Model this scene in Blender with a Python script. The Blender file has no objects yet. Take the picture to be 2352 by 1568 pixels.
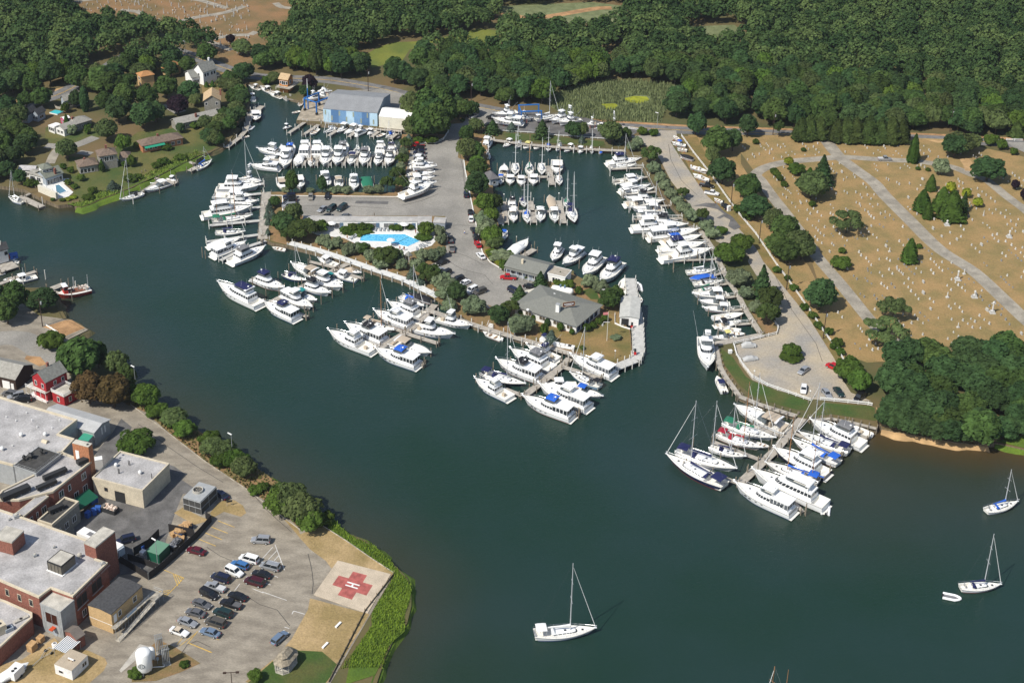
import bpy, math, random
import numpy as np
from mathutils import Vector, Matrix
from mathutils.geometry import tessellate_polygon
random.seed(7)
SC = bpy.context.scene
COL = bpy.data.collections.new("harbour"); SC.collection.children.link(COL)
# ---------------------------------------------------------------- camera
F_, TH, RO, PP_, H = 3418.7, 0.453737, 0.02159, -301.0, 229.06     # focal (px of a 2352 px wide frame), pitch, roll, optical centre, height
cam = bpy.data.cameras.new("camera"); camo = bpy.data.objects.new("camera", cam); COL.objects.link(camo)
cam.sensor_width = 36; cam.lens = 36 * F_ / 2352; cam.clip_start = 1; cam.clip_end = 9000
cam.shift_x = math.sin(RO) * PP_ / 2352; cam.shift_y = PP_ * math.cos(RO) / 2352
camo.location = (0, 0, H)
camo.rotation_euler = (Matrix.Rotation(math.pi / 2 - TH, 4, 'X') @ Matrix.Rotation(RO, 4, 'Z')).to_euler()
SC.camera = camo
# ---------------------------------------------------------------- sky, sun, exposure
SUN_AZ = Vector((-0.73, -0.68, 0)).normalized(); SUN_EL = math.radians(49)
wd = bpy.data.worlds.new("World"); SC.world = wd; wd.use_nodes = True
nt = wd.node_tree; nt.nodes.clear()
sky = nt.nodes.new('ShaderNodeTexSky'); sky.sky_type = 'NISHITA'; sky.sun_disc = False
sky.sun_elevation = SUN_EL; sky.sun_rotation = math.atan2(SUN_AZ.x, SUN_AZ.y)
bg = nt.nodes.new('ShaderNodeBackground'); bg.inputs[1].default_value = 0.10
wo = nt.nodes.new('ShaderNodeOutputWorld')
nt.links.new(sky.outputs[0], bg.inputs[0]); nt.links.new(bg.outputs[0], wo.inputs[0])
sl = bpy.data.lights.new("sun", 'SUN'); sl.energy = 4.3; sl.angle = math.radians(0.53); sl.color = (1.0, 0.955, 0.87)
so = bpy.data.objects.new("sun", sl); COL.objects.link(so); so.location = (0, 0, 300)
sd = -Vector((SUN_AZ.x * math.cos(SUN_EL), SUN_AZ.y * math.cos(SUN_EL), math.sin(SUN_EL)))
so.rotation_euler = sd.to_track_quat('-Z', 'Y').to_euler()
SC.view_settings.view_transform = 'Standard'; SC.view_settings.look = 'None'
SC.view_settings.exposure = 0.27; SC.view_settings.gamma = 1
SC.cycles.max_bounces = 5; SC.cycles.transparent_max_bounces = 4
# ---------------------------------------------------------------- photo survey -> map position
CR = dict(U=(0, 0, 1 / 1.7415), A=(0, 0), B=(1000, 0), C=(2000, 0), D=(3000, 0, 2.146), E=(0, 600), F=(800, 300), G=(800, 800),
          H=(1700, 300), I=(1700, 900), J=(2300, 400), K=(2600, 1000), L=(2600, 1500), M=(0, 1300), N=(0, 1950), O=(700, 1950),
          Q=(0, 2330, 3.91), R=(1900, 1200), S=(3300, 550, 2.955), T=(3300, 1000, 2.955), W=(3400, 1500, 1.651),
          X=(2000, 2150, 1.809), Y=(400, 2400, 2.138), Z=(0, 950, 4.48))
GZ = 1.3
def uv(c, x, y):
    k = CR[c]; s = k[2] if len(k) > 2 else 2.351
    return (k[0] + x / s) / 1.7415, (k[1] + y / s) / 1.7415
def G(x, y, z=GZ):
    q0, q1 = x - 1176, y - 784
    u = q0 * math.cos(RO) + q1 * math.sin(RO); v = -q0 * math.sin(RO) + q1 * math.cos(RO) - PP_
    d = (u, F_ * math.cos(TH) - v * math.sin(TH), -(F_ * math.sin(TH) + v * math.cos(TH)))
    t = (z - H) / d[2]
    return Vector((d[0] * t, d[1] * t, z))
def P(c, x, y, z=GZ): return G(*uv(c, x, y), z)
def PT(s, z=GZ):
    out = []; c = 'U'
    for w in s.split():
        if ':' in w: c, w = w.split(':')
        x, y = w.split(','); out.append(P(c, float(x), float(y), z))
    return out
# ---------------------------------------------------------------- materials
MATS = {}
def mat(name, col, rough=0.7, metal=0.0, var=0.0, scale=1.0, bump=0.0, col2=None, spec=0.3, obj_rand=0.0, stretch=None, detail=6, coords='pos', bscale=None):
    if name in MATS: return MATS[name]
    m = bpy.data.materials.new(name); m.use_nodes = True; n = m.node_tree; b = n.nodes['Principled BSDF']
    b.inputs['Roughness'].default_value = rough; b.inputs['Metallic'].default_value = metal
    b.inputs['Specular IOR Level'].default_value = spec
    c = tuple(col) + (1,)
    if not (var or col2 or bump or obj_rand): b.inputs['Base Color'].default_value = c; MATS[name] = m; return m
    if coords == 'pos':
        src = n.nodes.new('ShaderNodeNewGeometry').outputs['Position']
    else: src = n.nodes.new('ShaderNodeTexCoord').outputs['Object']
    if stretch:
        mp = n.nodes.new('ShaderNodeMapping'); mp.inputs['Scale'].default_value = stretch[:3]
        mp.inputs['Rotation'].default_value = (0, 0, stretch[3] if len(stretch) > 3 else 0)
        n.links.new(src, mp.inputs[0]); src = mp.outputs[0]
    tx = n.nodes.new('ShaderNodeTexNoise'); tx.inputs['Scale'].default_value = scale; tx.inputs['Detail'].default_value = detail
    n.links.new(src, tx.inputs[0])
    cr = n.nodes.new('ShaderNodeValToRGB'); e = cr.color_ramp.elements
    e[0].position = 0.36; e[1].position = 0.64
    k = col2 or [x * (1 - var) for x in col]; k2 = col if col2 else [min(1, x * (1 + var)) for x in col]
    e[0].color = tuple(k) + (1,); e[1].color = tuple(k2) + (1,)
    n.links.new(tx.outputs[0], cr.inputs[0]); outc = cr.outputs[0]
    if detail >= 8:
        tf = n.nodes.new('ShaderNodeTexNoise'); tf.inputs['Scale'].default_value = max(2.5, scale * 11); tf.inputs['Detail'].default_value = 6; n.links.new(src, tf.inputs[0])
        mf = n.nodes.new('ShaderNodeMapRange'); mf.inputs[1].default_value = .3; mf.inputs[2].default_value = .7; mf.inputs[3].default_value = .80; mf.inputs[4].default_value = 1.17; n.links.new(tf.outputs[0], mf.inputs[0])
        vm = n.nodes.new('ShaderNodeVectorMath'); vm.operation = 'SCALE'; n.links.new(outc, vm.inputs[0]); n.links.new(mf.outputs[0], vm.inputs['Scale']); outc = vm.outputs[0]
    if obj_rand:
        oi = n.nodes.new('ShaderNodeObjectInfo'); hs = n.nodes.new('ShaderNodeHueSaturation')
        mr = n.nodes.new('ShaderNodeMapRange'); mr.inputs[3].default_value = 1 - obj_rand; mr.inputs[4].default_value = 1 + obj_rand
        mh = n.nodes.new('ShaderNodeMapRange'); mh.inputs[3].default_value = .5 - obj_rand * .06; mh.inputs[4].default_value = .5 + obj_rand * .05
        ml = n.nodes.new('ShaderNodeMath'); ml.operation = 'MULTIPLY'; ml.inputs[1].default_value = 7.31
        fr = n.nodes.new('ShaderNodeMath'); fr.operation = 'FRACT'
        n.links.new(oi.outputs['Random'], mr.inputs[0]); n.links.new(oi.outputs['Random'], ml.inputs[0]); n.links.new(ml.outputs[0], fr.inputs[0])
        n.links.new(fr.outputs[0], mh.inputs[0]); n.links.new(mr.outputs[0], hs.inputs['Value']); n.links.new(mh.outputs[0], hs.inputs['Hue'])
        n.links.new(outc, hs.inputs['Color']); outc = hs.outputs[0]
    n.links.new(outc, b.inputs['Base Color'])
    if bump:
        t2 = n.nodes.new('ShaderNodeTexNoise'); t2.inputs['Scale'].default_value = bscale or scale * 3; t2.inputs['Detail'].default_value = 5
        n.links.new(src, t2.inputs[0]); bp = n.nodes.new('ShaderNodeBump'); bp.inputs['Strength'].default_value = bump
        bp.inputs['Distance'].default_value = 0.3
        n.links.new(t2.outputs[0], bp.inputs['Height']); n.links.new(bp.outputs[0], b.inputs['Normal'])
    MATS[name] = m; return m
# ---------------------------------------------------------------- mesh building
class MB:
    def __init__(s): s.v = []; s.f = []; s.m = []
    def add(s, V, F, mi=0, M=None):
        o = len(s.v)
        s.v += [tuple(M @ Vector(p)) if M else tuple(p) for p in V]
        s.f += [tuple(i + o for i in q) for q in F]; s.m += [mi] * len(F); return s
    def box(s, x0, x1, y0, y1, z0, z1, mi=0, M=None):
        V = [(x, y, z) for z in (z0, z1) for x, y in ((x0, y0), (x1, y0), (x1, y1), (x0, y1))]
        return s.add(V, [(3, 2, 1, 0), (4, 5, 6, 7), (0, 1, 5, 4), (1, 2, 6, 5), (2, 3, 7, 6), (3, 0, 4, 7)], mi, M)
    def cbox(s, cx, cy, cz, sx, sy, sz, mi=0, M=None):
        return s.box(cx - sx / 2, cx + sx / 2, cy - sy / 2, cy + sy / 2, cz - sz / 2, cz + sz / 2, mi, M)
    def tube(s, p0, p1, r, n=6, r1=None, mi=0):
        p0 = Vector(p0); p1 = Vector(p1); d = p1 - p0
        if d.length < 1e-6: return s
        q = d.to_track_quat('Z', 'Y'); r1 = r if r1 is None else r1; V = []
        for p, rr in ((p0, r), (p1, r1)):
            for i in range(n):
                a = 2 * math.pi * i / n; V.append(p + q @ Vector((rr * math.cos(a), rr * math.sin(a), 0)))
        F = [(i, (i + 1) % n, n + (i + 1) % n, n + i) for i in range(n)] + [tuple(range(n - 1, -1, -1)), tuple(range(n, 2 * n))]
        return s.add(V, F, mi)
    def path(s, pts, r, n=4, mi=0):
        for a, b in zip(pts, pts[1:]): s.tube(a, b, r, n, mi=mi)
        return s
    def lathe(s, prof, n=14, mi=0, M=None):
        V = []; F = []
        for (r, z) in prof:
            for i in range(n):
                a = 2 * math.pi * i / n; V.append((r * math.cos(a), r * math.sin(a), z))
        for k in range(len(prof) - 1):
            for i in range(n):
                F.append((k * n + i, k * n + (i + 1) % n, (k + 1) * n + (i + 1) % n, (k + 1) * n + i))
        F.append(tuple(range(n - 1, -1, -1))); F.append(tuple(range((len(prof) - 1) * n, len(prof) * n)))
        return s.add(V, F, mi, M)
    def prism(s, pts, z0, z1, mi=0, mtop=None, M=None):
        n = len(pts); pts = [Vector((p[0], p[1], 0)) for p in pts]
        ar = sum(pts[i].x * pts[(i + 1) % n].y - pts[(i + 1) % n].x * pts[i].y for i in range(n))
        if ar < 0: pts = pts[::-1]
        V = [(p.x, p.y, z0) for p in pts] + [(p.x, p.y, z1) for p in pts]
        F = [(i, (i + 1) % n, n + (i + 1) % n, n + i) for i in range(n)]
        s.add(V, F, mi, M)
        T = fix_tri(pts)
        s.add([(p.x, p.y, z1) for p in pts], T, mi if mtop is None else mtop, M)
        s.add([(p.x, p.y, z0) for p in pts], [t[::-1] for t in T], mi, M)
        return s
    def loft(s, rings, closed=False, mi=0, caps=False, M=None):
        n = len(rings[0]); V = [p for r in rings for p in r]; F = []
        m = n if closed else n - 1
        for k in range(len(rings) - 1):
            for i in range(m):
                j = (i + 1) % n; F.append((k * n + i, k * n + j, (k + 1) * n + j, (k + 1) * n + i))
        if caps: F.append(tuple(range(n - 1, -1, -1))); F.append(tuple(range((len(rings) - 1) * n, len(rings) * n)))
        return s.add(V, F, mi, M)
    def sheet(s, pts, z=None, mi=0):
        pts = [Vector((p[0], p[1], p[2] if z is None else z)) for p in pts]
        return s.add(pts, fix_tri(pts), mi)
    def mesh(s, name, mats):
        me = bpy.data.meshes.new(name); me.from_pydata(s.v, [], s.f)
        if not isinstance(mats, (list, tuple)): mats = [mats]
        for m in mats: me.materials.append(m)
        if len(mats) > 1: me.polygons.foreach_set('material_index', s.m)
        me.update(); return me
    def build(s, name, mats, parent=None, smooth=False, **k):
        me = s.mesh(name, mats)
        if smooth: me.polygons.foreach_set('use_smooth', [True] * len(me.polygons))
        return link(name, me, parent, **k)
def fix_tri(pts):
    T = tessellate_polygon([[Vector((p[0], p[1], 0)) for p in pts]]); out = []
    for t in T:
        a, b, c = (pts[i] for i in t)
        cr = (b[0] - a[0]) * (c[1] - a[1]) - (b[1] - a[1]) * (c[0] - a[0])
        if abs(cr) < 1e-9: continue
        out.append(tuple(t) if cr > 0 else tuple(t)[::-1])
    return out
def link(name, data, parent=None, loc=None, rz=None):
    o = bpy.data.objects.new(name, data); COL.objects.link(o)
    if parent: o.parent = parent
    if loc is not None: o.location = loc
    if rz is not None: o.rotation_euler[2] = rz
    return o
def tag(o, label=None, cat=None, group=None, kind=None):
    if label: o['label'] = label
    if cat: o['category'] = cat
    if group: o['group'] = group
    if kind: o['kind'] = kind
    return o
def thing(name, label, cat, loc=(0, 0, 0), rz=0, group=None, sc=None):
    o = link(name, None, None, loc, rz); o.empty_display_size = 0.5
    if sc is not None: o.scale = sc if hasattr(sc, '__len__') else (sc,) * 3
    return tag(o, label, cat, group)
def struct(name, mb, m, label=None, kind='structure', smooth=False):
    o = mb.build(name, m, smooth=smooth); tag(o, label, None, None, kind); return o
def dup(root, loc, rz=0, label=None, group=None, sc=None, cat=None):
    def cp(o, par):
        c = o.copy(); COL.objects.link(c); c.parent = par
        for ch in KIDS.get(o.name, ()): cp(ch, c)
        return c
    c = cp(root, None); c.location = loc; c.rotation_euler = (0, 0, rz)
    if sc is not None: c.scale = sc if hasattr(sc, '__len__') else (sc,) * 3
    if label: c['label'] = label
    if group: c['group'] = group
    if cat: c['category'] = cat
    return c
KIDS = {}
def freeze(root):
    "remember a prototype's children so that dup() can copy them"
    def rec(o):
        ch = [x for x in PENDING if x.parent == o]; KIDS[o.name] = ch
        for c in ch: rec(c)
    PENDING = [o for o in COL.objects if o.parent is not None and o.name not in KIDS]
    rec(root); return root
PROTO = {}
def place(key, maker, loc, rz, label, group=None, sc=None, cat=None):
    "first use of a prototype moves it, later uses copy it with its parts"
    if key not in PROTO:
        r = freeze(maker()); PROTO[key] = r
        r.location = loc; r.rotation_euler = (0, 0, rz)
        if sc is not None: r.scale = sc if hasattr(sc, '__len__') else (sc,) * 3
        r['label'] = label
        if group: r['group'] = group
        if cat: r['category'] = cat
        return r
    return dup(PROTO[key], loc, rz, label, group, sc, cat)
ON = 'first second third fourth fifth sixth seventh eighth ninth tenth eleventh twelfth thirteenth fourteenth fifteenth sixteenth seventeenth eighteenth nineteenth twentieth'.split()
def ordn(i): return ON[i] if i < 20 else (('twenty-' if i < 29 else 'thirty-') + ON[i - 20 if i < 29 else i - 30] if i not in (29, 39) else {29: 'thirtieth', 39: 'fortieth'}[i])
# ---------------------------------------------------------------- ground, water, roads
COAST_N = ("E:-60,330 60,345 230,372 400,462 545,520 785,494 700,530 760,540 850,512 940,468 1060,425 1130,395 1250,350 1340,305 1400,265 1500,240 1620,170 1740,118 1850,60 2000,15 "
 "A:1850,1500 1960,1440 2050,1400 2140,1350 2200,1270 2240,1200 F:250,500 330,440 400,360 440,300 450,220 450,150 430,90 440,72 "
 "560,92 690,140 760,190 830,215 920,240 990,250 905,430 1000,440 1170,470 1900,510 1950,520 1915,640 1870,800 1835,1105 "
 "620,1098 G:600,0 578,355 680,402 840,430 1110,500 1340,570 1540,640 1930,770 2240,930 R:0,250 240,300 400,365 560,410 700,440 900,495 1040,575 1240,640 1330,600 1480,530 1460,290 1355,160 1360,0 "
 "I:1830,700 1830,600 1600,560 1440,600 1400,560 1400,430 1240,390 1000,310 850,290 780,280 700,260 690,0 H:690,1568 640,1380 600,1080 640,1060 630,900 545,880 535,800 520,700 510,620 565,578 640,600 1000,642 1700,690 1880,705 1930,770 2040,870 2100,960 2200,1130 2290,1230 "
 "J:730,780 800,850 900,990 1010,1110 1160,1215 1280,1380 1370,1540 K:690,190 760,300 880,520 960,680 1050,790 600,872 600,900 650,1100 720,1200 840,1380 1010,1450 1230,1520 "
 "L:1380,390 1520,410 1700,400 2140,502 2150,430 W:210,352 300,372 420,392 600,425 700,442 850,458 960,447 1160,490")
COAST_S = ("Z:-60,850 120,850 400,900 760,900 1000,1010 1060,1130 1130,1330 1190,1440 1290,1478 M:770,0 830,45 640,140 760,180 870,200 990,260 1060,380 1180,430 1260,560 1330,640 1500,740 1560,800 1700,850 "
 "1780,900 1850,1000 1920,1080 2100,1130 2200,1200 2351,1300 U:615,1090 660,1130 720,1150 750,1192 780,1215 840,1240 900,1290 935,1325 945,1350 945,1390 935,1430 905,1465 885,1510 868,1560 850,1620 830,1700 800,1800")
cn = [Vector((p.x, p.y, 0)) for p in PT(COAST_N)]; cs = [Vector((p.x, p.y, 0)) for p in PT(COAST_S)]
polyN = [Vector((-3000, cn[0].y, 0))] + cn + [Vector((3000, cn[-1].y - 40, 0)), Vector((3000, 7000, 0)), Vector((-3000, 7000, 0))]
polyS = [Vector((-3000, cs[0].y, 0))] + cs + [Vector((-60, -300, 0)), Vector((-3000, -300, 0))]
m_ground = mat('ground', (0.078, 0.085, 0.030), 0.95, col2=(0.15, 0.105, 0.048), scale=0.035, bump=0.3, bscale=1.5)
m_bank = mat('bulkhead_timber', (0.16, 0.125, 0.08), 0.9, var=0.45, scale=1.2, stretch=(3, 3, .3))
g = MB()
for poly in (polyN, polyS):
    g.sheet(poly, GZ, 0); n = len(poly)
    ar = sum(poly[i].x * poly[(i + 1) % n].y - poly[(i + 1) % n].x * poly[i].y for i in range(n))
    for i in range(n):
        a, b = poly[i], poly[(i + 1) % n]
        if ar < 0: a, b = b, a
        g.add([(a.x, a.y, -2), (b.x, b.y, -2), (b.x, b.y, GZ), (a.x, a.y, GZ)], [(0, 1, 2, 3)], 1)
struct('ground', g, [m_ground, m_bank])
# water: one sheet with a fine middle; the vertex attribute 'shallow' holds where the sandy bottom shows
m_water = bpy.data.materials.new('water'); m_water.use_nodes = True; n = m_water.node_tree; b = n.nodes['Principled BSDF']
at = n.nodes.new('ShaderNodeAttribute'); at.attribute_name = 'shallow'
geo = n.nodes.new('ShaderNodeNewGeometry')
nz = n.nodes.new('ShaderNodeTexNoise'); nz.inputs['Scale'].default_value = 0.018; nz.inputs['Detail'].default_value = 4
n.links.new(geo.outputs['Position'], nz.inputs[0])
c0 = n.nodes.new('ShaderNodeValToRGB'); e = c0.color_ramp.elements
e[0].position = .35; e[1].position = .65; e[0].color = (0.010, 0.031, 0.019, 1); e[1].color = (0.015, 0.036, 0.032, 1)
n.links.new(nz.outputs[0], c0.inputs[0])
mx = n.nodes.new('ShaderNodeMixRGB'); mx.inputs[2].default_value = (0.075, 0.045, 0.017, 1)
n.links.new(at.outputs['Fac'], mx.inputs[0]); n.links.new(c0.outputs[0], mx.inputs[1]); n.links.new(mx.outputs[0], b.inputs['Base Color'])
b.inputs['Roughness'].default_value = 0.12; b.inputs['IOR'].default_value = 1.33
w1 = n.nodes.new('ShaderNodeTexNoise'); w1.inputs['Scale'].default_value = 0.9; w1.inputs['Detail'].default_value = 4; w1.inputs['Roughness'].default_value = .6
mp = n.nodes.new('ShaderNodeMapping'); mp.inputs['Scale'].default_value = (1, 1.6, 1); n.links.new(geo.outputs['Position'], mp.inputs[0]); n.links.new(mp.outputs[0], w1.inputs[0])
bp = n.nodes.new('ShaderNodeBump'); bp.inputs['Strength'].default_value = 0.5; bp.inputs['Distance'].default_value = 0.22
w2 = n.nodes.new('ShaderNodeTexNoise'); w2.inputs['Scale'].default_value = 2.6; w2.inputs['Detail'].default_value = 3; n.links.new(mp.outputs[0], w2.inputs[0]); wa = n.nodes.new('ShaderNodeMath'); wa.operation = 'MULTIPLY_ADD'; wa.inputs[1].default_value = .55; n.links.new(w2.outputs[0], wa.inputs[0])
n.links.new(w1.outputs[0], wa.inputs[2]); n.links.new(wa.outputs[0], bp.inputs['Height']); n.links.new(bp.outputs[0], b.inputs['Normal'])
xs = np.concatenate([[-3000, -900, -400], np.arange(-260, 262, 3.0), [400, 900, 3000]]); ys = np.concatenate([[-300, 0, 120], np.arange(200, 680, 3.0), [800, 1200]])
XX, YY = np.meshgrid(xs, ys); pv = np.stack([XX.ravel(), YY.ravel()], 1)
def dist(poly):
    d = np.full(len(pv), 1e9)
    for a, c in zip(poly, poly[1:]):
        a = np.array(a[:2]); c = np.array(c[:2]); ab = c - a; t = np.clip(((pv - a) @ ab) / (ab @ ab + 1e-9), 0, 1)
        d = np.minimum(d, np.linalg.norm(pv - a - t[:, None] * ab, axis=1))
    return d
sh = np.zeros(len(pv))
for st, rad, k in ((COAST_S, 22, .30), ("W:188,355 300,372 420,385 600,420 700,440 850,455 960,445 1160,490 1500,560", 24, 1.0), ("W:0,470 188,400 700,440 1160,490", 62, .34), ("E:-60,330 230,400 560,560 760,545 1060,440 1340,330 1740,130", 12, .5), ("U:700,1250 900,1500", 45, .12)):
    d = dist(PT(st, 0)); sh = np.maximum(sh, k * np.clip(1 - d / rad, 0, 1) ** 1.3)
nx, ny = len(xs), len(ys)
I0 = (np.arange(ny - 1)[:, None] * nx + np.arange(nx - 1)[None, :]).ravel()
F4 = np.stack([I0, I0 + 1, I0 + nx + 1, I0 + nx], 1)
me = bpy.data.meshes.new('water'); me.from_pydata([(x, y, 0) for x, y in pv], [], F4.tolist())
a = me.attributes.new('shallow', 'FLOAT', 'POINT'); a.data.foreach_set('value', sh.astype(np.float32))
me.materials.append(m_water); tag(link('water', me), kind='structure')
# ---- surfaces laid on the ground, each a few mm to 2 cm above the one below
NL = [0]
def lay(name, s, m, lift=None, smooth_pts=False):
    NL[0] += 1; z = GZ + lift + NL[0] * .0011
    return struct(name, MB().sheet(PT(s), z), m)
def ribbon(name, s, w, m, lift, closed=False, n=0):
    NL[0] += 1; lift += NL[0] * .0011
 
    p = []
    for q in PT(s):
        if not p or (q - p[-1]).length > 5: p.append(q)
    if n:                                             # Catmull-Rom
        q = []
        for i in range(len(p) - 1):
            p0, p1, p2, p3 = p[max(i - 1, 0)], p[i], p[i + 1], p[min(i + 2, len(p) - 1)]
            for k in range(n):
                t = k / n
                q.append(0.5 * ((2 * p1) + (p2 - p0) * t + (2 * p0 - 5 * p1 + 4 * p2 - p3) * t * t + (3 * p1 - p0 - 3 * p2 + p3) * t ** 3))
        p = q + [p[-1]]
    L = []; R = []
    for i in range(len(p)):
        d = (p[min(i + 1, len(p) - 1)] - p[max(i - 1, 0)]); d.z = 0; d.normalize(); nn = Vector((-d.y, d.x, 0)) * w / 2
        L.append((p[i].x + nn.x, p[i].y + nn.y, GZ + lift)); R.append((p[i].x - nn.x, p[i].y - nn.y, GZ + lift))
    mb = MB().loft([L, R][::-1])
    return struct(name, mb, m), p
m_dry = mat('dry_grass', (0.32, 0.208, 0.088), 0.95, col2=(0.22, 0.165, 0.065), scale=0.14, bump=0.35, bscale=2.5, detail=12)
m_lawn = mat('lawn_grass', (0.125, 0.115, 0.035), 0.95, col2=(0.055, 0.085, 0.02), scale=0.10, bump=0.3, bscale=3, detail=9)
m_straw = mat('straw_lawn', (0.40, 0.285, 0.145), 0.95, col2=(0.26, 0.19, 0.08), scale=0.16, bump=0.3, bscale=3, detail=12)
m_green = mat('green_grass', (0.045, 0.085, 0.016), 0.95, col2=(0.085, 0.09, 0.025), scale=0.15, bump=0.3, bscale=3, detail=9)
m_tanlawn = mat('worn_lawn', (0.25, 0.165, 0.065), 0.95, col2=(0.13, 0.115, 0.035), scale=0.12, bump=0.3, bscale=3, detail=10)
m_asph = mat('asphalt', (0.29, 0.272, 0.24), 0.9, col2=(0.215, 0.203, 0.18), scale=0.10, bump=0.12, bscale=4, detail=10)
m_asphw = mat('worn_asphalt', (0.31, 0.272, 0.215), 0.9, col2=(0.205, 0.178, 0.14), scale=0.2, stretch=(1, 2.2, 1, .9), bump=0.12, bscale=4, detail=12)
m_asphd = mat('dark_asphalt', (0.125, 0.12, 0.115), 0.9, var=.25, scale=0.3, detail=8)
m_gravel = mat('gravel', (0.41, 0.345, 0.25), 0.95, col2=(0.29, 0.27, 0.24), scale=0.09, bump=0.15, bscale=5, detail=10)
m_road = mat('road_asphalt', (0.16, 0.155, 0.15), 0.9, var=.2, scale=0.4, detail=8)
m_path = mat('cemetery_asphalt', (0.29, 0.26, 0.21), 0.9, var=.2, scale=0.3, detail=9)
m_dirt = mat('bare_dirt', (0.36, 0.21, 0.10), 0.95, var=.25, scale=0.3, detail=8)
m_sand = mat('sand', (0.42, 0.27, 0.13), 0.95, var=.2, scale=0.4)
m_mulch = mat('mulch_ground', (0.255, 0.155, 0.075), 0.95, col2=(0.16, 0.125, 0.05), scale=0.3, bump=0.3, bscale=3, detail=9)
m_marsh = mat('marsh_grass', (0.11, 0.165, 0.016), 0.95, col2=(0.065, 0.115, 0.014), scale=0.12, bump=0.4, bscale=2, detail=9)
m_reed = mat('reed_bed', (0.18, 0.20, 0.095), 0.95, col2=(0.12, 0.14, 0.06), scale=0.25, bump=0.8, bscale=1.6, detail=9)
m_yel = mat('yellow_paint', (0.60, 0.38, 0.07), 0.7, var=.25, scale=1.5); m_wht = mat('white_paint', (0.70, 0.69, 0.66), 0.7, var=.12, scale=1.2)
m_wood = mat('weathered_wood', (0.36, 0.325, 0.265), 0.9, var=.3, scale=0.9, detail=9)
m_conc = mat('concrete', (0.42, 0.39, 0.34), 0.9, var=.12, scale=0.5, detail=9)
# north woods floor and clearings
lay('cemetery_field', "A:600,-60 780,150 900,175 1140,190 1450,210 1700,260 1950,400 2040,520 2190,640 2351,620 B:300,600 330,400 520,60 1000,60 1550,60 1700,-60", mat('old_dry_grass', (0.25, 0.145, 0.068), 0.95, col2=(0.16, 0.115, 0.05), scale=0.10, detail=9), .02)
lay('marsh_meadow', "B:1060,530 1150,640 1300,600 1420,590 1500,470 1750,400 2040,400 2330,460 2340,290 2150,270 1900,340 1600,390 1350,400 1200,450", mat('meadow_grass', (.16, .175, .03), .95, col2=(.10, .13, .025), scale=.08, detail=9), .02)
lay('reed_meadow', "C:-60,60 300,50 850,20 1180,60 1230,200 900,215 650,230 250,240 0,190", m_reed, .02)
ribbon('dirt_track', "C:-30,135 120,150 300,175 560,140 760,105 930,80 1050,78", 5, m_dirt, .035, n=4)
lay('clearing', "C:1710,265 1850,250 2200,235 2330,330 2200,400 1960,400", m_reed, .02)
lay('reed_clearing', "B:1470,690 1560,670 1740,690 1740,760 1500,760 B:1470,690", m_reed, .02) if 0 else None
lay('reed_ground', "C:500,900 700,820 1000,770 1300,765 1600,800 1720,850 1640,960 1540,1060 1520,1150 1000,1150 600,1080 470,1000", m_reed, .02)
lay('pond_scum', "C:1170,925 1260,905 1380,910 1410,945 1320,975 1190,965", mat('duckweed', (0.25, 0.27, 0.02), .8, var=.2, scale=.5), .035)
lay('pond_scum', "C:950,980 1080,975 1120,1000 1060,1030 1010,1035", MATS['duckweed'], .035)
# main road
rd, rp = ribbon('road', "U:2600,345 2352,331 2100,318 1722,305 1520,297 1290,280 1180,262 1090,245 960,225 880,205 760,185 660,180 590,176 545,166 513,156 435,127 366,110 300,125 230,165 147,212 70,237 0,256 -90,290", 7.5, m_road, .03, n=5)
for off in (-.12, .12):
    L = []; R = []
    for i in range(len(rp)):
        d = rp[min(i + 1, len(rp) - 1)] - rp[max(i - 1, 0)]; d.z = 0; d.normalize(); nn = Vector((-d.y, d.x, 0))
        L.append(tuple((rp[i] + nn * (off + .07)).xy) + (GZ + .075,)); R.append(tuple((rp[i] + nn * (off - .07)).xy) + (GZ + .075,))
    struct('road_line', MB().loft([R, L]), m_yel)
ribbon('road_verge', "U:2600,333 2352,321 2100,309 1722,296 1520,288 1290,271", 3.2, m_dirt, .02, n=4)
ribbon('road_verge', "A:60,985 300,915 500,860 660,820", 3.5, m_sand, .02, n=4)
# north west houses: lawns, drives
lay('house_lawn', "E:780,500 900,460 1130,395 1340,305 1500,240 1740,118 1900,40 A:1950,1430 2050,1390 1930,1300 1940,1180 2200,1050 2000,1040 1700,1200 1300,1240 1100,1380 1000,1500 E:650,60 640,200 700,330 680,420", m_lawn, .02)
lay('house_lawn', "A:430,1200 650,1130 900,1180 930,1290 720,1370 500,1360 420,1320", m_lawn, .02)
lay('house_lawn', "A:1900,760 2200,640 2300,700 2200,780 2000,880 1900,900", m_tanlawn, .02)
ribbon('driveway', "A:1700,1060 1560,980 1480,960", 5, m_asph, .035, n=3)
ribbon('driveway', "A:900,1290 760,1350 640,1380 530,1390 430,1370", 4.5, m_asph, .035, n=3)
ribbon('driveway', "A:560,1390 510,1450 470,1540 E:450,100", 3.5, m_path, .045, n=3)
ribbon('driveway', "A:740,1430 860,1450", 3.5, m_asph, .035)
for q in ("A:660,20 800,5 950,-15", "A:1130,100 1300,115 1420,190", "A:1760,-10 1900,10 2130,80", "A:1690,205 1850,165 2120,120 2300,60", "A:1940,380 2100,350 2200,335 2351,330", "A:1950,385 2080,440 2180,475", "B:0,330 60,300 80,290", "B:90,560 200,580", "B:240,30 300,70 420,80"): ribbon('cemetery_road', q, 3.5, m_path, .05, n=3)
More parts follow.
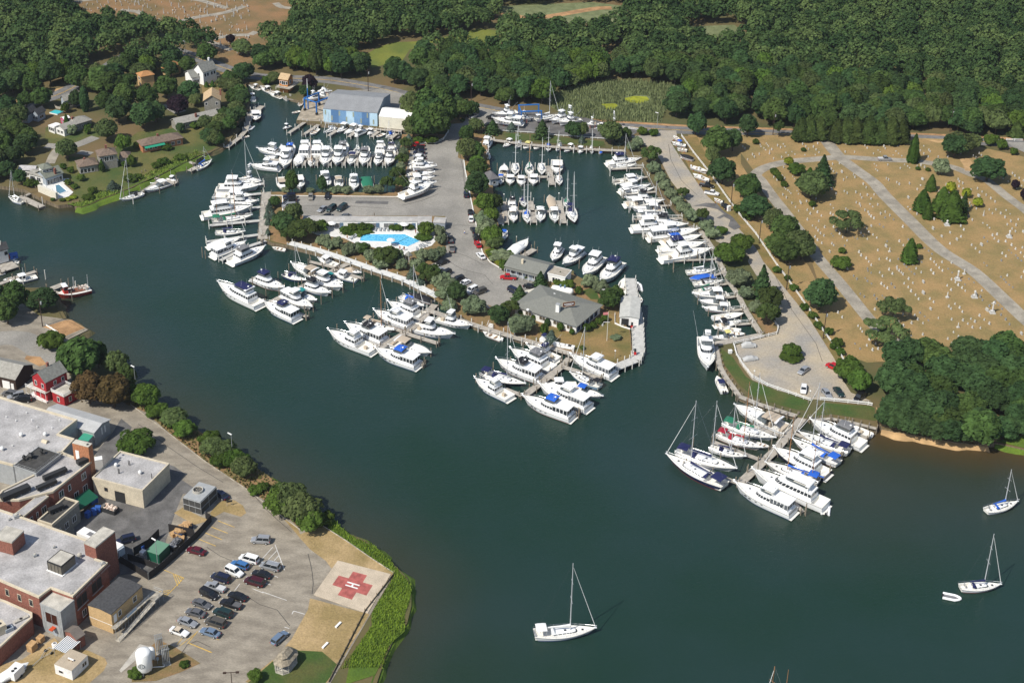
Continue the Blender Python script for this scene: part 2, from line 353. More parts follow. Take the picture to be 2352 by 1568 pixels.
# cemetery east
lay('cemetery_field', "S:-260,20 300,20 1000,20 1400,20 1700,85 2352,230 2600,300 T:2600,1200 1100,1120 1000,1300 500,1330 200,1230 K:1900,1050 1800,1000 J:2220,1500 1750,760 1500,420 1180,330 1560,330 2100,330", m_dry, .02)
lay('fence_side_grass', "J:1060,330 1560,330 1560,600 1750,900 2000,1300 2200,1568 K:1700,560 1900,1050 1820,1045 1700,850 1500,560 1300,250 J:1900,1568 1700,1290 1420,930 1250,640", m_dry, .016)
CEM_ROADS = ["D:600,1150 680,1240 760,1330 860,1400 T:-60,-1700 " if 0 else "D:590,1130 640,1190 760,1340 900,1450 1060,1567 S:700,680 1000,980 1350,1320 T:1450,0 1750,250 2100,570 2400,850 2700,1100",
             "D:760,1350 600,1365 380,1385 230,1410 110,1450 50,1500 J:1720,660 1750,760 1850,900 2000,1090 2220,1380 K:1560,50 1800,330 2010,590 T:480,760 620,930 800,1070 1150,1200",
             "D:760,1350 900,1355 1100,1370 1400,1385 1600,1410 1750,1440 1900,1500 S:1900,500 2150,700 2352,850 2600,1060",
             "S:1640,250 1690,320 1720,400"]
for i, s in enumerate(CEM_ROADS): ribbon('cemetery_road', s, (5.2, 4.4, 4.0, 4.0)[i], (m_path if i < 3 else m_sand), .035 + i * .01, n=4)
lay('driveway', "S:1180,25 1400,35 1400,60 1330,65", m_sand, .03)
lay('road', "S:2150,60 2380,60 2380,190 2230,120", m_asph, .045)
# east lane and turning circle
lay('parking_lane', "J:520,340 760,330 800,290 950,290 960,340 900,400 1000,560 1150,780 1240,900 1400,1050 1560,1220 1700,1390 1800,1568 K:1060,100 1300,400 1500,650 1700,950 1760,1080 1800,1200 1890,1340 2080,1420 1600,1410 1500,1400 1200,1320 960,1220 840,1060 790,900 1200,790 1180,640 1120,350 1000,240 920,110 J:1640,1480 1330,1330 1190,1150 1060,960 900,760 800,560 700,450 600,400", m_gravel, .03)
lay('patched_asphalt', "J:1110,1000 1230,970 1330,975 1400,1050 1480,1100 1560,1200 1500,1225 1440,1190 1460,1130 1400,1100 1360,1120 1330,1110 1400,1075 1340,1030 1200,1000", m_asphd, .08)
lay('grass_verge', "J:1000,340 1150,350 1250,560 1420,870 1600,1100 1750,1340 1900,1568 K:1300,250 1700,850 1830,1040 1770,1080 1500,650 1300,400 1060,100 J:1700,1390 1400,1050 1240,900 1150,780 1000,500", m_tanlawn, .028)
lay('lawn', "K:640,900 780,1010 900,1190 960,1230 1200,1330 1510,1430 1480,1510 1380,1500 1000,1400 840,1270 700,1080", m_green, .03)
lay('lawn', "K:690,870 900,820 1080,790 1070,800 790,880", m_green, .03)
lay('lawn', "L:1620,260 2060,290 2110,310 2125,430 1720,370 1560,380", m_green, .03)
lay('mulch_bed', "K:960,520 1120,640 1200,720 1190,780 1080,790 960,600", m_mulch, .03)
# peninsula
lay('peninsula_lawn', "F:640,1100 1830,1110 1900,560 2340,560 2340,400 H:560,480 640,1080 I:690,0 700,260 1240,390 1600,560 1830,600 1830,700 R:1355,160 1460,290 1480,530 1330,595 1240,600 900,490 560,400 0,235 G:1930,760 1110,490 680,390 605,340", m_mulch, .02)
lay('lawn', "R:560,210 900,320 1280,130 1450,290 1475,520 1340,585 1200,590 1000,500 760,400 600,360", m_tanlawn, .03)
lay('lawn', "I:1470,620 1600,580 1640,700 1560,700", m_green, .03)
lay('parking_lot', "F:790,1140 1890,1155 1990,660 2210,650 2330,560 2345,420 B:1870,1170 2000,1160 2090,1000 2351,1050 C:0,1060 60,1200 H:560,470 410,490 320,600 310,780 365,800 378,900 430,1160 500,1500 I:540,250 600,350 720,415 760,480 930,500 1130,560 1200,600 1000,640 890,700 850,770 790,805 700,790 560,740 400,660 250,560 130,470 0,400 120,340 200,250 190,0 H:190,1330 0,1325 F:950,1325 880,1250", m_asph, .03)
lay('patched_asphalt', "F:1470,1185 1775,1190 1765,1218 1455,1210", m_asphd, .045)
lay('yard_asphalt', "H:560,480 600,400 640,350 900,340 1500,400 1900,500 2000,540 1900,600 1690,605 1000,548 700,525", m_asphd, .035)
lay('lawn', "H:720,545 1000,560 1680,625 1700,680 1300,650 1000,625 800,610", m_green, .04)
# quay by the boathouse, creek side
lay('quay_apron', "F:990,255 1150,250 1170,330 1160,440 1000,435 910,425", mat('quay_boards', (0.33, 0.28, 0.21), .9, var=.3, scale=.5), .03)
lay('yard_asphalt', "F:1000,230 1240,160 1700,130 2000,200 1960,320 1650,480 1170,460 1150,250", m_asph, .025)
# hospital side
lay('hospital_ground', "Z:-60,860 700,1400 1290,1480 M:830,45 640,140 560,260 700,560 1200,740 1370,800 1560,960 1800,1100 2351,1420 U:620,1130 640,1180 730,1215 905,1318 760,1567 700,1700 -100,1700", m_asphw, .02)
lay('dirt_lot', "Z:900,1568 1180,1480 1290,1480 M:800,30 600,110 540,60 400,20", m_dirt, .03)
ribbon('driveway', "M:-60,130 60,150 200,130 300,180 420,260 560,330", 8, m_asph, .035, n=3)
lay('dry_lawn', "M:250,290 380,300 440,370 370,390 230,320", m_dirt, .035)
lay('dark_pavement', "M:1140,880 1240,960 1180,1080 1120,1150 1640,1330 1740,1400 1700,1450 1880,1568 N:1720,60 1640,260 1560,500 1520,760 1400,860 1300,800 1100,830 700,600 700,300 900,100 M:900,1300 900,1200 1060,1010", m_asphd, .035)
lay('dry_lawn', "O:-10,240 75,185 230,270 290,290 400,150 480,110 560,120 640,170 670,240 620,275 460,228 290,320 180,350", m_straw, .045)
lay('dry_lawn', "O:1020,290 1150,380 1180,440 1370,350 1450,400 2050,800 2040,830 1560,690 1470,760 1420,690 1270,580 1180,480", m_straw, .035)
lay('dry_lawn', "O:1270,1040 1830,1190 1600,1568 Y:1940,708 1300,708 1240,700 1490,500 1640,330 1790,60 O:1250,1150", m_straw, .035)
lay('lawn', "Y:1700,430 1900,440 2040,560 1930,708 1250,720 1480,520 1640,400", m_green, .045)
lay('dry_lawn', "Q:1380,1060 1640,1180 1680,1260 1620,1380 1400,1568 900,1620 -60,1700 -60,1300 350,1200 640,1000 850,860 1000,1010", m_straw, .035)
lay('mulch_bed', "Y:330,480 500,340 640,400 860,540 680,620 480,690 270,700 290,600", m_mulch, .035)
lay('concrete_pad', "Y:340,375 440,400 180,620 165,600", m_conc, .045)
lay('reed_marsh', "O:1380,250 1480,280 1560,370 1700,480 1890,560 2000,660 2080,760 2180,860 2230,960 2200,1090 2160,1180 2160,1350 2080,1420 2010,1490 1960,1600 Y:2352,640 2100,720 O:1660,1568 1850,1300 1850,1180 2070,820 1450,390", m_marsh, .03)
lay('shore_bank', "M:1170,740 1300,700 1560,800 1800,960 2100,1130 2351,1300 U:640,1110 740,1200 690,1215 640,1170 M:2351,1560 1960,1300 1640,1060 1370,820", m_mulch, .04)
lay('beach_sand', "W:170,210 200,330 300,365 430,385 600,420 720,438 860,452 960,440 980,420 850,400 600,380 400,340 260,300", m_sand, .03)
lay('marsh', "W:975,440 1160,485 1160,400 1050,410", m_marsh, .04)
lay('marsh_edge', "E:640,510 700,528 760,538 850,508 940,464 1060,421 1130,391 1110,380 1000,390 930,400 850,450 790,490", m_marsh, .04)
lay('marsh_edge', "E:1380,290 1500,236 1620,166 1740,114 1850,58 1700,80 1500,190", m_marsh, .04)

def bank(name, s, m, side, w0, w1, z0=GZ + .01, seed=1):
    "natural bank sloping from the land edge into the water, ragged outer edge"
    r = random.Random(seed); p = []
    for a, b in zip(*(lambda q: (q, q[1:]))(PT(s))):
        a = a.xy.to_3d(); b = b.xy.to_3d(); k = max(1, int((b - a).length / 2.2)); p += [a.lerp(b, i / k) for i in range(k)]
    R = [[], [], []]
    for i in range(len(p)):
        d = p[min(i + 1, len(p) - 1)] - p[max(i - 1, 0)]; d.normalize(); nn = Vector((d.y, -d.x, 0)) * side; w = r.uniform(w0, w1)
        R[0].append((p[i].x - nn.x * 1.2, p[i].y - nn.y * 1.2, z0 + .12)); R[1].append((p[i].x + nn.x * w * .35, p[i].y + nn.y * w * .35, z0 * .62)); R[2].append((p[i].x + nn.x * w, p[i].y + nn.y * w, -.35))
    struct(name, MB().loft(R if side < 0 else R[::-1]), m)
m_mud = mat('muddy_bank', (0.15, 0.11, 0.06), .95, col2=(.085, .08, .035), scale=.35, bump=.5, bscale=2, detail=9)
bank('muddy_bank', COAST_S.split(' U:')[0], m_mud, -1, .8, 2.6)
bank('marsh_bank', 'U:' + COAST_S.split(' U:')[1], m_marsh, -1, .6, 2.6)
bank('beach', "W:210,352 300,372 420,392 600,425 700,442 850,458 960,447", m_sand, 1, 1.2, 3)
bank('marsh_bank', "W:960,447 1160,490 1400,540", m_marsh, 1, .8, 2)
bank('marsh_bank', "E:720,536 760,540 850,512 940,468 1060,425 1130,395 1250,350 1340,305 1400,265 1500,240 1620,170 1740,118 1850,60 2000,15", m_marsh, 1, 1.8, 4.2)
bank('muddy_bank', "A:1960,1440 2050,1400 2140,1350 2200,1270 2240,1200 F:250,500 330,440 400,360 440,300 450,220 450,150 430,90", m_mud, 1, .7, 2.2)
# ---------------------------------------------------------------- buildings
def cm(name, c, r=.8, v=.1, sc=.7, **k): return mat(name, c, r, var=v, scale=sc, coords='obj', detail=8, **k)
m_wwall = cm('white_wall', (.72, .71, .68)); m_trim = mat('white_trim', (.78, .77, .74)); m_glass = mat('window_glass', (.025, .03, .035), .08, spec=.6)
m_rgrey = cm('grey_shingle', (.20, .20, .18), .95, .16, 1.5); m_rbrown = cm('brown_shingle', (.17, .125, .095), .95, .18, 1.5)
m_rtan = cm('tan_shingle', (.46, .33, .19), .95, .12, 1.5); m_rlight = cm('pale_shingle', (.30, .285, .25), .95, .14, 1.5)
m_brick = cm('red_brick', (.235, .095, .068), .9, .22, 2.5); m_brick2 = cm('orange_brick', (.40, .17, .085), .9, .2, 2.5)
m_flat = cm('coated_flat_roof', (.385, .37, .36), .85, .20, .22, bump=.15); m_tar = cm('tar_roof', (.055, .053, .05), .95, .25, .6)
m_metal = cm('grey_metal', (.33, .34, .34), .6, .08, 1); m_cream = cm('cream_wall', (.55, .48, .36), .9, .08, .5)
m_dark = mat('dark_metal', (.03, .03, .03), .6); m_red = cm('red_siding', (.36, .025, .03), .8, .12, 2); m_brown = cm('dark_brown_wall', (.05, .03, .022), .9)
m_greywall = cm('grey_shingle_wall', (.25, .235, .20), .9, .15, 2); m_bluewall = cm('blue_grey_wall', (.33, .37, .41), .85, .08)
m_orange = cm('orange_cedar', (.48, .19, .045), .85, .15, 1.5); m_tanw = cm('tan_panel', (.50, .34, .17), .85, .05, .4); m_charc = cm('charcoal_shingle', (.062, .062, .064), .95, .2, 2)
m_greenc = mat('green_canvas', (.02, .16, .09), .7); m_blue = mat('blue_canvas', (.03, .10, .36), .7); m_rdirty = cm('weathered_pale_roof', (.46, .43, .37), .9, .18, .5)
class Bld:
    """rectangular building: corner B with walls a (B->A) and c (B->C); local frame has B at the origin"""
    def __init__(s, name, label, cat, A, B, C, h, z0=GZ, oh=.35, group=None, width=None, wida=None):
        top = z0 + h
        a, b, c = (P(*q, top) if isinstance(q[0], str) else Vector(q) for q in (A, B, C))
        u = a - b; u.z = 0; la = u.length; u.normalize(); w = Vector((-u.y, u.x, 0)); lc = (c - b).dot(w)
        s.flip = lc < 0; lc = abs(lc)
        if width: lc = width
        if wida: la = wida
        # local X along a unless that makes a left-handed frame
        s.h = h; s.z0 = z0; s.oh = oh
        if not s.flip: s.LX, s.LY, rz, s.ax = la, lc, math.atan2(u.y, u.x), 'a'
        else:
            v = -w; s.LX, s.LY, rz, s.ax = lc, la, math.atan2(v.y, v.x), 'c'
        s.root = thing(name, label, cat, (b.x, b.y, z0), rz, group)
    def side(s, k):
        "origin, direction, outward normal, length in local frame"
        i = oh = s.oh; X, Y = s.LX, s.LY
        if (k in 'aA' and s.ax == 'a') or (k in 'cC' and s.ax == 'c'):
            return (Vector((i, i, 0)), Vector((1, 0, 0)), Vector((0, -1, 0)), X - 2 * i) if k in 'ac' else (Vector((i, Y - i, 0)), Vector((1, 0, 0)), Vector((0, 1, 0)), X - 2 * i)
        return (Vector((i, i, 0)), Vector((0, 1, 0)), Vector((-1, 0, 0)), Y - 2 * i) if k in 'ac' else (Vector((X - i, i, 0)), Vector((0, 1, 0)), Vector((1, 0, 0)), Y - 2 * i)
    def walls(s, m, m2=None, top=None):
        i = s.oh; top = top or s.h
        s.wall = MB().box(i, s.LX - i, i, s.LY - i, 0, top - .02).build('wall', m, s.root); return s
    def flat(s, m, par=.35, pm=None, pw=.3):
        MB().box(.02, s.LX - .02, .02, s.LY - .02, s.h - .02, s.h + .05).build('roof', m, s.root)
        if par:
            X, Y = s.LX, s.LY; b = MB(); z0, z1 = s.h - .3, s.h + par
            b.box(0, X, 0, pw, z0, z1).box(0, X, Y - pw, Y, z0, z1).box(0, pw, pw, Y - pw, z0, z1 - .003).box(X - pw, X, pw, Y - pw, z0, z1 - .003)
            b.build('parapet', pm or m_cream, s.root)
        return s
    def gable(s, m, rise, along='a', wallm=None, hip=0.0, ridge=.5):
        "ridge parallel to wall 'a' or 'c'; hip = inset of ridge ends"
        X, Y = s.LX, s.LY; ax = 'x' if along == s.ax else 'y'; h = s.h; t = .16
        if ax == 'x': f = lambda p, q, z: (p, q, z); L, W = X, Y
        else: f = lambda p, q, z: (q, p, z); L, W = Y, X
        r = W * ridge; b = MB()
        def sh(dz):
            return [f(0, 0, h + dz), f(L, 0, h + dz), f(L, W, h + dz), f(0, W, h + dz), f(hip, r, h + rise + dz), f(L - hip, r, h + rise + dz)]
        V = sh(0) + sh(t); F = [(0, 1, 5, 4), (2, 3, 4, 5), (3, 0, 4), (1, 2, 5)] if hip else [(0, 1, 5, 4), (2, 3, 4, 5)]
        Fo = [tuple(i + 6 for i in q) for q in F]; Fi = [q[::-1] for q in F]
        E = [(0, 1, 7, 6), (2, 3, 9, 8)] + ([(3, 0, 6, 9), (1, 2, 8, 7)] if hip else [(0, 4, 10, 6), (4, 3, 9, 10), (1, 7, 11, 5), (5, 11, 8, 2)])
        b.add(V, Fo + Fi + E); s.roof = b.build('roof', m, s.root)
        if not hip and wallm:
            i = s.oh; k = rise * i / (W / 2)
            for e, d in ((i, .04), (L - i, -.04)):
                g = MB(); g.add([f(e, i, h - .03), f(e, W - i, h - .03), f(e, r, h + rise - k - .05), f(e + d, i, h - .03), f(e + d, W - i, h - .03), f(e + d, r, h + rise - k - .05)],
                      [(0, 1, 2), (3, 5, 4), (0, 2, 5, 3), (1, 4, 5, 2)])
                g.build('gable', wallm, s.root)
        return s
    def win(s, k, items, mf=None, mg=None, name='window'):
        o, u, n, L = s.side(k)
        for (d, z, w, hh) in items:
            if d < 0: d = L + d
            p = o + u * d; b = MB(); q = MB()
            def bx(mb, a, c, z0, z1, n0, n1):
                P0 = p + u * a + n * n0; P1 = p + u * c + n * n1
                mb.box(min(P0.x, P1.x), max(P0.x, P1.x), min(P0.y, P1.y), max(P0.y, P1.y), z0, z1)
            fr = .09
            bx(b, -w / 2 - fr, w / 2 + fr, z - fr, z, .003, .07); bx(b, -w / 2 - fr, w / 2 + fr, z + hh, z + hh + fr, .003, .07)
            bx(b, -w / 2 - fr, -w / 2, z, z + hh, .003, .07); bx(b, w / 2, w / 2 + fr, z, z + hh, .003, .07)
            if w > 1.1: bx(b, -.04, .04, z, z + hh, .035, .065)
            bx(q, -w / 2, w / 2, z, z + hh, .003, .03)
            fo = b.build(name, mf or m_trim, s.root); q.build('pane', mg or m_glass, fo)
        return s
    def door(s, k, d, w=1, hh=2.1, m=None, z=0, name='door'):
        o, u, n, L = s.side(k); p = o + u * (d if d >= 0 else L + d); P0 = p - u * w / 2 + n * .003; P1 = p + u * w / 2 + n * .07
        MB().box(min(P0.x, P1.x), max(P0.x, P1.x), min(P0.y, P1.y), max(P0.y, P1.y), z + .02, z + hh).build(name, m or m_trim, s.root); return s
    def part(s, name, mb, m): return mb.build(name, m, s.root)
    def loc(s, x, y, z): return s.root.matrix_world @ Vector((x, y, z))
def local(s, w):
    "world point -> building frame"
    a = s.root.rotation_euler[2]; d = Vector(w) - s.root.location
    return Vector((d.x * math.cos(a) + d.y * math.sin(a), -d.x * math.sin(a) + d.y * math.cos(a), d.z))
def vent(c, x, y, z, label, r=.45, h=.9, m=None):
    p = P(c, x, y, z); t = thing('roof_vent', label, 'vent', p, 0, 'mushroom vents on the flat roofs')
    MB().lathe([(r * .6, 0), (r * .6, h * .35), (r, h * .4), (r, h * .75), (r * .5, h), (.01, h * 1.02)], 12).build('vent_cap', m or m_trim, t)
    MB().box(-r * .9, r * .9, -r * .9, r * .9, .0, .14).build('curb', m_flat, t); return t
# ---- hospital: upper flat-roofed wing
def hx(pts, h, z0=GZ): return [P(c, x, y, z0 + h) for c, x, y in pts]
def polybuild(name, label, cat, pts, h, mw, mr, par=.35, pm=None, z0=GZ):
    w = hx(pts, h, z0); o = w[0].copy(); o.z = z0; t = thing(name, label, cat, o)
    loc = [Vector((p.x - o.x, p.y - o.y, 0)) for p in w]; n = len(loc)
    ar = sum(loc[i].x * loc[(i + 1) % n].y - loc[(i + 1) % n].x * loc[i].y for i in range(n))
    if ar < 0: loc = loc[::-1]
    def inset(d):
        out = []
        for i in range(n):
            a, b, c = loc[i - 1], loc[i], loc[(i + 1) % n]; e1 = (b - a).normalized(); e2 = (c - b).normalized()
            n1 = Vector((-e1.y, e1.x, 0)); n2 = Vector((-e2.y, e2.x, 0)); m = (n1 + n2); m = m / max(.35, m.length_squared / 2) if m.length > .3 else n1
            out.append(b + m * d)
        return out
    a = loc; b = inset(.35)
    wm = MB(); V = [(p.x, p.y, 0) for p in a] + [(p.x, p.y, h - .01) for p in a]
    wm.add(V, [(i, (i + 1) % n, n + (i + 1) % n, n + i) for i in range(n)]); wm.build('wall', mw, t)
    MB().sheet([(p.x, p.y, h - .1) for p in b]).build('roof', mr, t)
    pb = MB(); a2 = inset(-.08); rings = [[(p.x, p.y, h - .25) for p in a2], [(p.x, p.y, h + par) for p in a2], [(p.x, p.y, h + par) for p in b], [(p.x, p.y, h - .3) for p in b]]
    pb.loft(rings, closed=True); pb.build('parapet', pm or m_cream, t)
    t['_n'] = n; return t, loc
def wallwin(t, p0, p1, items, name='window', mf=None, mg=None):
    "windows on a polygon building wall running p0->p1 (local points, outside on the right)"
    u = (p1 - p0); L = u.length; u.normalize(); nn = Vector((u.y, -u.x, 0)); rz = math.atan2(u.y, u.x)
    for (d, z, w, h) in items:
        if d < 0: d = L + d
        p = p0 + u * d; M = Matrix.Translation((p.x, p.y, z)) @ Matrix.Rotation(rz, 4, 'Z'); b = MB(); fr = .1
        b.box(-w / 2 - fr, w / 2 + fr, -.08, -.003, -fr * 1.5, 0, M=M).box(-w / 2 - fr, w / 2 + fr, -.08, -.003, h, h + fr, M=M)
        b.box(-w / 2 - fr, -w / 2, -.08, -.003, 0, h, M=M).box(w / 2, w / 2 + fr, -.08, -.003, 0, h, M=M)
        if w > .9: b.box(-.04, .04, -.07, -.035, 0, h, M=M)
        fo = b.build(name, mf or m_trim, t); MB().box(-w / 2, w / 2, -.03, -.003, 0, h, M=M).build('pane', mg or m_glass, fo)
t, lp = polybuild('hospital_wing', 'wide pale flat-roofed hospital wing with mushroom vents at the left edge', 'building',
    [('M', -300, 590), ('M', 725, 895), ('M', 550, 1030), ('M', 700, 1075), ('M', 590, 1195), ('M', 120, 1320), ('M', -300, 1210)], 6.4, m_metal, m_flat)
for i, (x, y) in enumerate([(200, 1045), (425, 1040), (22, 1175)]): vent('M', x, y, GZ + 6.35, ('white mushroom vent left of the curved skylight on the upper hospital roof', 'white mushroom vent just above the curved skylight of the upper hospital roof', 'white mushroom vent near the left frame edge on the upper hospital roof')[i], .5, 1.1)
p = P('M', 425, 1100, GZ + 6.3); s = thing('skylight', 'cream curved roof hood beside the railed black rooftop', 'skylight', p, -.4)
MB().loft([[(-.8 + 1.6 * k, .6 * math.cos(a), .75 * math.sin(a)) for a in np.linspace(0, math.pi, 7)] for k in (0, 1)], caps=True).build('hood', m_cream, s)
MB().box(-.9, .9, -.7, .7, -.05, .12).build('curb', m_flat, s)
for i, (x, y) in enumerate([(150, 905), (300, 900), (350, 965), (490, 975), (118, 1140), (60, 870), (250, 830), (560, 900)]):
    p = P('M', x, y, GZ + 6.32); o = MB().lathe([(.12, 0), (.12, .45), (.16, .5), (.02, .55)], 8).build('roof_pipe', m_trim, None, loc=p)
    tag(o, 'short white plumbing pipe poking through the upper hospital roof', 'pipe', 'plumbing pipes on the upper hospital roof')
# grey metal hall with ridge
b = Bld('metal_hall', 'long grey metal-roofed hall beside the flat hospital wing', 'building', ('M', 885, 1020), ('M', 1045, 890), ('M', 540, 742), 4.2)
b.walls(m_metal).gable(cm('pale_metal_roof', (.42, .42, .41), .6, .05), .9, 'c', m_metal)
b.win('a', [(2.0, 1.9, .25, 1.9), (3.3, 1.9, .25, 1.9)], mf=m_trim, mg=m_trim, name='duct')
b = Bld('green_awning', 'green metal awning between the metal hall and the hospital wing', 'awning', ('M', 885, 1030), ('M', 830, 1092), ('M', 745, 1060), 3.2, oh=.1)
b.flat(mat('green_roof', (.05, .30, .20), .6), 0); b.walls(m_metal)
# railed black rooftop
b = Bld('rooftop_penthouse', 'grey rooftop penthouse with black tar roof and thin railing', 'building', ('M', 125, 1320), ('M', 340, 1395), ('M', 580, 1215), 9.6, oh=.15)
b.walls(m_metal).flat(m_tar, .12, m_metal, .15)
X, Y = b.LX, b.LY; r = MB()
for z in (.6, 1.1): r.path([(0, 0, 9.6 + z), (X, 0, 9.6 + z), (X, Y, 9.6 + z), (0, Y, 9.6 + z), (0, 0, 9.6 + z)], .03, 4)
for x, y in [(k * X / 5, q) for k in range(6) for q in (0, Y)] + [(q, k * Y / 4) for k in range(1, 4) for q in (0, X)]: r.tube((x, y, 9.6), (x, y, 10.7), .03, 4)
r.build('railing', m_metal, b.root)
for i, (x, y, sx) in enumerate([(290, 1255, 1.5), (230, 1275, .8), (395, 1215, .8)]):
    p = P('M', x, y, GZ + 9.65); t = thing('exhaust_hood', ('largest black exhaust hood on the railed tar roof', 'small black exhaust hood left of the largest one on the tar roof', 'black exhaust hood at the back of the railed tar roof')[i], 'hood', p, .6, 'exhaust hoods on the tar roof')
    MB().lathe([(sx * .35, 0), (sx * .35, .8), (sx * .7, 1.2), (sx * .3, 1.7)], 4).build('hood', m_dark, t); MB().box(-sx * .6, sx * .6, -sx * .5, sx * .5, 0, .15).build('curb', m_tar, t)
# brick block with windows behind
t, lp = polybuild('brick_wing', 'dark red brick hospital wing with white sash windows', 'building',
    [('M', 588, 1200), ('M', 700, 1245), ('M', 855, 1290), ('M', 500, 1568), ('N', 180, 120), ('N', -60, 120), ('N', 20, 30), ('M', 345, 1400)], 8.6, m_brick, m_flat, .3)
lp_ = [l for l in lp]
def nearest(lp, c, x, y, h, o): 
    w = P(c, x, y, GZ + h); w = Vector((w.x - o.location.x, w.y - o.location.y, 0)); return min(lp, key=lambda q: (q - w).length)
a0 = nearest(lp, 'M', 500, 1568, 8.6, t); a1 = nearest(lp, 'M', 855, 1290, 8.6, t)
wallwin(t, a0, a1, [(2.5, 5.6, 1.4, 1.7), (5.4, 5.6, .7, 1.5), (-3.0, 5.6, 1.4, 1.7), (2.5, 2.0, 1.4, 1.7), (-3.0, 2.0, 1.4, 1.7), (-6.2, 2.0, 1.4, 1.7)])
# low inner wing with pale grey walls
b = Bld('service_wing', 'low grey service wing with sunken dark roof beside the blue bins', 'building', ('N', 745, 140), ('N', 490, 362), ('N', 360, 310), 5.6, oh=.1)
b.walls(m_greywall).flat(m_tar, .5, m_cream, .35); b.win('a', [(-2.2, 1.6, 1.3, 1.6), (-5, 1.6, 1.3, 1.6), (-7.8, 1.6, 1.3, 1.6)])
b = Bld('inner_wing', 'narrow white-roofed brick wing between the dark courtyard roofs', 'building', ('N', 460, 80), ('N', 225, 270), ('N', 150, 235), 8.2, oh=.1)
b.walls(m_brick).flat(m_flat, .12, m_cream, .2); b.win('a', [(2.0, 4.8, 1.1, 1.6), (4.2, 5.0, .5, 1.4), (6.5, 4.8, 1.4, 1.7)])
for i, (c, x, y, z, rz, L, W, Hh, lb) in enumerate([('N', 150, 70, 8.8, .75, 7, 1.8, 1.5, 'long black rooftop air handler with metal side beside the railed penthouse'), ('M', 520, 1420, 8.8, .75, 6, 1.2, 1.3, 'black rooftop pipe bundle on the white strip of roof'), ('M', 440, 1520, 8.8, .75, 5, 1.2, 1.2, 'second black rooftop duct run nearest the brick parapet'), ('M', 775, 1300, 8.8, .75, 2.6, 1.5, 1.3, 'small black condenser rack at the foot of the brick chimney'), ('N', 530, 215, 5.8, .75, 3.6, 1.4, 1.3, 'black roof unit in the sunken service wing roof')]):
    t = thing('air_handler', lb, 'roof unit', P(c, x, y, GZ + z), rz, 'machines on the hospital roofs')
    MB().box(-L / 2, L / 2, -W / 2, W / 2, .25, Hh).build('casing', m_dark, t)
    m = MB(); [m.box(-L / 2 + .3 + k * (L - .9) / 3, -L / 2 + .5 + k * (L - .9) / 3, -W / 2, W / 2, 0, .25) for k in range(4)]; m.build('feet', m_metal, t)
    if i < 3: MB().tube((-L / 2, W / 2 + .3, .5), (L / 2, W / 2 + .3, .5), .2, 8).build('pipe', m_metal, t)
# chimney block
b = Bld('brick_chimney', 'square brick chimney tower with three flues above the courtyard', 'chimney', ('M', 675, 1108), ('M', 830, 1148), ('M', 870, 1112), 13.4, oh=.05)
b.walls(m_brick2).flat(cm('cap_concrete', (.50, .47, .40), .9), 0); 
for k in range(3): MB().box(.6 + k * 1.35, 1.2 + k * 1.35, .5, 1.1, 13.46, 13.5).build('flue', m_dark, b.root)
b.door('a', -1.2, 1.0, 2.6, m_trim, 8.9)
# right flat building
b = Bld('service_building', 'cream flat-roofed service building with open roller door', 'building', ('M', 865, 1440), ('M', 1340, 1565), ('M', 1615, 1312), 5.2, oh=.1)
b.walls(m_cream).flat(m_flat, .35, m_cream, .35)
b.door('a', b.side('a')[3] * .47, 2.9, 3.2, m_dark, 0, 'roller_door'); b.win('a', [(b.side('a')[3] * .745, 2.4, .8, .9)], mf=m_brown)
for i, (x, y) in enumerate([(1092, 1330), (1318, 1400)]): vent('M', x, y, GZ + 5.2, ('white mushroom vent nearer the brick chimney on the service building', 'white mushroom vent nearer the front corner of the service building')[i], .45, 1.1)
for i, (x, y) in enumerate([(1210, 1315), (1222, 1320), (1115, 1395), (1125, 1398), (1428, 1440)]):
    o = MB().tube((0, 0, 0), (0, 0, 1.5), .09, 6).build('vent_pipe', m_dark, None, loc=P('M', x, y, GZ + 5.2)); tag(o, 'thin dark vent pipe standing on the service building roof', 'pipe', 'dark vent pipes on the service building')
b = Bld('rooftop_box', 'white roof box hatch between brick chimney and service building', 'roof box', ('M', 885, 1240), ('M', 890, 1275), ('M', 960, 1235), 4.0, oh=.05); b.walls(m_trim).flat(m_trim, 0)
# main brick hospital
HB = 8.6
t, lp = polybuild('hospital_building', 'large brick hospital building with pale roof and penthouses, lower left corner', 'building',
    [('N', -260, 760), ('N', 365, 1030), ('N', 480, 945), ('N', 685, 1020), ('N', 1010, 708), ('N', 905, 672), ('N', 1010, 560), ('N', 200, 275), ('N', -260, 120)], HB, m_brick, m_flat, .22, m_cream)
hosp = t
def hl(c, x, y, z=HB): w = P(c, x, y, GZ + z); return Vector((w.x - hosp.location.x, w.y - hosp.location.y, 0))
a0 = nearest(lp, 'N', 685, 1020, HB, t); a1 = nearest(lp, 'N', 1010, 708, HB, t)
wallwin(t, a0, a1, [(2.6, 4.4, 3.4, 2.6), (7.8, 4.4, 3.4, 2.6)], mf=m_brick, mg=m_dark); wallwin(t, a0, a1, [(2.9, 1.0, 1.2, 1.7)])
for d in (2.6, 7.8):
    u = (a1 - a0).normalized(); nn = Vector((u.y, -u.x, 0)); q = a0 + u * d; M = Matrix.Translation((q.x, q.y, 4.1)) @ Matrix.Rotation(math.atan2(u.y, u.x), 4, 'Z')
    MB().box(-1.9, 1.9, -.25, -.01, 0, .18, M=M).build('window_sill', m_metal, t)
b0 = nearest(lp, 'N', -260, 760, HB, t); b1 = nearest(lp, 'N', 365, 1030, HB, t); Lb = (b1 - b0).length
wallwin(t, b0, b1, [(Lb - 2.6, 5.2, .9, 1.7), (Lb - 6.0, 5.2, .9, 1.7), (Lb - 9.6, 5.2, .9, 1.7)], mf=m_cream)
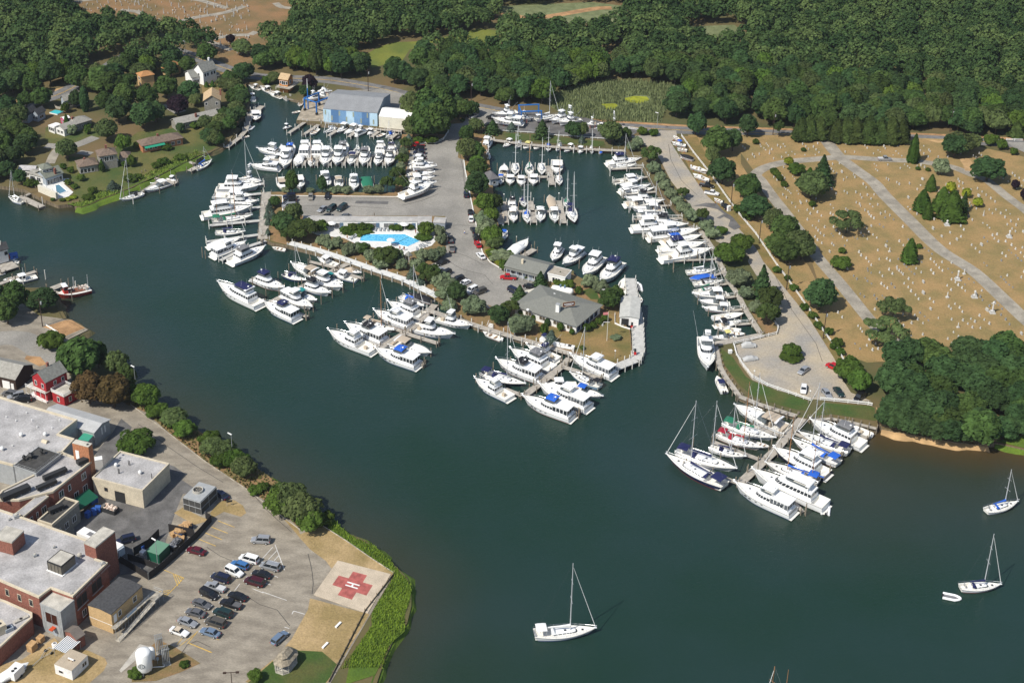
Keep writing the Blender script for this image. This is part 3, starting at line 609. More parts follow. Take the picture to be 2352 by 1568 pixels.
cu = bpy.data.curves.new('lettering', 'FONT'); cu.body = 'EASTERN LONG ISLAND HOSPITAL'; cu.size = .62; cu.extrude = .02; cu.space_character = 1.28
u = (a1 - a0).normalized(); nn = Vector((u.y, -u.x, 0)); o = bpy.data.objects.new('lettering_curve', cu); COL.objects.link(o)
bpy.context.view_layer.update(); me_ = bpy.data.meshes.new_from_object(o.evaluated_get(bpy.context.evaluated_depsgraph_get())); bpy.data.objects.remove(o)
me_.materials.clear(); me_.materials.append(mat('letter_metal', (.42, .40, .40), .5)); o = link('lettering', me_, t); q = a0 + u * .9 + nn * .05
o.location = (q.x, q.y, 7.45); o.rotation_euler = (math.pi / 2, 0, math.atan2(u.y, u.x))
for nm, lb, A, B, C, z0, h, mw, mr, pm in [
    ('stair_penthouse', 'brick stair penthouse with peeling pale roof at the left edge', ('N', -60, 470), ('N', 110, 515), ('N', 232, 404), GZ + HB, 3.6, m_brick, m_rdirty, m_rdirty),
    ('stair_tower', 'tall brick stair tower with torn roof beside the white truck', ('N', 785, 515), ('N', 897, 560), ('N', 1062, 400), GZ, HB + 3.4, m_brick, m_rdirty, m_rdirty),
    ('cooling_unit', 'boxy brown rooftop machine room with torn white top', ('N', 440, 690), ('N', 575, 742), ('N', 695, 628), GZ + HB, 2.5, cm('unit_panel', (.14, .125, .10), .7), m_rdirty, m_dark)]:
    b = Bld(nm, lb, 'roof room', A, B, C, h, z0, oh=.05); b.walls(mw).flat(mr, .1, pm, .15)
    if nm == 'cooling_unit': 
        g = MB(); o, u, n, L = b.side('a'); 
        M = Matrix.Translation(o + n * .03) @ Matrix.Rotation(math.atan2(u.y, u.x), 4, 'Z')
        for k in range(5): g.box(k * L / 4.05, k * L / 4.05 + .08, -.03, .03, 0, 2.4, M=M)
        g.build('ribs', m_dark, b.root); MB().box(-.3, b.LX + .3, -.3, b.LY + .3, 0, .12).build('curb', m_trim, b.root)
vent('N', 750, 650, GZ + HB, 'pale metal fan dome in front of the brick stair tower', .5, 1.1, m_rdirty)
for i, (x, y, sx, lb) in enumerate([(155, 275, 1.2, 'small grey fan box behind the left penthouse'), (90, 300, .6, 'small pipe stack left of the grey fan box'), (510, 560, .6, 'low square hatch in the middle of the hospital roof'), (330, 640, .8, 'grey box vent left of the brown machine room'), (965, 720, .9, 'flat hatch at the right corner of the hospital roof'), (675, 1000, .6, 'round drain vent at the front corner of the hospital roof')]):
    t = thing('roof_box', lb, 'roof box', P('N', x, y, GZ + HB), .6); MB().box(-sx / 2, sx / 2, -sx / 2, sx / 2, 0, sx * .6).build('casing', m_metal, t); MB().lathe([(sx * .35, sx * .6), (sx * .35, sx * .8), (sx * .1, sx * .85)], 10).build('cap', m_rdirty, t)
# grey ribbed stair shaft on the front
b = Bld('ribbed_stairwell', 'grey ribbed metal stairwell with big barred window on the brick hospital', 'building', ('N', 372, 1090), ('N', 568, 1170), ('N', 688, 1050), 7.6, oh=.06)
b.walls(m_metal).flat(m_rdirty, .1, m_metal, .12); L = b.side('a')[3]; b.win('a', [(L * .5, 3.3, L * .56, 2.7)], mf=m_metal, mg=mat('rusty_glass', (.05, .018, .012), .3)); b.door('a', L * .42, 1.0, 2.1, m_bluewall)
g = MB(); 
for k in 'aC' if False else 'ac':
    o, u, n, L = b.side(k); M = Matrix.Translation(o + n * .02) @ Matrix.Rotation(math.atan2(u.y, u.x), 4, 'Z')
    for i in range(int(L / .42)): 
        if k == 'a' and .2 * L < i * .42 < .8 * L: continue
        g.box(i * .42, i * .42 + .05, -.03, .03, 0, 7.4, M=M)
g.build('ribs', m_metal, b.root); o, u, n, L = b.side('a'); q = o + u * L * .42 + n * .5
MB().box(q.x - .8, q.x + .8, q.y - .5, q.y + .5, 2.4, 2.6).build('door_canopy', mat('orange_canopy', (.5, .07, .02), .7), b.root)
b = Bld('brick_annex', 'small brick annex with brown ribbed gable roof', 'building', ('N', 600, 1350), ('N', 720, 1435), ('N', 785, 1365), 3.0, oh=.2); b.walls(m_brick).gable(cm('brown_metal_roof', (.16, .135, .115), .7), 1.0, 'c', m_brick)
b = Bld('striped_canopy', 'blue and white corrugated canopy in front of the brick annex', 'canopy', ('N', 500, 1505), ('N', 625, 1560), ('N', 715, 1425), 2.4, oh=.1)
m = MB(); n_ = 17
for k in range(n_): m.box(k * b.LX / n_, (k + 1) * b.LX / n_ - .01, 0, b.LY, 2.4, 2.46, k % 2) if b.ax == 'a' else m.box(0, b.LX, k * b.LY / n_, (k + 1) * b.LY / n_ - .01, 2.4, 2.46, k % 2)
m.build('canopy_sheet', [m_trim, mat('slate_blue', (.10, .14, .19), .6)], b.root)
for i, (x, y) in enumerate(((.1, .1), (b.LX - .1, .1), (b.LX - .1, b.LY - .1), (.1, b.LY - .1))): MB().tube((x, y, 0), (x, y, 2.4), .05, 6).build('post', m_metal, b.root)
t, lp = polybuild('brick_lowwing', 'low red brick wing with white flat roof in the bottom left corner', 'building',
    [('Q', -300, 150), ('Q', 95, 290), ('Q', 500, 470), ('Q', 500, 545), ('Q', 370, 660), ('Q', -60, 1060), ('Q', -300, 1000)], 4.6, m_brick, m_flat, .18, m_cream)
for i, (x, y, sx, sy, hh, lb, mm) in enumerate([(20, 760, 1.8, 2.2, 2.2, 'pale air conditioner box on the low brick wing', m_cream), (140, 740, 1.8, 1.2, .8, 'blue-grey fan unit beside the pale air conditioner', m_bluewall), (330, 575, 3.2, .8, .3, 'long flat skylight box on the low brick wing', m_rdirty)]):
    t = thing('roof_unit', lb, 'roof unit', P('Q', x, y, GZ + 4.6), .75); MB().box(-sx / 2, sx / 2, -sy / 2, sy / 2, 0, hh).build('casing', mm, t); MB().lathe([(.35, hh), (.35, hh + .08)], 12).build('fan', m_dark, t)
# trailer office with ramp
b = Bld('office_trailer', 'tan two-storey trailer office with charcoal roof beside the brick wall', 'building', ('N', 820, 1105), ('N', 1045, 1195), ('N', 1325, 918), 5.5, oh=.12)
b.walls(m_tanw).gable(m_charc, .35, 'c', m_tanw); o, u, n, L = b.side('c'); b.win('c', [(2.6, 3.3, .9, 1.3), (L * .74, 3.3, 1.1, 1.3)]); b.door('c', 1.1, .95, 2.1, m_trim, 2.6)
o, u, n, La = b.side('a'); M = Matrix.Translation(o + n * .02) @ Matrix.Rotation(math.atan2(u.y, u.x), 4, 'Z'); MB().box(0, La, -.05, .0, 2.3, 2.42, M=M).build('trim_band', m_trim, b.root)
o, u, n, L = b.side('c')
def onb(d, off, z): q = o + u * d + n * off; return (q.x, q.y, z)
t = thing('access_ramp', 'long wooden access ramp on steel trestles along the tan trailer', 'ramp', b.root.location, b.root.rotation_euler[2])
m = MB(); [m.add([onb(d0, w0, z0), onb(d1, w0, z1), onb(d1, w1, z1), onb(d0, w1, z0), onb(d0, w0, z0 - .15), onb(d1, w0, z1 - .15), onb(d1, w1, z1 - .15), onb(d0, w1, z0 - .15)], [(0, 1, 2, 3), (7, 6, 5, 4), (0, 4, 5, 1), (3, 2, 6, 7), (0, 3, 7, 4), (1, 5, 6, 2)]) for d0, d1, w0, w1, z0, z1 in ((-.8, L + .3, .3, 1.5, 2.6, 2.3), (L + .3, L + 3.4, .3, 3.0, 2.25, 2.1), (-1.5, L + 3.4, 1.75, 2.95, .1, 2.1))]
m.build('walkway', m_wood, t); m = MB()
for z in (.5, 1.0): m.path([onb(-.8, 1.5, 2.6 + z), onb(L + .3, 1.5, 2.3 + z)], .045); m.path([onb(-1.5, 2.95, .1 + z), onb(L + 3.4, 2.95, 2.1 + z), onb(L + 3.4, .3, 2.1 + z)], .05)
for k in range(12): d = -1.4 + k * (L + 4.6) / 11; zz = .1 + 2 * (d + 1.5) / (L + 4.9); m.tube(onb(d, 2.95, 0), onb(d, 2.95, zz + 1), .05, 4); d2 = -.8 + k * (L + 1) / 11; m.tube(onb(d2, 1.5, 0), onb(d2, 1.5, 3.55), .05, 4)
m.build('railing', m_metal, t)
o2 = o + u * (L * .45) + n * 1.58
bn = MB().box(-1.6, 1.6, 0, .03, 2.75, 3.35, M=Matrix.Translation((o2.x, o2.y, 0)) @ Matrix.Rotation(math.atan2(u.y, u.x), 4, 'Z')).build('banner', mat('pale_blue_banner', (.35, .47, .58), .7), t)
# white shed
b = Bld('white_shed', 'white flat-roofed shed with floodlight on top near the lower left corner', 'shed', ('Q', 845, 1270), ('Q', 1120, 1378), ('Q', 1362, 1128), 2.7, oh=.03)
b.walls(m_wwall).flat(cm('tan_shed_roof', (.42, .35, .26), .9, .06, .6), 0); b.win('a', [(-1.6, .9, 1.1, .7)], mf=m_trim); b.win('c', [(-1.3, .9, 1.3, 1.0)])
t = thing('floodlight', 'rusting white floodlight bar lying on the shed roof', 'floodlight', P('Q', 1120, 1210, GZ + 2.8), -.45); MB().box(-.9, .6, -.12, .12, .15, .4).build('lamp_body', m_trim, t); MB().box(-.6, -.5, -.3, .3, 0, .15).box(.3, .4, -.3, .3, 0, .15).build('bracket', mat('rust', (.2, .09, .04), .9), t)
# garage + red house (upper left of hospital)
b = Bld('garage', 'grey-roofed brown garage with white roller doors beside the red house', 'garage', ('M', -260, 430), ('M', 145, 520), ('M', 375, 385), 3.6, oh=.3)
b.walls(m_brown).gable(m_rlight, 2.2, 'a', m_brown); L = b.side('a')[3]; b.door('a', 3.2, 2.4, 2.5, m_trim); b.door('a', 1.2, .9, 2.1, m_trim); b.door('a', 6.6, 2.4, 2.5, m_trim)
b = Bld('red_house', 'red two-storey house with grey gable roof and white trim', 'house', ('M', 290, 480), ('M', 425, 550), ('M', 620, 430), 6.2, oh=.25)
b.walls(m_red).gable(m_rgrey, 2.4, 'c', m_red); b.win('a', [(1.4, 4.0, .8, 1.3), (-1.3, 4.0, .8, 1.3)]); b.win('c', [(3, 4.3, .8, 1.1), (5.6, 4.3, .8, 1.1)])
m = MB().box(b.LX * .5 - .3, b.LX * .5 + .3, b.LY * .5, b.LY * .5 + .6, 8, 9.8); b.part('chimney', m, m_brick)
RH = b
b = Bld('red_house_porch', 'flat-roofed red ground floor with white balustrade in front of the red house', 'house', ('M', 480, 625), ('M', 600, 680), ('M', 725, 600), 3.2, oh=.15)
b.walls(m_red).flat(m_rdirty, 0); L = b.side('a')[3]; b.win('a', [(L * .5, .9, .8, 1.4)]); b.win('c', [(2, .9, .8, 1.4)]); m = MB(); X, Y = b.LX, b.LY
for z in (.35, .7, 1.0): m.path([(0, 0, 3.2 + z), (X, 0, 3.2 + z), (X, Y, 3.2 + z), (0, Y, 3.2 + z), (0, 0, 3.2 + z)], .06)
b.part('balustrade', m, m_trim)
b = Bld('porch', 'white railed veranda with flat roof on the left of the red house', 'porch', ('M', 235, 575), ('M', 425, 650), ('M', 480, 600), 3.2, oh=.1); b.flat(m_rdirty, 0); m = MB(); X, Y = b.LX, b.LY
L = X if b.ax == 'a' else Y
o, u, n, L = b.side('a')
for z in (.5, 1.0, 3.5, 4.0): m.path([tuple(o + Vector((0, 0, z))), tuple(o + u * L + Vector((0, 0, z)))], .07)
for k in range(5): q = o + u * L * k / 4; m.tube((q.x, q.y, 0), (q.x, q.y, 4.1), .09, 4)
b.part('posts', m, m_trim); m = MB().box(.3, X - .3, .3, Y - .3, 0, .35); b.part('floor', m, m_trim)
# ---- yards, tanks and machines by the hospital
b = Bld('cooling_tower', 'slatted cooling tower enclosure with fan on top beside the access road', 'cooling tower', ('N', 1720, 95), ('N', 1885, 145), ('N', 2045, 0), 3.6, oh=.04)
b.walls(cm('louvre', (.06, .06, .058), .7)); m = MB(); X, Y = b.LX, b.LY
for z in (0, 1.8, 3.6): m.path([(0, 0, z + .05), (X, 0, z + .05), (X, Y, z + .05), (0, Y, z + .05), (0, 0, z + .05)], .07)
for x, y in [(0, 0), (X / 2, 0), (X, 0), (X, Y / 3), (X, Y * 2 / 3), (X, Y), (X / 2, Y), (0, Y), (0, Y * 2 / 3), (0, Y / 3)]: m.tube((x, y, 0), (x, y, 3.7), .07, 4)
b.part('frame', m, m_metal); b.part('deck', MB().box(.1, X - .1, .1, Y - .1, 3.62, 3.9), m_metal)
f = b.part('fan_ring', MB().lathe([(1.3, 3.9), (1.3, 4.5), (1.1, 4.5), (1.1, 3.95)], 20, M=Matrix.Translation((X / 2, Y * .6, 0))), m_rdirty)
m = MB(); [m.cbox(X / 2 + .5 * math.cos(a), Y * .6 + .5 * math.sin(a), 4.3, 1, .22, .04, M=None) if 0 else m.add([(X / 2, Y * .6, 4.3), (X / 2 + 1.05 * math.cos(a), Y * .6 + 1.05 * math.sin(a), 4.3), (X / 2 + 1.05 * math.cos(a + .4), Y * .6 + 1.05 * math.sin(a + .4), 4.36)], [(0, 1, 2)]) for a in np.linspace(0, 5.5, 8)]; m.build('blades', m_dark, f)
def screen(name, label, s, h, m, base=GZ, th=.08, cat='fence', group=None):
    p = PT(s, base); t = thing(name, label, cat, p[0], 0, group); w = MB(); q = MB()
    for a, c in zip(p, p[1:]):
        a = a - p[0]; c = c - p[0]; L = (c - a).length; M = Matrix.Translation((a.x, a.y, 0)) @ Matrix.Rotation(math.atan2(c.y - a.y, c.x - a.x), 4, 'Z')
        w.box(0, L - .02, -th / 2, th / 2, .05, h, M=M); n = max(1, round(L / 3))
        for k in range(n + 1): q.tube(M @ Vector((L * k / n, th, 0)), M @ Vector((L * k / n, th, h + .1)), .06, 5)
    w.build('panel', m, t); q.build('posts', m_metal, t); return t
m_scr = mat('black_screen', (.022, .02, .02), .8)
screen('screen_fence', 'black screen fence around the dumpster yard beside the cars', 'N:1105,690 1250,775 1400,870 1540,760 1850,480 1990,320 1935,290', 2.1, m_scr)
screen('screen_fence', 'black screen panel rising behind the cardboard pile', 'N:1590,420 1830,470', 2.6, m_scr)
screen('screen_fence', 'black screen panel left of the green container', 'N:1260,640 1400,560 1500,460', 2.4, m_scr)
screen('screen_fence', 'low black screen between the paved pen and the container yard', 'N:1205,680 1320,710 1500,780', 1.9, m_scr)
def boxthing(name, label, cat, c, x, y, L, W, Hh, rz, m, z=GZ, lid=None, group=None):
    t = thing(name, label, cat, P(c, x, y, z), rz, group); MB().box(-L / 2, L / 2, -W / 2, W / 2, 0.1, Hh).build('body', m, t)
    MB().box(-L / 2 - .06, L / 2 + .06, -W / 2 - .06, W / 2 + .06, Hh, Hh + .1).build('lid', lid or m, t); return t
AZ = math.atan2(*(lambda d: (d.y, d.x))(P('N', 1325, 918) - P('N', 1045, 1195)))
boxthing('green_container', 'dark green steel container with pale roof in the fenced yard', 'container', 'N', 1495, 650, 4.2, 3.4, 2.7, AZ, mat('dark_green', (.01, .09, .05), .5), lid=mat('faded_green', (.12, .24, .16), .7))
boxthing('blue_bin', 'small bright blue bin left of the green container', 'bin', 'N', 1340, 585, 1.2, .9, 1.4, AZ, m_blue); boxthing('white_box', 'white appliance box in front of the blue bin', 'box', 'N', 1345, 625, 1.2, 1, .9, AZ, m_trim)
for i, (x, y) in enumerate([(830, 275), (885, 250), (925, 225), (870, 150), (900, 130)]):
    boxthing('recycling_bin', ('blue recycling bin nearest the camera below the green awning', 'blue bin heaped with white bags beside the open skip', 'blue recycling bin touching the open skip', 'blue bin tucked under the green awning edge', 'blue bin furthest under the green awning')[i], 'bin', 'N', x, y, 1.3, 1.0, 1.5, AZ + i, m_blue, group='blue recycling bins by the roller door')
def skip(label, c, x, y, L, W, Hh, rz, m, fill, n, sz):
    t = thing('skip', label, 'skip', P(c, x, y), rz); b = MB(); b.box(-L / 2, L / 2, -W / 2, W / 2, .1, .2)
    for a in ((-L / 2, -L / 2 + .08, -W / 2, W / 2), (L / 2 - .08, L / 2, -W / 2, W / 2), (-L / 2 + .08, L / 2 - .08, -W / 2, -W / 2 + .08), (-L / 2 + .08, L / 2 - .08, W / 2 - .08, W / 2)): b.box(*a, .2, Hh)
    b.build('tub', m, t); r = random.Random(x); f = MB()
    for i in range(n):
        M = Matrix.Translation((r.uniform(-.42, .42) * L, r.uniform(-.38, .38) * W, Hh * .8 + r.uniform(0, .6))) @ Matrix.Rotation(r.uniform(0, 3), 4, 'Z') @ Matrix.Rotation(r.uniform(-.5, .5), 4, 'X'); f.cbox(0, 0, 0, sz * r.uniform(.5, 1.3), sz * r.uniform(.5, 1), sz * r.uniform(.1, .5), M=M)
    o = f.build('rubbish', fill, t); o['kind'] = 'stuff'
m_card = cm('cardboard', (.46, .29, .14), .9, .2, 1); m_rub = mat('mixed_rubbish', (.5, .33, .24), .9, col2=(.75, .7, .62), scale=3)
skip('open dark skip heaped with pale rubbish by the roller door', 'N', 1045, 225, 3.6, 2.0, 1.3, AZ - 1.57, m_dark, m_rub, 60, .6)
skip('blue skip heaped with flattened cardboard in the fenced yard', 'N', 1730, 420, 4.6, 2.2, 1.5, AZ, mat('dark_blue', (.015, .05, .13), .5), m_card, 70, 1.1)
skip('black skip full of bin bags and boxes below the cardboard', 'N', 1650, 560, 3.6, 2.0, 1.4, AZ, m_dark, mat('bin_bags', (.02, .02, .022), .4, col2=(.25, .25, .26), scale=1.2), 40, .8)
for i, (x, y, a) in enumerate([(1690, 470, .3), (1640, 450, .8), (1700, 500, .1)]): boxthing('carton', ('flattened carton stack leaning below the blue skip', 'leftmost carton stack by the blue skip', 'lowest carton stack between the two skips')[i], 'carton', 'N', x, y, 1.7, 1.3, 1.0, a, m_card)
b = Bld('green_awning', 'dark green sloping awning on the dark brick wing above the blue bins', 'awning', ('N', 750, 200), ('N', 925, 80), ('N', 880, 10), 2.6, oh=.05); 
m = MB(); X, Y = b.LX, b.LY; m.add([(0, 0, 2.4), (X, 0, 2.4), (X, Y, 3.6), (0, Y, 3.6)] if b.ax == 'a' else [(0, 0, 2.4), (0, Y, 2.4), (X, Y, 3.6), (X, 0, 3.6)], [(0, 1, 2, 3)]); m.add([(0, 0, 2.3), (X, 0, 2.3), (X, Y, 3.5), (0, Y, 3.5)] if b.ax == 'a' else [(0, 0, 2.3), (0, Y, 2.3), (X, Y, 3.5), (X, 0, 3.5)], [(3, 2, 1, 0)]); b.part('awning_sheet', m, mat('dark_green', (.01, .09, .05)))
m = MB(); [m.tube((x, y, 0), (x, y, 2.4), .05, 5) for x, y in ((.1, .1), (X - .1, .1), (.1, Y - .1))]; b.part('posts', m, m_metal)
def tank(label, c, x, y, r, h, leg=.7):
    t = thing('storage_tank', label, 'tank', P(c, x, y)); MB().lathe([(r * .3, leg), (r * .85, leg + .25), (r, leg + .6), (r, leg + h - .6), (r * .85, leg + h - .2), (r * .4, leg + h), (.02, leg + h + .05)], 28).build('vessel', mat('tank_white', (.80, .80, .78), .4), t, smooth=True)
    for k in range(3): a = k * 2.1 + .4; MB().tube((r * .75 * math.cos(a), r * .75 * math.sin(a), 0), (r * .75 * math.cos(a), r * .75 * math.sin(a), leg + .5), .1, 6).build('leg', m_trim, t)
    return t
t = tank('large white vertical gas tank with round base legs at the lower edge', 'Y', 388, 615, 1.62, 5.4)
m = MB(); [m.cbox(.62 * math.sin(a) - .2, -1.66, 3.1 + .55 * math.cos(a), .14, .06, .2) for a in np.linspace(0, 6.28, 17)]; m.box(-.45, -.37, -1.68, -1.64, 2.85, 3.35).box(-.05, .03, -1.68, -1.64, 2.85, 3.35).box(-.37, -.05, -1.68, -1.64, 3.06, 3.14)
m.build('emblem', mat('emblem_grey', (.12, .14, .15)), t)
tank('smaller white gas tank standing behind the large one', 'Y', 445, 520, .85, 3.0)
for i, (x, y, lb) in enumerate([(515, 450, 'ribbed grey vaporiser tower further from the camera'), (570, 545, 'ribbed grey vaporiser tower nearest the camera')]):
    t = thing('vaporiser', lb, 'vaporiser', P('Y', x, y), .4, 'vaporiser towers beside the white tanks'); m = MB()
    for a in range(5):
        for q in range(4): m.box(-.75 + a * .33, -.72 + a * .33, -.6 + q * .36, -.4 + q * .36, .5, 4.6); m.tube((-.7 + a * .33, -.5 + q * .36, .5), (-.7 + a * .33, -.5 + q * .36, 4.6), .07, 5)
    m.build('fin_bundle', m_metal, t); MB().box(-.85, .85, -.7, .7, 0, .12).build('pad', m_conc, t); MB().box(-.85, .85, -.7, -.64, 4.55, 4.65).box(-.85, .85, .7, .76, 4.55, 4.65).build('top_frame', m_metal, t)
t = thing('pipe_rack', 'low white frame and pipework between tank and vaporisers', 'pipework', P('Y', 500, 560), .1); MB().path([(-1.4, -.8, .5), (1.3, -.8, .5), (1.5, .6, .5)], .09, 6).build('pipe', m_trim, t); MB().box(-.4, .1, .5, .8, 1.1, 1.7).build('control_box', m_bluewall, t); MB().tube((-.2, .6, 0), (-.2, .6, 1.2), .05, 5).build('post', m_metal, t)
screen('chain_fence', 'thin wire fence behind the white tanks', 'Y:300,590 340,470 470,370', 1.9, m_scr, th=.01) if 0 else None
# gazebo
p = P('Y', 1592, 560); t = thing('gazebo', 'weathered octagonal gazebo with two-tier shingle roof on the lawn', 'gazebo', p, AZ)
oct_ = lambda a, b, z: [(x, y, z) for x, y in ((-a, -b * .5), (-a * .6, -b), (a * .6, -b), (a, -b * .5), (a, b * .5), (a * .6, b), (-a * .6, b), (-a, b * .5))]
m_shw = cm('weathered_shingle', (.27, .23, .17), .95, .3, 1.6); m_gw = cm('silver_wood', (.42, .39, .33), .9, .2, 1.5)
MB().loft([oct_(3.0, 1.95, 2.35), oct_(3.05, 2.0, 2.45), oct_(1.75, .95, 3.35), oct_(1.75, .95, 3.6)], closed=True).build('lower_roof', m_shw, t); MB().loft([oct_(2.0, 1.15, 3.55), oct_(2.05, 1.2, 3.65), oct_(1.2, .15, 4.5)], closed=True, caps=True).build('upper_roof', m_shw, t)
MB().prism([v[:2] for v in oct_(2.8, 1.8, 0)], 0, .3).build('floor', m_gw, t); m = MB()
for z in (.6, 1.2, 2.3): m.path(oct_(2.7, 1.7, z) + oct_(2.7, 1.7, z)[:1], .06)
r_ = oct_(2.7, 1.7, 0)
for i in range(8): 
    a, c = Vector(r_[i]), Vector(r_[(i + 1) % 8])
    for k in range(5): q = a.lerp(c, k / 5); m.tube((q.x, q.y, .3), (q.x, q.y, 1.2), .03, 4)
m.build('balustrade', m_gw, t); [MB().tube((x, y, .3), (x, y, 2.4), .09, 6).build('post', m_gw, t) for x, y, z in r_]
for i, (c, x, y, lb) in enumerate([('O', 1535, 1297, 'white bench block further up the dry lawn by the helipad'), ('O', 1412, 1490, 'white bench block nearer the gazebo on the dry lawn')]):
    t = thing('bench', lb, 'bench', P(c, x, y), AZ - .1, 'white benches on the dry lawn'); MB().box(-1, 1, -.25, .25, .38, .46).build('seat', m_trim, t); [MB().box(a, a + .2, -.2, .2, 0, .38).build('leg', m_trim, t) for a in (-.9, .7)]
# helipad
q = PT("O:1530,688 2030,815 1812,1185 1305,1010", GZ); t = thing('helipad', 'pale concrete helipad with red cross and white H by the marsh', 'helipad', q[0])
lq = [v - q[0] for v in q]; MB().prism(lq, 0.03, .20).build('slab', cm('helipad_concrete', (.48, .40, .30), .9, .10, .4), t)
bx_, by_ = (lq[1] - lq[0]), (lq[3] - lq[0]); cc = (lq[0] + lq[2]) / 2
def hp(a, b, z): w = lq[0] * (1 - a) * (1 - b) + lq[1] * a * (1 - b) + lq[2] * a * b + lq[3] * (1 - a) * b; return (w.x, w.y, z)
a, s_ = .135, .325; cross = [(.5 + i * .98, .5 + j) for i, j in ((-a, -s_), (a, -s_), (a, -a), (s_, -a), (s_, a), (a, a), (a, s_), (-a, s_), (-a, a), (-s_, a), (-s_, -a), (-a, -a))]
MB().sheet([hp(x, y, .206) for x, y in cross]).build('red_cross', cm('faded_red_paint', (.36, .10, .085), .85, .22, .8), t); m = MB()
for x0, x1, y0, y1 in ((.385, .615, .445, .475), (.385, .615, .525, .555), (.485, .515, .475, .525)): m.sheet([hp(x, y, .212) for x, y in ((x0, y0), (x1, y0), (x1, y1), (x0, y1))])
m.build('letter_h', m_wht, t)
def lines(name, label, segs, m, w=.12, z=.12):
    pp = [PT(s) for s in segs]; b = MB()
    for k, l in enumerate(pp):
        for a, c in zip(l, l[1:]):
            d = (c - a).normalized(); n = Vector((-d.y, d.x, 0)) * w / 2; zz = GZ + z + .002 * (k % 3); b.add([((a - n).x, (a - n).y, zz), ((c - n).x, (c - n).y, zz), ((c + n).x, (c + n).y, zz), ((a + n).x, (a + n).y, zz)], [(0, 1, 2, 3)])
    o = b.build(name, m); tag(o, None, None, None, 'structure'); return o
lines('bay_lines', '', ["N:2050,312 2205,373", "N:1988,370 2142,430", "N:1928,425 2087,490", "N:1870,485 2030,550"], m_yel, .16)
lines('bay_lines', '', ["N:1530,770 1730,850 1560,1025 1440,985", "N:1650,820 1690,905", "N:1672,828 1705,885", "N:1692,836 1718,865", "N:1470,985 1600,965", "N:1500,1000 1590,980", "N:1530,1012 1585,995", "N:1630,812 1672,925"], m_yel, .14, .13)
lines('bay_lines', '', ["N:1860,1350 1760,1470", "N:1880,1370 2060,1430", "N:1780,1465 1985,1550", "Y:770,372 950,448", "Y:830,275 680,395", "Y:700,330 660,380", "O:130,1460 350,1550"], m_yel, .12)
lines('bay_lines', '', ["O:940,535 1030,775", "O:920,560 820,670", "O:960,590 880,675", "O:980,635 930,690", "O:1000,690 970,730", "O:560,970 610,905", "O:730,950 830,990", "O:820,980 1050,1060", "O:1220,1190 1115,1160 1100,1190", "O:1030,1310 1075,1325", "O:930,830 970,845", "O:850,900 900,915"], m_wht, .12)
t = thing('road_sign', 'low wooden road sign on two posts at the parking entrance', 'sign', P('O', 515, 172), .35); MB().box(-.7, .7, -.04, .04, 1.2, 1.75).build('board', m_dark, t); [MB().tube((x, .06, 0), (x, .06, 1.75), .06, 5).build('post', m_wood, t) for x in (-.62, .62)]

m_crack = mat('tar_crack', (.07, .065, .06), .9)
lines('tar_crack', '', ["O:1250,620 1275,720 1290,800 1300,900 1290,1000", "O:700,20 850,200 960,300 1100,420", "N:1700,1568 1760,1480 1850,1440 1980,1500", "O:640,1000 800,1100 960,1150 1080,1300", "O:300,560 420,640 560,700", "I:200,330 350,420 560,470 640,560", "H:320,700 360,900 380,1150", "F:1900,1230 2100,1180 2240,1120", "F:950,1230 1400,1235 1800,1260", "H:200,1420 330,1415 460,1420", "I:260,250 400,300 560,380", "K:1180,250 1330,560 1560,880 1620,1050", "J:880,420 900,560 1000,760 1150,900", "M:1300,930 1560,1130 1850,1330 2100,1480"], m_crack, .14, .115)
# ---------------------------------------------------------------- marina and shore buildings
def house(name, label, A, B, C, h, roof, rise, along, wall, hip=0, wins=(), width=None, doors=(), chim=None, cat='house', oh=.4, chm=None):
    b = Bld(name, label, cat, A, B, C, h, oh=oh, width=width); b.walls(wall)
    if rise: b.gable(roof, rise, along, wall, hip)
    else: b.flat(roof, .08, m_trim, .15)
    for k, it in wins:
        L = b.side(k)[3]; b.win(k, [(L * d, z, w, hh) for d, z, w, hh in it])
    for k, d, w, m in doors: b.door(k, b.side(k)[3] * d, w, 2.1, m)
    if chim: x, y, z = chim; MB().box(b.LX * x - .35, b.LX * x + .35, b.LY * y - .35, b.LY * y + .35, h - .2, z).build('chimney', chm or m_brick, b.root)
    return b
W1 = lambda *d, z=.9, w=1.2, h=1.1: [(q, z, w, h) for q in d]
b = Bld('boat_shed', 'huge grey-roofed boat shed with striped blue front on the quay', 'building', ('F', 1155, 318), ('F', 1668, 362), P('F', 1867, 308, GZ), 5.6, oh=.1)
b.walls(cm('blue_sheet', (.28, .36, .44), .7, .06)).gable(cm('grey_sheet_roof', (.25, .255, .26), .7, .06, .4), 2.3, 'a', MATS['blue_sheet'])
o, u, n, L = b.side('a'); M = Matrix.Translation(o + n * .04) @ Matrix.Rotation(math.atan2(u.y, u.x), 4, 'Z'); fl = 1
bl = [cm('pale_blue', (.45, .62, .74), .7, .05), cm('mid_blue', (.17, .31, .50), .7, .05), cm('deep_blue', (.09, .19, .36), .7, .05)]
o, u, n, L = b.side('a'); M = Matrix.Translation(o) @ Matrix(((u.x, n.x, 0, 0), (u.y, n.y, 0, 0), (0, 0, 1, 0), (0, 0, 0, 1)))
for i, k in enumerate((0, 2, 1, 0, 1, 2, 0)[::-1]):
    MB().box(L * i / 7, L * (i + 1) / 7, .0, .06, .1, 5.45, M=M).build('wall_panel', bl[k], b.root)
for d, z in ((.04, 3.2), (.16, 1.0), (.3, 3.2), (.43, 1), (.56, 3.2), (.7, .8), (.82, 3.3), (.93, .8)):
    MB().box(L * (1 - d) - .3, L * (1 - d) + .3, .062, .1, z, z + 2.0, M=M).build('window', cm('dull_fibreglass', (.30, .33, .26), .6), b.root)
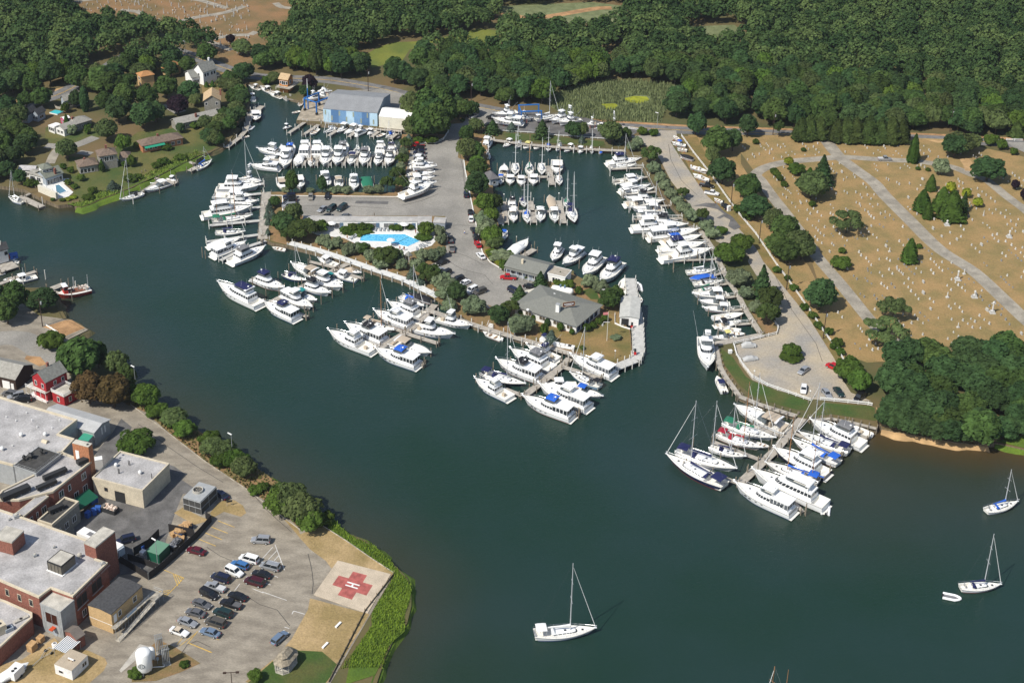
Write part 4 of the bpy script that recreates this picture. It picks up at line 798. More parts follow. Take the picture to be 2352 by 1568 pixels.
for x, y in ((.2, .25), (.3, .28), (.4, .2), (.48, .3), (.55, .3), (.62, .3), (.75, .25), (.8, .28), (.25, .4), (.35, .42)):
    zz = 5.6 + 2.3 * y * 2 + .18; MB().box(b.LX * x - .9, b.LX * x + .9, b.LY * y - 1.2, b.LY * y + .9, zz - .55, zz - .1 + .25).build('rooflight', cm('dull_rooflight', (.17, .165, .15), .6), b.root) if 0 else None
b = Bld('tent_shed', 'cream fabric boat shelter attached to the striped shed', 'building', ('F', 1680, 392), ('F', 1975, 420), ('F', 2010, 330), 4.6, oh=.05)
b.walls(cm('cream_fabric', (.70, .66, .54), .7, .05)).gable(cm('white_fabric', (.78, .77, .73), .7, .04), 1.6, 'a', MATS['cream_fabric'])
def poolhouse():
    b = Bld('motel_block', 'long low grey-roofed motel row facing the swimming pool', 'building', ('G', 962, 200), ('G', 2045, 207), ('G', 2050, 158), 2.7, oh=.1)
    b.walls(m_trim).gable(cm('grey_ply_roof', (.40, .385, .36), .9, .12, .5), .15, 'a', m_trim); L = b.side('a')[3]
    for i in range(6):
        b.win('a', [(L * (.03 + i * .158 + .06), .4, 3.4, 1.7)], mf=m_trim, mg=mat('grey_curtain', (.17, .17, .165), .6)); b.door('a', L * (.03 + i * .158), 1.2, 2.2, mat('slate_door', (.10, .16, .24), .6))
    return b
poolhouse()
house('motel_office', 'grey motel office block at the right end of the pool row', ('G', 2045, 222), ('G', 2180, 222), ('G', 2180, 155), 3.0, MATS['grey_ply_roof'], .2, 'a', m_bluewall, wins=[('a', [(.35, .7, 1.6, 1.4)])], oh=.1)
house('utility_shed', 'small grey shed east of the motel office', ('G', 2190, 215), ('G', 2305, 222), ('G', 2305, 168), 2.7, MATS['grey_ply_roof'], .2, 'a', m_bluewall, oh=.1)
b = Bld('restaurant', 'large clubhouse with broad grey hip roof and white walls on the point', 'building', ('I', 820, 760), ('I', 1430, 962), ('I', 1757, 780), 2.9, oh=.7)
b.walls(m_wwall).gable(cm('clubhouse_shingle', (.185, .187, .165), .95, .1, 2), 2.3, 'a', hip=min(b.LX, b.LY) * .5)
L = b.side('a')[3]; b.win('a', [(L * d, 1.0, 2.0, 1.2) for d in (.1, .32, .55, .78)], mf=m_trim, mg=mat('brown_blind', (.09, .075, .05), .4)); L = b.side('c')[3]
b.win('c', [(L * d, .5, 1.6, 1.7) for d in (.1, .28, .46, .64, .82)], mf=mat('blue_trim', (.06, .15, .38), .6))
for k in 'ac':
    o, u, n, L = b.side(k); M = Matrix.Translation(o + n * .1) @ Matrix(((u.x, n.x, 0, 0), (u.y, n.y, 0, 0), (0, 0, 1, 0), (0, 0, 0, 1))); MB().box(0, L, -.05, .05, 2.55, 2.8, M=M).build('fascia', mat('blue_trim', (.06, .15, .38), .6), b.root)
def ontop(cpt, z): return P(*cpt, GZ + z)
q = ontop(('I', 1250, 790), 4.9); t = thing('roof_chimney', 'white boxed chimney on the clubhouse roof', 'chimney', q, -.4); MB().box(-.55, .55, -.55, .55, -.9, 1.7).build('shaft', m_trim, t); MB().box(-.62, .62, -.62, .62, 1.7, 1.8).build('cap', m_metal, t)
q = ontop(('I', 1352, 765), 5.25); t = thing('roof_sign', 'dark red framed sign standing on the clubhouse roof', 'sign', q, .30)
MB().box(-1.9, 1.9, -.05, .05, .1, 1.55).build('board', mat('maroon_board', (.075, .012, .014), .6), t); m = MB().path([(-1.9, -.07, .1), (1.9, -.07, .1), (1.9, -.07, 1.55), (-1.9, -.07, 1.55), (-1.9, -.07, .1)], .045); m.build('frame', mat('gold_trim', (.55, .36, .2), .5), t)
m = MB().box(-.9, .9, -.09, -.055, .75, 1.05).box(-1.0, 1.0, -.09, -.055, .35, .5); [m.lathe([(.24, 0), (.24, .03)], 12, M=Matrix.Translation((x, -.06, .85)) @ Matrix.Rotation(1.57, 4, 'X')) for x in (-1.25, 1.25)]; m.build('device', m_trim, t)
for i, (x, y, m_, lb) in enumerate([(1190, 658, m_trim, 'left white skylight dome near the back of the clubhouse roof'), (1217, 647, m_trim, 'right white skylight dome near the back of the clubhouse roof'), (1252, 680, m_rlight, 'grey vent dome in front of the skylights on the clubhouse roof'), (1275, 667, m_rlight, 'grey vent dome right of the skylights on the clubhouse roof'), (968, 792, m_trim, 'white satellite dish on the left part of the clubhouse roof')]):
    t = thing('roof_dome', lb, 'roof dome', ontop(('I', x, y), 4.2), 0, 'domes on the clubhouse roof'); MB().lathe([(.45, -.3), (.45, 0), (.3, .15), (.02, .2)], 12).build('dome', m_, t); MB().lathe([(.5, -.35), (.5, -.25)], 12).build('flashing', m_rlight, t)
b = house('marina_shop', 'low marina shop with grey gable roof and porch beside the red pickup', ('I', 742, 388), ('I', 1108, 482), ('I', 1232, 368), 3.0, MATS['clubhouse_shingle'], 1.7, 'a', m_bluewall, wins=[('a', W1(.2, .4, .6, .8))], oh=.5, chim=(.3, .62, 5.6), chm=m_cream)
m = MB(); o, u, n, L = b.side('a'); [m.tube(tuple(o + n * 1.1 + u * L * k / 6), tuple(o + n * 1.1 + u * L * k / 6 + Vector((0, 0, 2.8))), .08, 6) for k in range(7)]; b.part('porch_posts', m, m_trim)
q = [o, o + u * L, o + u * L + n * 1.3, o + n * 1.3]; MB().prism(q, 2.72, 2.82).build('porch_roof', MATS['clubhouse_shingle'], b.root)
house('shop_annex', 'white annex with flat tan roof joined to the marina shop', ('I', 1150, 452), ('I', 1320, 492), ('I', 1408, 430), 3.0, cm('tan_flat_roof', (.36, .32, .26), .9, .1), 0, 'a', m_trim, wins=[('a', W1(.35, .5, .65, z=.4, w=.9, h=1.5))], oh=.15)
b = house('fuel_shed', 'open-fronted white fuel shed with pale sheet roof on the pier', ('I', 1825, 868), ('I', 2018, 882), ('I', 1978, 682), 2.7, cm('pale_sheet', (.46, .455, .42), .7, .1), .5, 'c', m_trim, oh=.25); b.door('a', b.side('a')[3] * .72, 2.2, 2.3, m_dark, name='doorway')
b = Bld('dock_house', 'grey-roofed dock house standing in the inner basin corner', 'building', ('H', 545, 925), ('H', 610, 990), ('H', 672, 945), 2.7, z0=1.0, oh=.3); b.walls(m_bluewall).gable(cm('dockhouse_shingle', (.13, .125, .13), .95), 1.6, 'a', hip=2.2); b.win('a', [(1.4, .8, 1, 1)]); b.win('c', [(1.6, .8, 1, 1)])
t = thing('gas_tank', 'white horizontal gas tank with blue vents behind the clubhouse', 'tank', P('I', 1290, 655), -.33); MB().lathe([(.3, -3.6), (.9, -3.3), (1.1, -2.8), (1.1, 2.8), (.9, 3.3), (.3, 3.6)], 18, M=Matrix.Translation((0, 0, 1.7)) @ Matrix.Rotation(math.pi / 2, 4, 'Y')).build('vessel', m_trim, t, smooth=True); [MB().box(x - .2, x + .2, -.8, .8, 0, 1).build('saddle', m_conc, t) for x in (-2, 2)]
for x in (-.6, .8): MB().tube((x, -.2, 2.6), (x, -.2, 3.6), .3, 8).build('vent', mat('slate_vent', (.15, .22, .30), .5), t)
t = thing('boat_cover', 'cream covered trailer shape behind the clubhouse wall', 'covered trailer', P('I', 1000, 650), .55); MB().loft([[(x, y * w, z) for y, z in ((-1.2, 0), (-1.2, .9), (-.6, 1.5), (.6, 1.5), (1.2, .9), (1.2, 0))] for x, w in ((-3.6, .8), (-2, 1), (1.5, 1), (3.2, .5))], caps=True).build('cover', cm('cream_cover', (.6, .56, .47)), t); [MB().tube((0, s * 1.25, .3), (0, s * 1.1, .3), .3, 10).build('wheel', m_dark, t) for s in (-1, 1)]
# pool
cp = PT("G:1040,275 1060,240 1200,225 2045,225 2200,260 2215,390 2180,430 2060,470 1990,490 1920,520 1820,440 1700,470 1600,440 1500,430 1350,360 1100,330 1050,310")
struct('pool_deck', MB().sheet(cp, GZ + .12), cm('white_concrete', (.66, .65, .62), .8, .06, .5))
m_pool = bpy.data.materials.new('pool_water'); m_pool.use_nodes = True; nn_ = m_pool.node_tree; bb = nn_.nodes['Principled BSDF']; bb.inputs['Roughness'].default_value = .05
vo = nn_.nodes.new('ShaderNodeTexVoronoi'); vo.inputs['Scale'].default_value = .9; vo.feature = 'DISTANCE_TO_EDGE'; gg = nn_.nodes.new('ShaderNodeNewGeometry'); nn_.links.new(gg.outputs['Position'], vo.inputs[0])
crp = nn_.nodes.new('ShaderNodeValToRGB'); crp.color_ramp.elements[0].color = (.16, .55, .75, 1); crp.color_ramp.elements[1].color = (.06, .36, .62, 1); crp.color_ramp.elements[1].position = .25
nn_.links.new(vo.outputs['Distance'], crp.inputs[0]); nn_.links.new(crp.outputs[0], bb.inputs['Base Color'])
pl = PT("G:1518,323 1925,322 2075,388 1950,445 1740,398 1500,392"); t = thing('swimming_pool', 'bright blue angular swimming pool on the white terrace', 'pool', pl[0])
rel = lambda pp, t: [v - t.location for v in pp]
MB().sheet([(v.x, v.y, .15) for v in rel(pl, t)]).build('water', m_pool, t); r = [tuple((v.x, v.y, .14)) for v in rel(pl, t)]; MB().path(r + r[:1], .18, 4).build('coping', m_trim, t)
pr = rel(PT("G:1865,400 1960,350"), t); MB().path([(v.x, v.y, .2) for v in pr], .05, 4).build('lane_rope', m_dark, t)
pl = PT("E:520,335 560,328 635,392 560,420 530,400"); t = thing('swimming_pool', 'small blue-grey pool on the white waterside terrace, upper left', 'pool', pl[0]); MB().sheet([(v.x, v.y, .2) for v in rel(pl, t)]).build('water', mat('dull_pool', (.10, .22, .30), .05), t); r = [(v.x, v.y, .2) for v in rel(pl, t)]; MB().path(r + r[:1], .2).build('coping', m_trim, t)
struct('terrace', MB().prism(PT("E:380,330 480,300 560,275 650,270 660,290 600,320 690,400 640,445 550,460 380,360"), GZ, GZ + .14), MATS['white_concrete'])
screen('terrace_screen', 'tall white slatted screen along the waterside terrace', 'E:370,390 540,465', 2.6, cm('cream_slats', (.62, .58, .48), .8, .12, 3), th=.9)
pl = PT("A:465,1068 520,1045 600,1058 540,1085"); t = thing('swimming_pool', 'turquoise garden pool behind the blue-white house, upper left', 'pool', pl[0]); MB().sheet([(v.x, v.y, .5) for v in rel(pl, t)]).build('water', mat('turquoise_pool', (.05, .45, .48), .05), t); MB().prism([v * 1.0 for v in rel(pl, t)], 0, .48).build('shell', m_trim, t)
# loungers and parasols by the pool
def lounger():
    t = thing('sun_lounger', '', 'sun lounger'); m = MB().box(-.95, .35, -.3, .3, .32, .38); m.add([(.35, -.3, .35), (.95, -.3, .8), (.95, .3, .8), (.35, .3, .35)], [(0, 1, 2, 3)]); m.add([(.35, -.3, .30), (.95, -.3, .75), (.95, .3, .75), (.35, .3, .30)], [(3, 2, 1, 0)]); m.build('bed', mat('lounger_grey', (.28, .30, .31), .7), t)
    for x in (-.8, .3): MB().box(x, x + .06, -.28, .28, 0, .32).build('leg', m_trim, t)
    return t
LG = [(1632, 265), (1678, 262), (1706, 262), (1743, 262), (1774, 262), (1650, 287), (1695, 287), (1730, 287), (1768, 287), (1808, 285), (1835, 285), (1870, 285)]
for i, (x, y) in enumerate(LG): place('lounger', lounger, P('G', x, y, GZ + .13), math.pi / 2, ('%s lounger from the left in the %s row between shrubs and pool' % (ordn(i if i < 5 else i - 5), 'back' if i < 5 else 'front')), 'sun loungers by the pool')
for i, (x, y) in enumerate([(1440, 340), (1455, 352), (1425, 365), (2040, 470), (2075, 450), (2095, 440), (2115, 430), (2140, 410)]): place('lounger', lounger, P('G', x, y, GZ + .13), .5 + i * .4, ('grey lounger %s on the pool terrace' % ('left of the pool, nearest the steps', 'left of the pool, middle of three', 'left of the pool, closest to the trees', 'right of the pool, lowest of five', 'right of the pool, second from below', 'right of the pool, middle of five', 'right of the pool, second from above', 'right of the pool, highest of five')[i]), 'sun loungers by the pool')
def parasol():
    t = thing('parasol', '', 'parasol'); MB().lathe([(1.5, 2.1), (1.45, 2.2), (.9, 2.5), (.05, 2.8)], 8).build('canopy', cm('white_fabric2', (.74, .73, .70)), t); MB().tube((0, 0, 0), (0, 0, 2.9), .05, 6).build('pole', m_trim, t); MB().lathe([(.4, 0), (.35, .1)], 10).build('base', m_conc, t); return t
for i, (x, y) in enumerate([(1245, 270), (1797, 430), (1925, 280)]): place('parasol', parasol, P('G', x, y, GZ + .13), 0, ('white parasol at the left end of the motel row', 'white parasol on the near side of the blue pool', 'parasol between the loungers and the motel office')[i], 'parasols on the pool terrace')
b = Bld('garden_pavilion', 'tiny white pavilion with pointed grey roof among the shrubs below the pool', 'pavilion', ('G', 1925, 515), ('G', 1965, 535), ('G', 1985, 512), 2.3, oh=.1); b.gable(m_rgrey, 1.3, 'a', hip=1.0); m = MB(); [m.tube((x, y, 0), (x, y, 2.3), .1, 6) for x, y in ((.2, .2), (b.LX - .2, .2), (b.LX - .2, b.LY - .2), (.2, b.LY - .2))]; b.part('posts', m, m_trim)
# ---- houses on the north west shore
house('white_house', 'tall white house with grey gable roof, porch and chimney near the road', ('A', 2045, 645), ('A', 1908, 690), ('A', 1815, 652), 5.6, m_rgrey, 3.2, 'a', m_trim, wins=[('a', [(.15, 3.6, .9, 1.3), (.35, 3.6, .9, 1.3), (.65, 3.6, .9, 1.3), (.85, 3.6, .9, 1.3)]), ('c', [(.5, 3.4, .9, 1.2)])], chim=(.5, .9, 10.4) if 0 else (.8, .5, 10), chm=m_trim)
b = house('porch', 'white front porch with grey roof on the tall white house', ('A', 2070, 700), ('A', 1915, 735), ('A', 1905, 722), 2.6, m_rgrey, .25, 'a', m_trim, wins=[('a', W1(.15, .4, .65, .9, z=.3, h=1.7))], width=2.6, cat='porch', oh=.1)
house('garage_wing', 'white garage wing with grey roof left of the tall white house', ('A', 1890, 722), ('A', 1800, 740), ('A', 1735, 722), 3.2, m_rgrey, 2.2, 'a', m_trim, wins=[('a', W1(.3, .7))], width=8)
house('cottage', 'tan-roofed two-storey cottage half hidden in the trees', ('A', 1275, 692), ('A', 1320, 730), ('A', 1415, 668), 5.0, cm('orange_shingle', (.40, .20, .08), .95, .12), 1.4, 'c', m_tanw, hip=2.5, wins=[('a', W1(.5, z=3.2))], doors=[('a', .3, .9, m_trim)])
house('cottage', 'orange-tan roofed cottage behind trees close to the road', ('A', 1515, 640), ('A', 1560, 655), ('A', 1690, 595), 4.0, MATS['orange_shingle'], 1.8, 'c', m_tanw, hip=3, wins=[('c', W1(.3, .7))])
house('barn_house', 'two-storey shingled house with tan roof and brick chimney on the gable', ('A', 1908, 955), ('A', 2078, 948), ('A', 2092, 905), 5.4, m_rtan, 2.3, 'c', m_greywall, width=9, wins=[('a', [(.22, 3.6, .8, 1.1), (.22, .9, .8, 1.1), (.87, 3.6, .8, 1.1)]), ('c', W1(.4, z=3))], chim=(.07, .62, 8.4) if 0 else (.62, .03, 8.2))
house('ranch_house', 'long low ranch house with pale grey gable roof above the lawn', ('A', 1655, 1178), ('A', 2060, 1086), ('A', 1990, 1045), 2.8, m_rlight, 1.7, 'a', m_greywall, wins=[('a', W1(.15, .3, .45, w=1.8)), ('a', W1(.6, .75, .9))], doors=[('a', .52, 1, m_trim)], chim=(.25, .5, 5.2))
b = house('ranch_house', 'long brown-roofed ranch house with green striped awning above the lawn', ('A', 1335, 1382), ('A', 1730, 1300), ('A', 1655, 1250), 2.8, m_rbrown, 1.7, 'a', m_brick2, hip=4, wins=[('a', W1(.1, .25, w=1.2)), ('a', W1(.68, .8, .92, w=.9, h=1.4))], doors=[('a', .4, 1.8, m_glass)], chim=(.5, .55, 5.4))
o, u, n, L = b.side('a'); M = Matrix.Translation(o + u * L * .02) @ Matrix(((u.x, n.x, 0, 0), (u.y, n.y, 0, 0), (0, 0, 1, 0), (0, 0, 0, 1)))
k0 = .45 if (P('A', 1335, 1382) - b.root.location).length > 5 else 0
MB().add([(L * k0, 0, 2.75), (L * (k0 + .5), 0, 2.75), (L * (k0 + .5), 1.6, 2.3), (L * k0, 1.6, 2.3)], [(0, 1, 2, 3)], M=M).build('awning', mat('awning_green', (.02, .25, .15), .7), b.root)
house('split_house', 'brown hip-roofed two-storey house with white balcony on the lawn', ('E', 925, 68), ('E', 1108, 40), ('A', 1045, 1395), 5.4, m_rbrown, 1.7, 'a', m_greywall, hip=3.2, wins=[('a', [(.3, 3.2, 1.4, 1.7), (.6, 3.2, 1.4, 1.7), (.9, 3.6, .8, .8)])], chim=(.5, .5, 8.4))
b = house('balcony', 'white railed balcony on posts in front of the brown hip-roofed house', ('E', 945, 118), ('E', 1112, 95), ('E', 1110, 70), 2.7, m_trim, 0, 'a', m_greywall, width=2, cat='balcony', oh=.05); b.part('rail', MB().path([(0, 0, 3.6), (b.LX, 0, 3.6), (b.LX, b.LY, 3.6), (0, b.LY, 3.6), (0, 0, 3.6)], .08), m_trim)
house('house_wing', 'single-storey brown-roofed wing left of the hip-roofed house', ('E', 740, 168), ('E', 932, 135), ('E', 892, 72), 2.9, m_rbrown, 1.7, 'a', m_greywall, hip=3.5, wins=[('a', W1(.3, .5, .7, .9, w=1, h=1.5, z=.4))], chim=(.5, .6, 5))
house('house_wing', 'small brown-roofed wing right of the hip-roofed house', ('E', 1118, 80), ('E', 1222, 75), ('A', 1170, 1432), 3.0, m_rbrown, 1.5, 'a', m_greywall, hip=2, wins=[('a', W1(.5))])
house('shore_house', 'sage green roofed waterside house with skylights beside the terrace', ('E', 425, 275), ('E', 602, 218), ('E', 500, 162), 3.0, cm('sage_shingle', (.17, .18, .145), .95, .15, 1.5), 1.9, 'a', m_bluewall, wins=[('a', W1(.2, .4, .6, .8, w=1.8, z=.5, h=1.6))], chim=(.1, .4, 5.6))
house('roof_lantern', 'sage green raised lantern storey on the waterside house', ('E', 395, 192), ('E', 500, 168), ('E', 450, 122), 5.6, MATS['sage_shingle'], 1.2, 'a', m_wwall, hip=2, wins=[('a', W1(.3, .7, z=4.6, w=2, h=.6))], cat='house')
house('house_wing', 'pale low wing with blue blinds left of the sage green house', ('E', 255, 220), ('E', 400, 262), ('E', 440, 235), 2.8, m_rlight, .5, 'a', m_wwall, wins=[('a', [(.3, .6, 1.6, 1.5), (.7, .6, 1.6, 1.5)])], width=5)
house('garage', 'white-roofed garage behind the sage green house', ('E', 165, 190), ('E', 330, 195), ('E', 370, 150), 2.9, m_flat, .8, 'a', m_wwall, wins=[('a', W1(.5))])
house('hip_house', 'grey hip-roofed bungalow with tall columnar tree at its front', ('A', 660, 1192), ('A', 872, 1128), ('A', 782, 1093), 2.9, m_rlight, 1.8, 'a', m_greywall, hip=4, wins=[('a', W1(.4, .7))], chim=(.5, .7, 5.4))
house('house_wing', 'grey-roofed left wing of the hip-roofed bungalow with white sunroom', ('A', 510, 1195), ('A', 600, 1228), ('A', 690, 1170), 2.8, m_rlight, 1.2, 'c', m_wwall, wins=[('a', W1(.3, .7)), ('c', W1(.3))])
house('sunroom', 'white sunroom at the left end of the hip-roofed bungalow', ('A', 450, 1182), ('A', 508, 1205), ('A', 548, 1165), 2.5, m_trim, .3, 'c', m_wwall, wins=[('a', W1(.2, .5, .8, w=.9, h=1.3)), ('c', W1(.5))], oh=.1)
house('white_cottage', 'pale blue cottage with dark grey roof beside the turquoise garden pool', ('A', 290, 1072), ('A', 355, 1085), ('A', 462, 1048), 3.0, m_charc, 1.8, 'c', m_bluewall, wins=[('a', W1(.3, .7)), ('c', W1(.5, w=2.2))])
house('white_cottage', 'dark roofed blue-grey cottage left of the pale blue one', ('A', 190, 1080), ('A', 262, 1090), ('A', 330, 1030), 3.4, m_charc, 2.0, 'c', m_bluewall, wins=[('a', W1(.5))])
house('roadside_house', 'grey gable-roofed house between the road and the columnar poplar', ('A', 560, 930), ('A', 600, 958), ('A', 790, 885), 3.4, m_rlight, 2.0, 'c', m_bluewall, width=9, wins=[('a', W1(.5)), ('c', W1(.3, .6))])
house('pink_shed', 'small pink garden shed with white roof beside the hip-roofed bungalow', ('A', 565, 1108), ('A', 600, 1128), ('A', 640, 1098), 2.3, m_trim, .6, 'c', mat('pink_wall', (.45, .06, .16), .8), wins=[('a', W1(.5, w=.6, h=.7))], oh=.1, cat='shed')
b = house('cedar_house', 'orange cedar cottage with tan roof and deck above the creek', ('B', 262, 745), ('B', 355, 760), ('B', 390, 716), 5.6, m_rtan, 1.8, 'a', m_orange, wins=[('a', [(.5, 3.4, 1.6, 1.5), (.12, 3.6, .7, 1.3), (.85, 3.8, .7, 1)]), ('c', [(.5, 3.4, 1.4, 1.5)])])
b.part('deck', MB().box(-1.6, b.LX + 1.6, -1.6, b.LY + .5, 2.5, 2.7), m_wood); b.part('deck_rail', MB().path([(-1.6, b.LY, 3.5), (-1.6, -1.6, 3.5), (b.LX + 1.6, -1.6, 3.5), (b.LX + 1.6, b.LY, 3.5)], .07), m_gw)
b = house('waterside_store', 'grey-roofed white store with lettered wall at the left frame edge', ('Z', -160, 300), ('Z', 162, 205), ('Z', 62, 140), 4.4, m_charc, 2.0, 'a', m_wwall, wins=[('a', [(.12, 2.4, 1.1, 1.3)])])
house('yard_shed', 'small grey roof behind the waterside store at the left edge', ('Z', -120, 150), ('Z', 20, 135), ('Z', -10, 90), 6.0, m_rlight, 1, 'a', m_wwall, wins=[('a', W1(.5))])
# ---------------------------------------------------------------- boats (bow along +x, waterline at z 0)
m_gel = mat('white_gelcoat', (.80, .80, .79), .35, spec=.4); m_deck = mat('cream_deck', (.74, .72, .66), .7); m_navy = mat('navy_hull', (.012, .018, .055), .25, spec=.5)
m_nav = mat('navy_canvas', (.014, .018, .075), .8); m_blk = mat('black_canvas', (.015, .015, .018), .8); m_grc = mat('grey_canvas', (.17, .17, .175), .8); m_bgc = mat('beige_canvas', (.45, .37, .28), .8)
m_tealc = mat('teal_canvas', (.02, .22, .22), .8); m_bluc = mat('bright_blue_canvas', (.02, .11, .50), .8); m_redc = mat('red_canvas', (.30, .012, .03), .8); m_wc = mat('white_canvas', (.76, .76, .74), .7)
m_alu = mat('spar_aluminium', (.62, .63, .64), .35, .3); m_teak = mat('teak', (.28, .16, .08), .8); m_steel = mat('steel_rail', (.55, .56, .57), .25, .8); m_wmast = mat('varnished_spar', (.35, .17, .07), .5)
m_redhull = cm('rusty_red_paint', (.34, .05, .03), .8, .25, 1.5); m_blkhull = mat('black_hull', (.02, .02, .022), .4); m_ltblue = mat('pale_blue_hull', (.30, .44, .55), .4); m_seat = mat('tan_vinyl', (.5, .42, .32), .7); m_yelc = mat('yellow_canvas', (.6, .55, .2), .8)
CV = dict(w=(m_wc, 'white'), n=(m_nav, 'navy'), k=(m_blk, 'black'), g=(m_grc, 'grey'), b=(m_bgc, 'beige'), t=(m_tealc, 'teal'), B=(m_bluc, 'bright blue'), G=(m_greenc, 'green'), R=(m_redc, 'dark red'), y=(m_yelc, 'yellow'))
HV = dict(w=(m_gel, 'white'), n=(m_navy, 'navy'), k=(m_blkhull, 'black'), r=(m_redhull, 'rusty red'), c=(m_deck, 'cream'), l=(m_ltblue, 'pale blue'))
STRIPE = [mat('boot_blue', (.02, .05, .22), .4), mat('boot_dark', (.03, .03, .035), .4), mat('boot_red', (.22, .03, .03), .5)]
def widths(kind, t):
    if kind == 'sail': return max(0.02, (.70 + .30 * math.sin(min(1, t / .42) * math.pi / 2)) if t < .42 else (1 - ((t - .42) / .58) ** 1.9))
    return max(0.03, (.93 + .07 * min(1, t / .4)) if t < .52 else (1 - ((t - .52) / .48) ** 2.3))
def hull(t0, L, B, fb, kind, hm, tc, sole, stripe=0):
    N = 13; rings = []; dk = []
    T = [i / (N - 1) for i in range(N)]
    sheer = lambda t: fb * ((.86 + .30 * (2 * t - .9) ** 2) if kind == 'sail' else (.78 + .42 * t * t))
    rk = L * (.10 if kind != 'sail' else .13)
    for t in T:
        w = widths(kind, t) * B / 2; z = sheer(t); x = L * (t - .5); fl = 1 - .55 * t ** 4; r = []
        for zz, k in ((z, 1), (z * .5, .94 * (.5 + .5 * fl)), (.26, .86 * fl), (.10, .84 * fl), (-.4, .55 * fl)):
            xx = x - rk * (1 - max(0, zz) / z) * t ** 3 + (0 if kind != 'sail' else rk * .5 * (1 - zz / z) * (1 - t) ** 6); r.append((xx, w * k, zz))
        rings.append(r + [(x_, -y_, z_) for x_, y_, z_ in r[::-1]])
    m = MB(); n = 10
    V = [p for r in rings for p in r]; F = []; MI = []
    for k in range(N - 1):
        for i in range(n - 1):
            m.add([rings[k][i], rings[k + 1][i], rings[k + 1][i + 1], rings[k][i + 1]][::1], [(0, 1, 2, 3)], 1 if i in (2, 6) else 0)
    m.add(rings[0], [tuple(range(n))], 0)
    for q in (0, -1): MB().path([(x, y * 1.01, z - .06) for x, y, z in (r[q] for r in rings)], .05 if L > 7 else .03, 4).build('rub_rail', m_grc if stripe != 2 else m_navy, t0)
    if kind == 'p' and L > 11.5:
        pw = MB()
        for t in (.45, .55, .66, .74):
            w = widths(kind, t) * B / 2 * .965; z = sheer(t) * .72
            for s in (-1, 1): pw.box(L * (t - .5) - .3, L * (t - .5) + .3, s * w - .03 - .06 * (t > .6), s * w + .03 + .06 * (t > .6), z - .1, z + .1)
        pw.build('portholes', m_glass, t0)
    m.build('hull', [hm, STRIPE[stripe]], t0)
    d = MB(); gw = .16 if B < 3 else .26; rs = []
    for t in sorted(T + ([.015, tc, tc + .012] if tc > 0 else [])):
        w = widths(kind, t) * B / 2 * .985; z = sheer(t) - .01; x = L * (t - .5); hi = max(0.01, w - gw); zd = sole if (tc > 0 and .012 < t <= tc) else z + .03
        rs.append([(x, w, z), (x, hi, z + .005), (x, hi * .995, zd), (x, -hi * .995, zd), (x, -hi, z + .005), (x, -w, z)])
    d.loft(rs[::-1]); d.build('deck', m_deck if hm is m_gel or 1 else hm, t0)
    return sheer
def outline(x0, x1, wa, wf, nose=.4, n=6):
    pts = [(x0, wa)]; xn = x1 - (x1 - x0) * nose; pts.append((xn, wf))
    for i in range(1, n): a = math.pi / 2 * i / n; pts.append((xn + (x1 - xn) * math.sin(a), wf * math.cos(a) ** .55 if i < n else 0))
    pts.append((x1, wf * .12)); return pts + [(x, -y) for x, y in pts[::-1]]
def cabin(t0, name, x0, x1, wa, wf, z0, z1, rf=.5, ra=.1, tum=.9, nose=.4, m=None, band=(.45, .85), bandm=None, wm=None, aft=True, overhang=0):
    lo = outline(x0, x1, wa, wf, nose); hi = outline(x0 + ra, x1 - rf, wa * tum, wf * tum, nose); n = len(lo)
    A = [(x, y, z0) for x, y in lo]; Bp = [(x, y, z1) for x, y in hi]; mb = MB(); mb.loft([A, Bp], closed=True); cx = sum(x for x, y in hi) / n
    mb.add(Bp, [tuple(range(n))[::-1]]); o = mb.build(name, m or m_gel, t0)
    if band:
        w = MB(); f = lambda k, e: [(a[0] + (b[0] - a[0]) * k + (math.copysign(e, a[0] - (x0 + x1) / 2)), a[1] + (b[1] - a[1]) * k + math.copysign(e, a[1]), z0 + (z1 - z0) * k) for a, b in zip(A, Bp)]
        R0, R1 = f(band[0], .02), f(band[1], .02)
        for i in range(n):
            j = (i + 1) % n
            if i == n - 1 and not aft: continue
            a0, a1, b0, b1 = (Vector(q) for q in (R0[i], R0[j], R1[i], R1[j])); L = (a1 - a0).length; k = max(1, round(L / 1.1)); g = .09
            for s in range(k):
                u0, u1 = (s + g) / k, (s + 1 - g) / k
                if L < .5: u0, u1 = s / k, (s + 1) / k
                w.add([a0.lerp(a1, u0), a0.lerp(a1, u1), b0.lerp(b1, u1), b0.lerp(b1, u0)], [(0, 1, 2, 3)])
        w.build('windows', bandm or m_glass, o)['kind'] = 'stuff' if False else ''
    return o
def top(t0, name, x0, x1, w, z, m, posts=True, arch=.18, zb=None, th=.07):
    mb = MB(); R = []
    for x in (x0, x0 + .25 * (x1 - x0), x1 - .25 * (x1 - x0), x1):
        e = .08 if x in (x0, x1) else 0
        R.append([(x, w * math.sin(a), z - e + arch * (math.cos(a) - 1) * 1.2) for a in np.linspace(-1.25, 1.25, 7)] + [(x, w * math.sin(a), z - e - th + arch * (math.cos(a) - 1) * 1.2) for a in np.linspace(1.25, -1.25, 7)])
    mb.loft(R, closed=True, caps=True); o = mb.build(name, m, t0)
    if posts and zb is not None:
        q = MB(); [q.tube((x, s * w * .92, zb), (x, s * w * .92, z - arch), .035, 4) for x in (x0 + .15, x1 - .15) for s in (-1, 1)]; q.build('top_frame', m_steel, t0)
    return o
